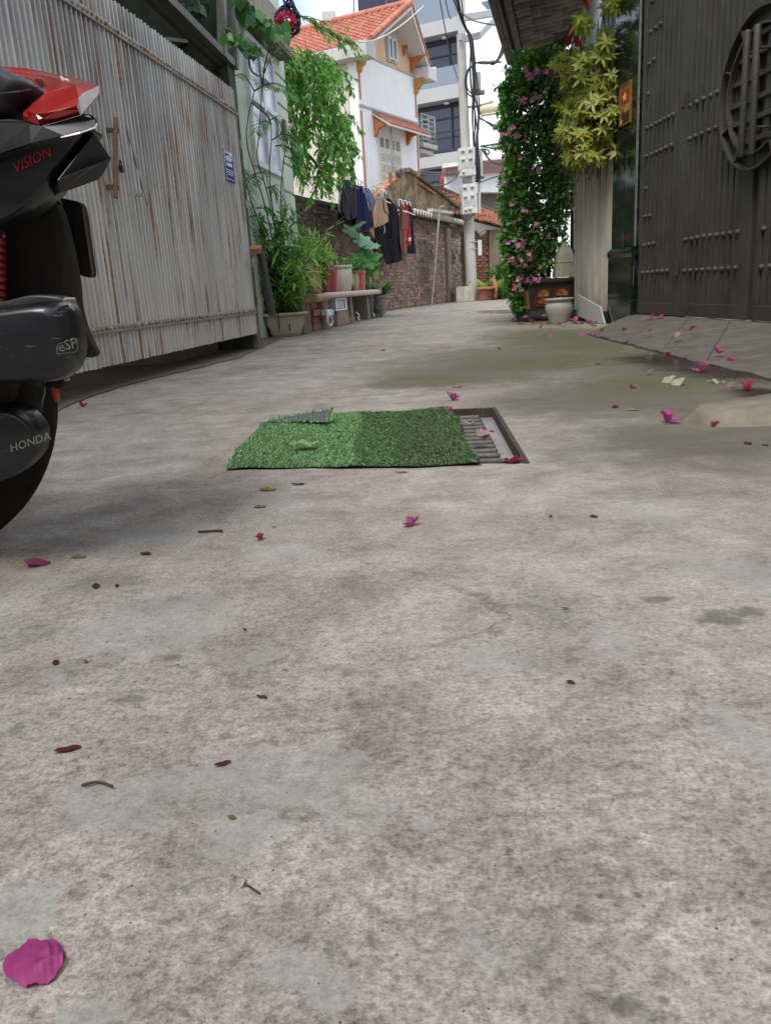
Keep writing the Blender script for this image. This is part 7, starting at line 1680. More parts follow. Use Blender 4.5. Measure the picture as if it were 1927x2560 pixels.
def litter(nm, lb, px, py, wpx, kind, m_, rot=0.0, tilt=0.0, cat='petal', k=0, z=0.0015, grp='petals fallen on the alley', zs=1.0):
    q = gnd(px, py, z); sc = wpx * (q - EYE).dot(CF) / FPX * (1.25 if kind != 'trio' else 1.1) * (1.3 if py < 1110 and cat == 'petal' else .85 if kind == 'long' else 1); tilt = tilt + (.45 if kind == 'cup' and py < 1110 else 0); zs = zs * (1.4 if py < 1110 and cat == 'petal' else 1)
    o = bpy.data.objects.new(nm, get(kind, m_, k)); COL.objects.link(o); o.matrix_world = Matrix.Translation(q) @ Matrix.Rotation(rot, 4, 'Z') @ Matrix.Rotation(tilt, 4, 'X') @ Matrix.Diagonal((sc, sc, sc * zs, 1)); o['label'] = lb; o['category'] = cat; o['group'] = grp; WPOS[o.name] = q
PT = [('trio', 'MPK', 1030, 1312, 40, .3, 0, 'magenta petal flower lying alone below the turf mat'), ('cup', 'MPK', 90, 1412, 66, 2.2, .5, 'crumpled magenta petal on the left below the scooter wheel'), ('trio', 'MRD', 650, 1348, 28, 1, 0, 'small crimson petal between the turf mat and the pale cement patch'),
      ('trio', 'MRD', 208, 1016, 15, 1, 0, 'tiny crimson petal beside the scooter tyre near the old apron'), ('trio', 'MPK', 1131, 1000, 24, .5, 0, 'pink red petal just above the far edge of the turf mat'), ('cup', 'MPK', 1116, 1036, 26, 1.2, .2, 'pink petal on the far right corner of the turf mat'), ('flat', 'MPL', 1145, 967, 16, .5, 0, 'faint pink petal well beyond the turf mat'),
      ('trio', 'MRD', 1283, 1157, 40, .4, 0, 'red pink petal in the near corner of the drain'), ('flat', 'MPL', 1205, 1082, 36, .8, .1, 'pale pink wilted petal on the drain bars'), ('trio', 'MPK', 1670, 1056, 36, 0, 0, 'bright pink flower left of the kerb tip'), ('long', 'MRD', 1797, 1062, 38, 1.4, .1, 'pink petal lying under the kerb edge'),
      ('long', 'MPK', 1537, 1016, 30, 1.4, .1, 'thin mauve petal beside the small green leaf'), ('long', 'MPK', 1580, 968, 24, 1.1, .1, 'mauve petal left of the pair of white petals'), ('trio', 'MPK', 1752, 930, 28, .4, 0, 'big pink flower standing before the dark puddle'), ('trio', 'MPK', 1830, 912, 24, 1, 0, 'pink flower mirrored at the edge of the puddle'),
      ('cup', 'MPL', 1824, 967, 17, .8, .3, 'small pale pink petal left of the crimson flower'), ('trio', 'MRD', 1868, 975, 26, 2, 0, 'crimson flower with dark stalk near the right edge'), ('cup', 'MPK', 1922, 1005, 26, 1, .3, 'mauve petal cut by the right edge of the picture above the kerb'), ('trio', 'MRD', 1667, 892, 14, .6, 0, 'small crimson petal at the left end of the dark puddle'),
      ('cup', 'MPL', 1697, 884, 20, .2, .3, 'pale pink upright petal at the foot of the ramp'), ('trio', 'MPK', 1795, 884, 20, .2, 0, 'pink petal on the lower edge of the ramp', .033), ('flat', 'MDR', 1868, 1108, 18, 1, 0, 'dull red petal below the kerb on the right'), ('flat', 'MDR', 1912, 1112, 14, 1, 0, 'dull red petal close to the right picture edge below the kerb'),
      ('cup', 'MPK', 1516, 849, 12, .4, .2, 'pink petal just below the left end of the ramp'), ('cup', 'MPK', 1483, 842, 13, .4, .2, 'pink petal at the pointed left end of the ramp'), ('cup', 'MPK', 1470, 834, 10, .4, .2, 'tiny pink petal at the very tip of the ramp'), ('cup', 'MPK', 1453, 838, 12, .4, .2, 'pink petal left of the ramp tip'), ('cup', 'MPK', 1375, 842, 12, .4, .2, 'pink petal on the damp concrete left of the ramp'),
      ('trio', 'MPK', 1436, 808, 17, .4, 0, 'pink flowers below the white ceramic pot'), ('cup', 'MPK', 1468, 807, 13, .4, .3, 'pink petal at the foot of the foam boards'), ('cup', 'MPK', 1328, 805, 13, .4, .3, 'pink petal before the feet of the glazed planter'), ('cup', 'MPL', 1303, 811, 11, .4, .3, 'pale pink petal left of the glazed planter'), ('cup', 'MPL', 1352, 819, 9, .4, .3, 'pale pink petal between planter and damp concrete'),
      ('cup', 'MPK', 1281, 800, 9, .4, .3, 'pink petal below the bougainvillea left side'), ('cup', 'MPL', 1229, 787, 7, .4, .3, 'tiny pale petal beside the wet patch'), ('flat', 'MRD', 957, 876, 12, 1, 0, 'tiny red petal in the middle of the alley beyond the mat'), ('flat', 'MPK', 855, 817, 9, 1, 0, 'tiny pink petal on the ground before the vent block'), ('cup', 'MPL', 1246, 872, 10, 1, 0, 'tiny orange pink petal in the middle of the damp area'),
      ('cup', 'MWH', 1622, 887, 15, .6, .2, 'white petal left of the puddle'), ('cup', 'MWH', 1671, 877, 17, .3, .3, 'white upright petal at the base of the ramp'), ('cup', 'MPL', 1729, 886, 13, .3, .2, 'pale petal tucked in the dark gap under the ramp'), ('cup', 'MWH', 1620, 937, 20, .6, .2, 'white petal with a stalk above the petal pair'), ('cup', 'MWH', 1671, 956, 26, .9, .2, 'pinkish white petal, left one of the touching pair'),
      ('cup', 'MWH', 1695, 962, 28, .2, .15, 'clean white petal, right one of the touching pair'), ('long', 'MWH', 1788, 957, 26, 1.3, .1, 'flat creamy petal right of the big pink flower'), ('cup', 'MWH', 1903, 917, 14, .3, .3, 'white petal standing in the wet gap below the ramp on the right')]
mm_ = dict(MPK=MPK, MRD=MRD, MPL=MPL, MWH=MWH, MDR=MDR)
for i, e in enumerate(PT): litter('petal', e[7], e[2], e[3], e[4], e[0], mm_[e[1]], e[5] + i * .7, e[6], k=i % 4, z=(e[8] if len(e) > 8 else .0015))
rpz = lambda u: .045 + .03 * u
for x, y, w, m_, lb, zz in [(1628, 793, 13, MPK, 'pink petal at the top of the ramp near the pillar', .085), (1652, 792, 10, MRD, 'crimson petal at the top of the ramp right of the pink one', .085), (1560, 825, 10, MPK, 'pink petal on the left slab of the ramp', .055), (1626, 827, 10, MPL, 'pale pink petal on the second slab of the ramp', .06), (1731, 821, 13, MRD, 'crimson petal high on the middle of the ramp', .075), (1694, 837, 13, MPL, 'washed out pink petal on the middle slab of the ramp', .062), (1505, 826, 12, MLB, 'brown curled leaf on the tip slab of the ramp', .05)]:
    litter('petal' if m_ is not MLB else 'leaf', lb, x, y, w, 'cup', m_, x * .3, .2, cat='petal' if m_ is not MLB else 'leaf', k=x % 4, z=zz, grp='petals on the ramp')
for x, y, w, kd, m_, lb, r_ in [(762, 1110, 56, 'flat', MLG, 'large pale green leaf lying on the left half of the turf mat', 1.45), (670, 1223, 36, 'flat', MLY, 'yellow leaf on the concrete below the turf mat', 1.3), (650, 1266, 26, 'flat', MLY, 'smaller yellow leaf under the first one', 1.5), (198, 1391, 30, 'flat', MLG, 'small light green leaf right of the crumpled magenta petal', 1.5), (1585, 1024, 28, 'flat', MLG, 'small green leaf right of the thin mauve petal', 1.5), (1003, 1180, 32, 'long', MLY, 'straw coloured leaf at the near edge of the turf mat', 1.5),
                            (1048, 1104, 20, 'flat', MLB, 'brown leaf on the right half of the turf mat', .4), (850, 1080, 16, 'flat', MLB, 'brown leaf in the middle of the turf mat', 1.5), (822, 1066, 11, 'flat', MLB, 'tiny brown leaf on the turf mat near the fold', .5), (885, 1052, 14, 'flat', MLB, 'orange brown leaf near the far edge of the turf mat', .2), (901, 1039, 12, 'flat', MLY, 'yellow brown leaf at the far edge of the turf mat', 1.0), (762, 1159, 18, 'flat', MLY, 'small yellow leaf near the near edge of the turf mat', 1.2), (1017, 1149, 10, 'flat', MWH, 'cream speck petal on the worn half of the mat', 1.0),
                            (1195, 1090, 30, 'flat', MLG, 'yellow green leaf stuck on the drain bars', 1.5), (1138, 1043, 12, 'flat', MLG, 'bright green leaf at the right corner of the mat', .5), (1245, 1135, 26, 'long', MLY, 'straw leaf on the drain lid', 1.2), (1225, 1078, 22, 'flat', MLB, 'dry brown leaf lying on the drain lid', .6), (1168, 1059, 34, 'long', MWH, 'white scrap lying on the far drain bars', 1.3),
                            (745, 1210, 34, 'long', MLB, 'dark brown bark scrap below the turf mat', 1.5), (685, 1317, 14, 'long', MLB, 'tiny dark leaf scrap above the crimson petal', 1.2), (170, 1872, 60, 'long', MDR, 'shrivelled dark red petal on the left of the foreground', 1.9), (557, 1908, 40, 'long', MDR, 'forked dark red petal scrap above the big cement patch', 2.0), (655, 1741, 30, 'long', MLB, 'brown leaf scrap in the middle foreground', 1.2), (1426, 1704, 18, 'flat', MLB, 'small orange brown scrap right of the foreground middle', .8),
                            (1413, 1520, 18, 'long', MLB, 'black leaf scrap on the right of the foreground', 1.3), (140, 1655, 22, 'flat', MDR, 'dull purple round petal pressed on the concrete at left', .3), (215, 1653, 13, 'flat', MLY, 'tiny yellow petal right of the purple one', .9), (240, 1464, 26, 'flat', MDR, 'faded purple petal pressed on the concrete, left of its twin', .4), (293, 1463, 14, 'flat', MDR, 'smaller faded purple petal, right of its twin', .4), (580, 2042, 18, 'flat', MLY, 'small ochre scrap on the big cement patch', 1.2), (1483, 1290, 18, 'flat', MLB, 'reddish brown leaf scrap beyond the middle right', .8), (612, 1572, 10, 'flat', MDR, 'tiny crimson scrap in the middle of the foreground', .8),
                            (365, 1383, 24, 'flat', MDR, 'faded pink leaf pressed on the concrete in the left middle', 1.2), (1430, 909, 14, 'flat', MLG, 'dark green curled leaf on the damp right side', 1.2), (1494, 910, 15, 'flat', MLB, 'dark shadowy leaf on the damp right side', 1.2), (1375, 1290, 10, 'flat', MLB, 'tiny brown leaf right of the lone magenta flower', .4)]:
    onmat = 560 < x < 1200 and 1040 < y < 1172 and lb.find('below') < 0
    litter('leaf', lb, x, y, w, kd, m_, r_, .04, cat='leaf', k=int(x) % 4, z=.021 if onmat else .002, grp='leaves fallen on the alley', zs=1.2 if onmat else .6 if kd != 'long' else .38)
for pts, r, lb in [([(497, 1329), (520, 1328), (545, 1326), (556, 1327)], .002, 'thin brown twig on the concrete left of the crimson petal'), ([(205, 1963), (225, 1957), (250, 1953), (282, 1966)], .0011, 'thin curved dark twig in the left foreground'), ([(601, 2218), (608, 2208), (613, 2197)], .0007, 'pale matchstick like twig in the foreground'), ([(612, 2210), (630, 2220), (650, 2234)], .0007, 'dark twig touching the pale matchstick twig'), ([(905, 1030), (925, 1036), (948, 1046)], .002, 'curved brown twig at the far edge of the turf mat'), ([(930, 1049), (945, 1056)], .002, 'short brown twig on the turf mat'), ([(1060, 1101), (1072, 1099)], .0015, 'thin stalk beside the brown leaf on the mat')]:
    m = MB(); m.tube(chaikin([gnd(x, y, .024 if 1020 < y < 1110 else .0018 + .002 * (i % 2)) for i, (x, y) in enumerate(pts)], 2, False), r, 6); solo('twig', m, mat('twig_' + str(int(pts[0][0])), '#a79a86' if 'pale match' in lb and 'dark' not in lb else '#4a3628', .9, 0, .2, 90), lb, 'twig', 'twigs on the alley', smooth=True)
# big magenta petal in the near left corner, folded along its middle
bp = thing('petal', 'big magenta petal with a curled fold in the near left corner', 'petal', gnd(90, 2390), 'petals fallen on the alley')
out_ = [(8, 2420), (30, 2390), (60, 2368), (100, 2358), (140, 2362), (160, 2376), (168, 2392), (163, 2420), (150, 2440), (135, 2458), (100, 2475), (60, 2476), (28, 2462), (14, 2440)]
cx, cy = 92, 2415; m = MB(); rings = [1 - i / 15 for i in range(15)]; vs = []; n = 56
O = chaikin([Vector((x, y, 0)) for x, y in out_], 2); n = len(O)
def seg_d(x, y, ax, ay, bx, by):
    t_ = max(0, min(1, ((x - ax) * (bx - ax) + (y - ay) * (by - ay)) / ((bx - ax) ** 2 + (by - ay) ** 2))); return math.hypot(x - ax - t_ * (bx - ax), y - ay - t_ * (by - ay)), t_
for t_ in rings:
    for p_ in O:
        x, y = cx + (p_.x - cx) * t_, cy + (p_.y - cy) * t_; q = gnd(x, y); d1, u1 = seg_d(x, y, 92, 2440, 172, 2404); d2, u2 = seg_d(x, y, 108, 2412, 172, 2392); d3, u3 = seg_d(x, y, 118, 2362, 128, 2404)
        z = .0018 + .0046 * (1 - t_ ** 2.5) + .0044 * math.exp(-(d1 / 7) ** 2) * (.4 + u1) - .0052 * math.exp(-(d2 / 9) ** 2) * (.3 + .7 * u2) + .0022 * math.exp(-(d3 / 5) ** 2) + .0016 * t_ ** 4 * (1 + math.sin(.11 * x + .05 * y)) + .0005 * math.sin(.35 * x) * t_
        q.z = max(.0008, z); vs.append(q)
q = gnd(cx, cy); q.z = .0064; vs.append(q)
m.add(vs, [(i * n + j, i * n + (j + 1) % n, (i + 1) * n + (j + 1) % n, (i + 1) * n + j) for i in range(len(rings) - 1) for j in range(n)] + [((len(rings) - 1) * n + j, (len(rings) - 1) * n + (j + 1) % n, len(vs) - 1) for j in range(n)])
part('blade', m, petal_mat('near_petal', '#952f70', '#a8447f', '#7a2258'), bp, smooth=True)
# gravelly crumbs
m = MB(); random.seed(3)
for _ in range(300):
    x, y = U_(0, 1927), 900 + 1660 * R_() ** 1.0
    if 540 < x < 1340 and 1020 < y < 1185: continue
    q = gnd(x, y); s_ = U_(.0003, .0010) * (1 + .5 * q.y); o = len(m.v); m.add([q + Vector((s_, 0, 0)), q + Vector((0, s_, 0)), q + Vector((-s_, 0, 0)), q + Vector((0, -s_, 0)), q + ZUP * s_ * .9 + dirv() * s_ * .3], [(0, 1, 4), (1, 2, 4), (2, 3, 4), (3, 0, 4)])
g_ = solo('grit', m, mat('dark_grit', '#5a534b', .9, 0, .3, 40, cols=['#4a443d', '#6b6158', '#9a9085', '#54463c']), 'scattered grit and crumbs on the alley concrete', 'grit'); g_['kind'] = 'stuff'
# dead leaves in the corner by the white pot
m = MB()
for _ in range(110):
    x = U_(1325, 1500); y = 800 + U_(-2, 14) + (4 if x > 1400 else 0); q = gnd(x, y, .003); m.leaf(q, Vector((U_(-1, 1), U_(-1, 1), U_(0, .4))), ZUP + dirv() * .5, U_(.02, .05), U_(.01, .022), .3, .3, 2)
g_ = solo('dead_leaves', m, leafmat('dead_leaf', ['#4a3a2c', '#6b573c', '#8a7a48', '#a39a50', '#5a4636'], .8, .1), 'heap of dead leaves on the ground around the white ceramic pot', 'leaves', smooth=True); g_['kind'] = 'stuff'
# ================================================================== SCOOTER, parked side on at the left edge
SYC = 1.17          # depth of the wheel's plane
def S(x, y, Y): return at(x, y, Y)
def plast(nm, col, rough, var=.1, coat=0.0, scr=.0):
    t = NT(nm); p = t.pos(); c = t.mix(1.0, lin(col), t.ramp(t.noise(p, 14.0, 5), [(.3, 1 - var), (.7, 1 + var)]), 'MULTIPLY')
    sp = t.ramp(t.n('TexVoronoi', _o='Distance', Vector=p, Scale=190.0), [(.05, 1.0), (.11, 0.0)]); c = t.mix(t.math('MULTIPLY', sp, .14), c, lin('#a7a59f'))
    if scr: c = t.mix(t.math('MULTIPLY', t.ramp(t.noise(t.scaled(p, (30, 30, 260)), 1.0, 3), [(.66, 0.0), (.70, 1.0)]), scr), c, lin('#8a8a8c'))
    du = t.ramp(t.noise(p, 9.0, 5), [(.4, 0.0), (.7, .04)]); c = t.mix(du, c, lin('#8a8074'))
    return t.end(c, t.math('ADD', rough, t.math('MULTIPLY', t.noise(p, 30.0, 4), .12)), 0, None, **{'Coat Weight': coat, 'Coat Roughness': .12})
M_sred = plast('scooter_red_paint', '#9c1a17', .26, .08, .8)
M_sblk = plast('scooter_gloss_black', '#0d0f13', .24, .1, .3, .06)
M_smat = plast('scooter_matt_black', '#16171a', .42, .12)
M_sdark = plast('scooter_dark_plastic', '#0d0c0b', .65, .2)
M_seat = plast('seat_vinyl', '#25272b', .5, .1)
M_tyre = mat('tyre_rubber', '#0f0e0e', .8, 0, .25, 18, .002, 120, .15, '#3a342d', **{'Specular IOR Level': .25})
M_engine = plast('engine_cover_blue_black', '#10131a', .28, .15, .2, .25)
M_silver = mat('worn_silver', '#a59c98', .4, .4, .2, 40, .001, 120)
M_orangel = mat('orange_reflector', '#b04c12', .35, 0, .15, 30)
M_badge = mat('badge_silver', '#8e9085', .4, .5, .15, 60)
M_redlet = mat('red_lettering', '#8f1f27', .35, 0, .15, 60)
scooter = thing('motor_scooter', 'black and red motor scooter parked at the left edge with its tail in view', 'scooter', gnd(-295, 1408) * 0 + Vector((-.77, 1.17, 0)))
def shell(name, pts, Y, depth, bulge, m_, parent=None, rnd=2, label=None, rings=(1, .985, .95, .88, .8), sharp=None, kind=None):
    """panel with a real thickness: outline at depth Y, swelling towards the alley by bulge, closed at the back"""
    O = [Vector((x, y, 0)) for x, y in pts]; O = chaikin(O, rnd) if rnd else O; n = len(O); cx, cy = sum(p.x for p in O) / n, sum(p.y for p in O) / n
    m = MB(); vs = [S(p.x, p.y, Y) + Vector((0, depth, 0)) for p in O]
    for t_ in rings:
        d = bulge * math.sqrt(max(0, 1 - ((t_ - rings[-1]) / (1 - rings[-1])) ** 2)); vs += [S(cx + (p.x - cx) * t_, cy + (p.y - cy) * t_, Y) - Vector((0, d, 0)) for p in O]
    k = len(rings) + 1
    m.add(vs, [(i * n + j, i * n + (j + 1) % n, (i + 1) * n + (j + 1) % n, (i + 1) * n + j) for i in range(k - 1) for j in range(n)] + [tuple(range(n))[::-1], tuple((k - 1) * n + j for j in range(n))])
    return part(name, m, m_, parent or scooter, label, kind, smooth=True, angle=sharp or 42)
def facet(name, polys, m_, parent=None, back=.0, smooth=False, bevel=.003):
    m = MB()
    vid = {}; vs = []; fs = []
    for poly in polys:
        f = []
        for q in poly:
            if q not in vid: vid[q] = len(vs); vs.append(S(*q))
            f.append(vid[q])
        fs.append(tuple(f))
    m.add(vs, fs); return part(name, m, m_, parent or scooter, smooth=smooth, bevel=bevel)
# wheel: tyre with tread blocks, rim
wheel = bpy.data.objects.new('wheel', None); COL.objects.link(wheel); wheel.parent = scooter; WPOS[wheel.name] = WPOS[scooter.name]
wc_ = S(-319, 960, SYC); RW = wc_.z - .012; wc_.z = RW - .002
tw_ = .048
tm = MB(); nT = 120; sec = []
for i in range(17):
    a = -PI * .62 + PI * 1.24 * i / 16; sec.append((RW - .040 + .040 * math.cos(a), tw_ * math.sin(a) / math.sin(PI * .62)))
sec = [(RW - .078, -tw_ * .7)] + sec + [(RW - .078, tw_ * .7)]
vs = []
for i in range(nT):
    a = 2 * PI * i / nT; gro = .006 if (i % 6) < 1 else 0
    for j, (r, y) in enumerate(sec):
        r2 = r - (gro if 3 < j < 8 or 10 < j < 15 else 0); vs.append(wc_ + Vector((r2 * math.cos(a), y, r2 * math.sin(a))))
ns = len(sec); tm.add(vs, [(i * ns + j, i * ns + j + 1, ((i + 1) % nT) * ns + j + 1, ((i + 1) % nT) * ns + j) for i in range(nT) for j in range(ns - 1)])
part('tyre', tm, M_tyre, wheel, smooth=True, angle=40)
rm = MB(); rm.lathe([(RW - .09, -.03), (RW - .075, -.035), (RW - .074, .035), (RW - .09, .03)], wc_, 48, ax=Matrix.Rotation(-PI / 2, 3, 'X')); part('rim', rm, M_sdark, wheel, smooth=True, angle=40)
hb = MB()
for i in range(5): a = 2 * PI * i / 5; d = Vector((math.cos(a), 0, math.sin(a))); hb.tube([wc_ + d * .03, wc_ + d * (RW - .08)], .014, 6)
hb.tube([wc_ - Vector((0, .05, 0)), wc_ + Vector((0, .05, 0))], .04, 14); part('spoke', hb, M_sdark, wheel, smooth=True, angle=40)
# inner fender / swing arm mass and dark flap
shell('inner_fender', [(-260, 470), (0, 470), (95, 520), (140, 500), (160, 540), (185, 640), (200, 740), (196, 800), (100, 800), (-260, 800)], 1.16, .015, .02, M_sdark, rnd=1)
shell('mud_flap', [(160, 560), (182, 640), (196, 720), (206, 790), (228, 850), (246, 880), (240, 894), (212, 894), (190, 860), (150, 800), (140, 700)], 1.20, .012, .006, mat('brown_flap', '#2a221d', .7, 0, .3, 20, .002, 80), rnd=2)
pl_ = shell('plate_bracket', [(120, 486), (150, 494), (192, 502), (206, 508), (213, 525), (221, 580), (229, 640), (236, 684), (232, 694), (220, 694), (186, 683), (170, 600), (150, 520)], 1.215, .012, .006, M_sdark, rnd=1)
shell('slot', [(172, 558), (180, 552), (188, 560), (192, 590), (190, 604), (182, 602), (176, 585)], 1.2075, .003, .001, mat('pitch_black', '#050505', .9), pl_, 2)
facet('bracket_edge', [[(206, 520, 1.206), (211, 520, 1.2085), (236, 686, 1.2085), (231, 690, 1.206)]], mat('dusty_edge', '#5d5450', .6), pl_, bevel=0)
facet('fender_glint', [[(126, 488, 1.148), (140, 487, 1.150), (150, 497, 1.155), (159, 514, 1.158), (148, 502, 1.150)]], plast('glint_plastic', '#6b6b6e', .3), None, bevel=0)
# red shock spring
ss = MB(); P = []
for i in range(160):
    u = i / 159; a = u * 2 * PI * 9; c = S(-26 - 2 * u + 6 * u, 590 + 165 * u, 1.10); P.append(c + Vector((.0155 * math.cos(a), .0155 * math.sin(a), 0)))
ss.tube(P, .0046, 8); part('shock_spring', ss, plast('spring_red', '#8c0f18', .3, .1, .5), scooter, smooth=True)
ss = MB(); ss.tube([S(-14, 560, 1.10), S(-10, 780, 1.10)], .010, 10); part('shock_rod', ss, M_sdark, scooter, smooth=True)
# tail fairing
shell('tail_core', [(-330, 330), (-60, 330), (20, 350), (10, 480), (-60, 540), (-330, 600)], 1.10, .2, .005, M_sdark, rnd=1)
shell('engine_core', [(-330, 820), (40, 790), (60, 900), (20, 1040), (-330, 1040)], 1.09, .16, .005, M_sdark, rnd=1)
tail = shell('tail_fairing', [(-330, 290), (0, 306), (58, 301), (80, 312), (108, 322), (150, 330), (200, 332), (238, 322), (236, 335), (232, 338), (222, 360), (190, 410), (152, 450), (147, 478), (118, 500), (76, 540), (0, 578), (-330, 640)], 1.065, .03, .030, M_sblk, rnd=1, rings=(1, .99, .96, .92, .88))
# upper shelf with the light edge line
facet('upper_panel', [[(-330, 300, 1.045), (0, 306, 1.028), (58, 300, 1.024), (74, 310, 1.022), (78, 360, 1.018), (0, 386, 1.018), (-330, 470, 1.025)], [(74, 310, 1.022), (108, 316, 1.022), (205, 288, 1.03), (238, 298, 1.04), (244, 306, 1.042), (240, 318, 1.036), (200, 332, 1.026), (160, 341, 1.022), (78, 360, 1.018)],
                      [(0, 386, 1.018), (78, 360, 1.018), (80, 366, 1.036), (0, 396, 1.036)], [(78, 360, 1.018), (160, 341, 1.022), (161, 346, 1.038), (80, 366, 1.036)], [(160, 341, 1.022), (200, 332, 1.026), (240, 318, 1.036), (240, 324, 1.05), (161, 346, 1.038)]], plast('upper_panel_black', '#0e1016', .2, .12, .5, .1), bevel=.0012)
facet('edge_line', [[(152, 341.5, 1.0205), (200, 329, 1.0235), (236, 317, 1.0335), (243, 306, 1.040), (244.5, 309, 1.0395), (241, 320, 1.0335), (201, 334, 1.0225), (153, 344.5, 1.0195)]], M_silver, bevel=0)  # silver strip paints the highlight along the panel edge
facet('edge_line', [[(174, 305, 1.05), (200, 292, 1.05), (222, 287, 1.05), (229, 293, 1.05), (227, 297, 1.05), (205, 296, 1.05), (182, 302, 1.05)]], plast('blue_grey_trim', '#7c8296', .3, .1, .3), bevel=0)
facet('lens_back', [[(205, 284, 1.10), (228, 286, 1.12), (243, 300, 1.12), (236, 322, 1.12), (205, 310, 1.10)]], M_sdark, bevel=0)
# turn signal housing
facet('signal_housing', [[(236, 333, 1.05), (276, 392, 1.07), (272, 404, 1.045), (225, 418, 1.03), (144, 450, 1.022)], [(144, 450, 1.022), (225, 418, 1.03), (272, 404, 1.045), (277, 396, 1.07), (262, 428, 1.075), (247, 448, 1.075), (200, 466, 1.06), (149, 482, 1.045)],
                         [(236, 333, 1.05), (144, 450, 1.022), (149, 482, 1.045), (120, 498, 1.10), (150, 420, 1.10), (225, 333, 1.10)], [(276, 392, 1.07), (236, 333, 1.05), (240, 340, 1.22), (280, 396, 1.22)], [(276, 392, 1.07), (280, 396, 1.22), (250, 448, 1.22), (247, 448, 1.075), (262, 428, 1.075), (277, 396, 1.07)], [(149, 482, 1.045), (200, 466, 1.06), (247, 448, 1.075), (250, 448, 1.22), (150, 484, 1.22)]],
      plast('signal_black', '#1d1e22', .34, .1, .15), smooth=False, bevel=.004)
# seat
shell('seat', [(-420, 120), (-200, 150), (0, 169), (26, 178), (62, 196), (90, 210), (103, 222), (104, 236), (84, 254), (62, 276), (58, 304), (20, 312), (-420, 330)], 1.10, .06, .045, M_seat, rnd=2, rings=(1, .98, .92, .82, .7))
facet('seat_seam', [[(-60, 236, 1.0515), (0, 230, 1.0515), (50, 226, 1.0525), (80, 221, 1.06), (98, 216, 1.072), (98, 219, 1.0715), (80, 225, 1.0595), (50, 230, 1.052), (0, 234, 1.051), (-60, 240, 1.051)]], mat('seam_black', '#08080a', .6), bevel=0)
# red grab rail: near wing with chamfered face, far rail, tail bridge
rail_ = facet('grab_rail', [[(57, 280, 1.045), (62, 270, 1.06), (78, 255, 1.085), (113, 234, 1.10), (150, 222, 1.11), (190, 211, 1.12), (246, 213, 1.13), (240, 220, 1.115), (208, 232, 1.09), (197, 244, 1.06), (193, 268, 1.035), (150, 279, 1.028), (101, 289, 1.024), (80, 286, 1.03)],
                            [(57, 280, 1.045), (80, 286, 1.03), (101, 289, 1.024), (112, 313, 1.034), (100, 313, 1.034), (58, 297, 1.05)], [(101, 289, 1.024), (150, 279, 1.028), (193, 268, 1.035), (201, 288, 1.045), (150, 303, 1.038), (112, 313, 1.034)],
                            [(57, 280, 1.045), (58, 297, 1.05), (70, 280, 1.15), (78, 255, 1.085), (62, 270, 1.06)], [(112, 313, 1.034), (150, 303, 1.038), (201, 288, 1.045), (215, 282, 1.15), (110, 310, 1.15)]], M_sred, bevel=.006)
facet('far_rail', [[(-260, 146, 1.30), (0, 166, 1.30), (60, 170, 1.30), (120, 181, 1.30), (170, 191, 1.29), (212, 200, 1.26), (246, 213, 1.15), (190, 212, 1.14), (160, 200, 1.20), (130, 190, 1.24), (100, 185, 1.26), (40, 177, 1.28), (0, 170, 1.28), (-260, 152, 1.28)]], M_sred, bevel=0)
facet('rail_bridge', [[(-100, 172, 1.27), (0, 172, 1.27), (40, 178, 1.27), (100, 186, 1.25), (130, 191, 1.23), (160, 201, 1.19), (190, 212, 1.13), (150, 223, 1.115), (113, 235, 1.105), (100, 228, 1.12), (84, 205, 1.18), (40, 184, 1.25), (-100, 176, 1.26)]], plast('rail_red_inner', '#a3281f', .22, .08, .8), bevel=0)
shell('rail_hole', [(86, 199), (96, 193), (106, 195), (110, 205), (107, 222), (103, 223), (95, 208)], 1.140, .004, .001, plast('hole_red', '#5e0d0d', .3), rail_, 2)
facet('rail_scuff', [[(193, 268, 1.0335), (197, 246, 1.0585), (208, 233, 1.0885), (244, 216, 1.118), (249, 222, 1.12), (247, 236, 1.11), (228, 262, 1.085), (204, 286, 1.045)], [(246, 213, 1.13), (249, 222, 1.12), (244, 216, 1.118)]], M_silver, rail_, bevel=0)
for q in ([(150, 189), (158, 191), (160, 196), (170, 196), (175, 202), (160, 199), (154, 199), (152, 194)],):
    facet('chipped_paint', [[(x, y, 1.213 - .0006 * (x - 150) * 1.6) for x, y in q]], M_white, rail_, bevel=0)
# model name along the tail
X_ = S(178, 352, 1.02) - S(40, 409, 1.02); o_ = S(40, 432, 1.0335); t_px = (S(40, 404, 1.034) - S(40, 432, 1.034)).length
text('lettering', 'VISION', S(38, 434, 1.0335), S(168, 374, 1.0335) - S(38, 434, 1.0335), (0, 0, 1), t_px * .92, M_redlet, tail, .0016, .35)
# air box cover
shell('strap_cover', [(-330, 790), (0, 756), (40, 746), (84, 735), (150, 738), (172, 748), (188, 768), (192, 790), (-330, 860)], 1.055, .02, .006, M_smat, rnd=1)
abx = shell('air_box_cover', [(-330, 830), (-60, 775), (0, 766), (60, 757), (120, 750), (156, 750), (172, 757), (186, 772), (196, 800), (203, 830), (207, 862), (204, 895), (192, 922), (168, 944), (135, 954), (60, 958), (-330, 965)], 1.045, .02, .042, M_engine, rnd=1, rings=(1, .985, .95, .9, .84, .76, .66))
sc_ = MB(); q = S(164, 750, 1.020); sc_.tube([q + Vector((0, .03, 0)), q, q - Vector((0, .003, 0))], [.0028, .0028, .0015], 12); part('screw', sc_, M_silver, abx, smooth=True, angle=40)
facet('clip', [[(170, 757, 1.022), (178, 760, 1.022), (187, 768, 1.024), (188, 776, 1.024), (184, 775, 1.022), (176, 768, 1.020)]], plast('grey_clip', '#77777c', .35), abx, bevel=.001)
M_dkb = mat('badge_dark', '#23261f', .4)
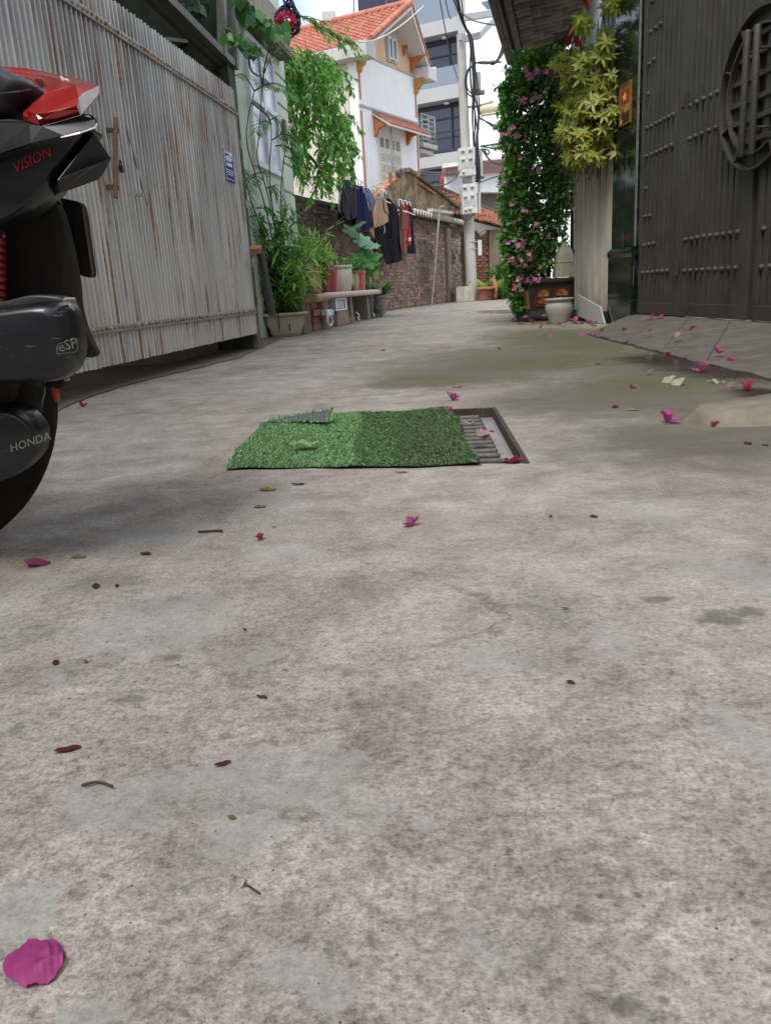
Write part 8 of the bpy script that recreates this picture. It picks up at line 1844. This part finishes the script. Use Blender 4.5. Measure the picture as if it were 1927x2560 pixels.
def YB(x): t_ = (x + 62) / 269; return 1.045 - .042 * math.sqrt(max(0, 1 - (max(0, t_ - .66) / .34) ** 2)) - .0035
def bq_(x, y, o=0.0): return S(x, y, YB(x) - o)
bd_ = MB(); bd_.prism([bq_(x, y) for x, y in [(143, 868), (148, 859), (192, 846), (196, 848), (196, 872), (192, 880), (146, 886), (143, 882)]], (0, -.0012, 0)); bg_ = part('badge', bd_, M_badge, abx, bevel=.0005, bseg=1)
bd_ = MB(); bd_.prism([bq_(x, y, .0013) for x, y in [(145, 869), (149, 861), (191, 848.5), (194, 850), (194, 871), (190.5, 878), (147, 883.5), (145, 881)]], (0, -.0003, 0)); part('badge_field', bd_, M_dkb, bg_)
text('lettering', 'eSP', bq_(148.5, 880.5, .0018), bq_(190, 869, .0018) - bq_(148.5, 880.5, .0018), (0, 0, 1), .0124, M_badge, bg_, .0004, .1)
# belt cover with maker's name
cvt = shell('belt_cover', [(-330, 1000), (-60, 1008), (0, 1012), (44, 1014), (66, 1022), (88, 1038), (100, 1052), (111, 1070), (112, 1086), (109, 1120), (104, 1132), (86, 1154), (60, 1178), (30, 1194), (0, 1206), (-330, 1240)], 1.085, .02, .028, M_engine, rnd=1, rings=(1, .98, .94, .88, .82))
text('lettering', 'HONDA', S(28, 1131, 1.0515), S(104, 1106, 1.0575) - S(28, 1131, 1.0515), (0, 0, 1), .0105, M_badge, cvt, .0006, .25)
shell('engine_case', [(-330, 950), (60, 955), (96, 958), (100, 1000), (92, 1050), (40, 1060), (-330, 1060)], 1.115, .02, .01, M_sdark, rnd=1)
# muffler side bracket, reflector, mud guard strut
shell('axle_clamp', [(112, 958), (135, 946), (158, 944), (164, 952), (163, 966), (150, 974), (134, 966), (120, 974)], 1.12, .03, .006, M_sdark, rnd=1)
shell('reflector', [(129, 968), (138, 962), (143, 978), (147, 1004), (142, 1006), (132, 990)], 1.125, .008, .003, M_orangel, rnd=1)
m = MB(); m.tube([S(115, 950, 1.125), S(112, 985, 1.125), S(97, 1034, 1.125)], .0012, 6); part('cable', m, M_silver, scooter, smooth=True)
m = MB(); m.tube([S(150, 950, 1.12), S(175, 949, 1.12)], .002, 6); part('bolt', m, M_silver, scooter, smooth=True)
# front part of the scooter, outside the picture, so that it stands on two wheels
m = MB(); c = Vector((-1.98, 1.17, RW - .004)); m.lathe([(RW - .07, -.03), (RW - .02, -.045), (RW, 0), (RW - .02, .045), (RW - .07, .03)], c, 40, ax=Matrix.Rotation(-PI / 2, 3, 'X')); part('front_wheel', m, M_tyre, scooter, smooth=True, angle=40)
m = MB(); m.prism([Vector((x, 1.07, z)) for x, z in [(-.95, .28), (-1.35, .24), (-1.62, .28), (-1.84, .62), (-1.80, .98), (-1.70, 1.0), (-1.60, .5), (-1.4, .36), (-1.15, .42), (-1.0, .62), (-.75, .60), (-.72, .40)]], (0, .22, 0)); part('body', m, M_sblk, scooter, bevel=.02)
m = MB(); m.tube([Vector((-1.74, .85, 1.04)), Vector((-1.78, 1.0, 1.06)), Vector((-1.78, 1.36, 1.06)), Vector((-1.74, 1.5, 1.04))], .014, 8); part('handlebar', m, M_sdark, scooter, smooth=True)
m = MB(); m.tube([Vector((-1.80, 1.12, .6)), Vector((-1.98, 1.11, RW))], .02, 8); m.tube([Vector((-1.80, 1.23, .6)), Vector((-1.98, 1.23, RW))], .02, 8); part('fork', m, M_sdark, scooter, smooth=True)
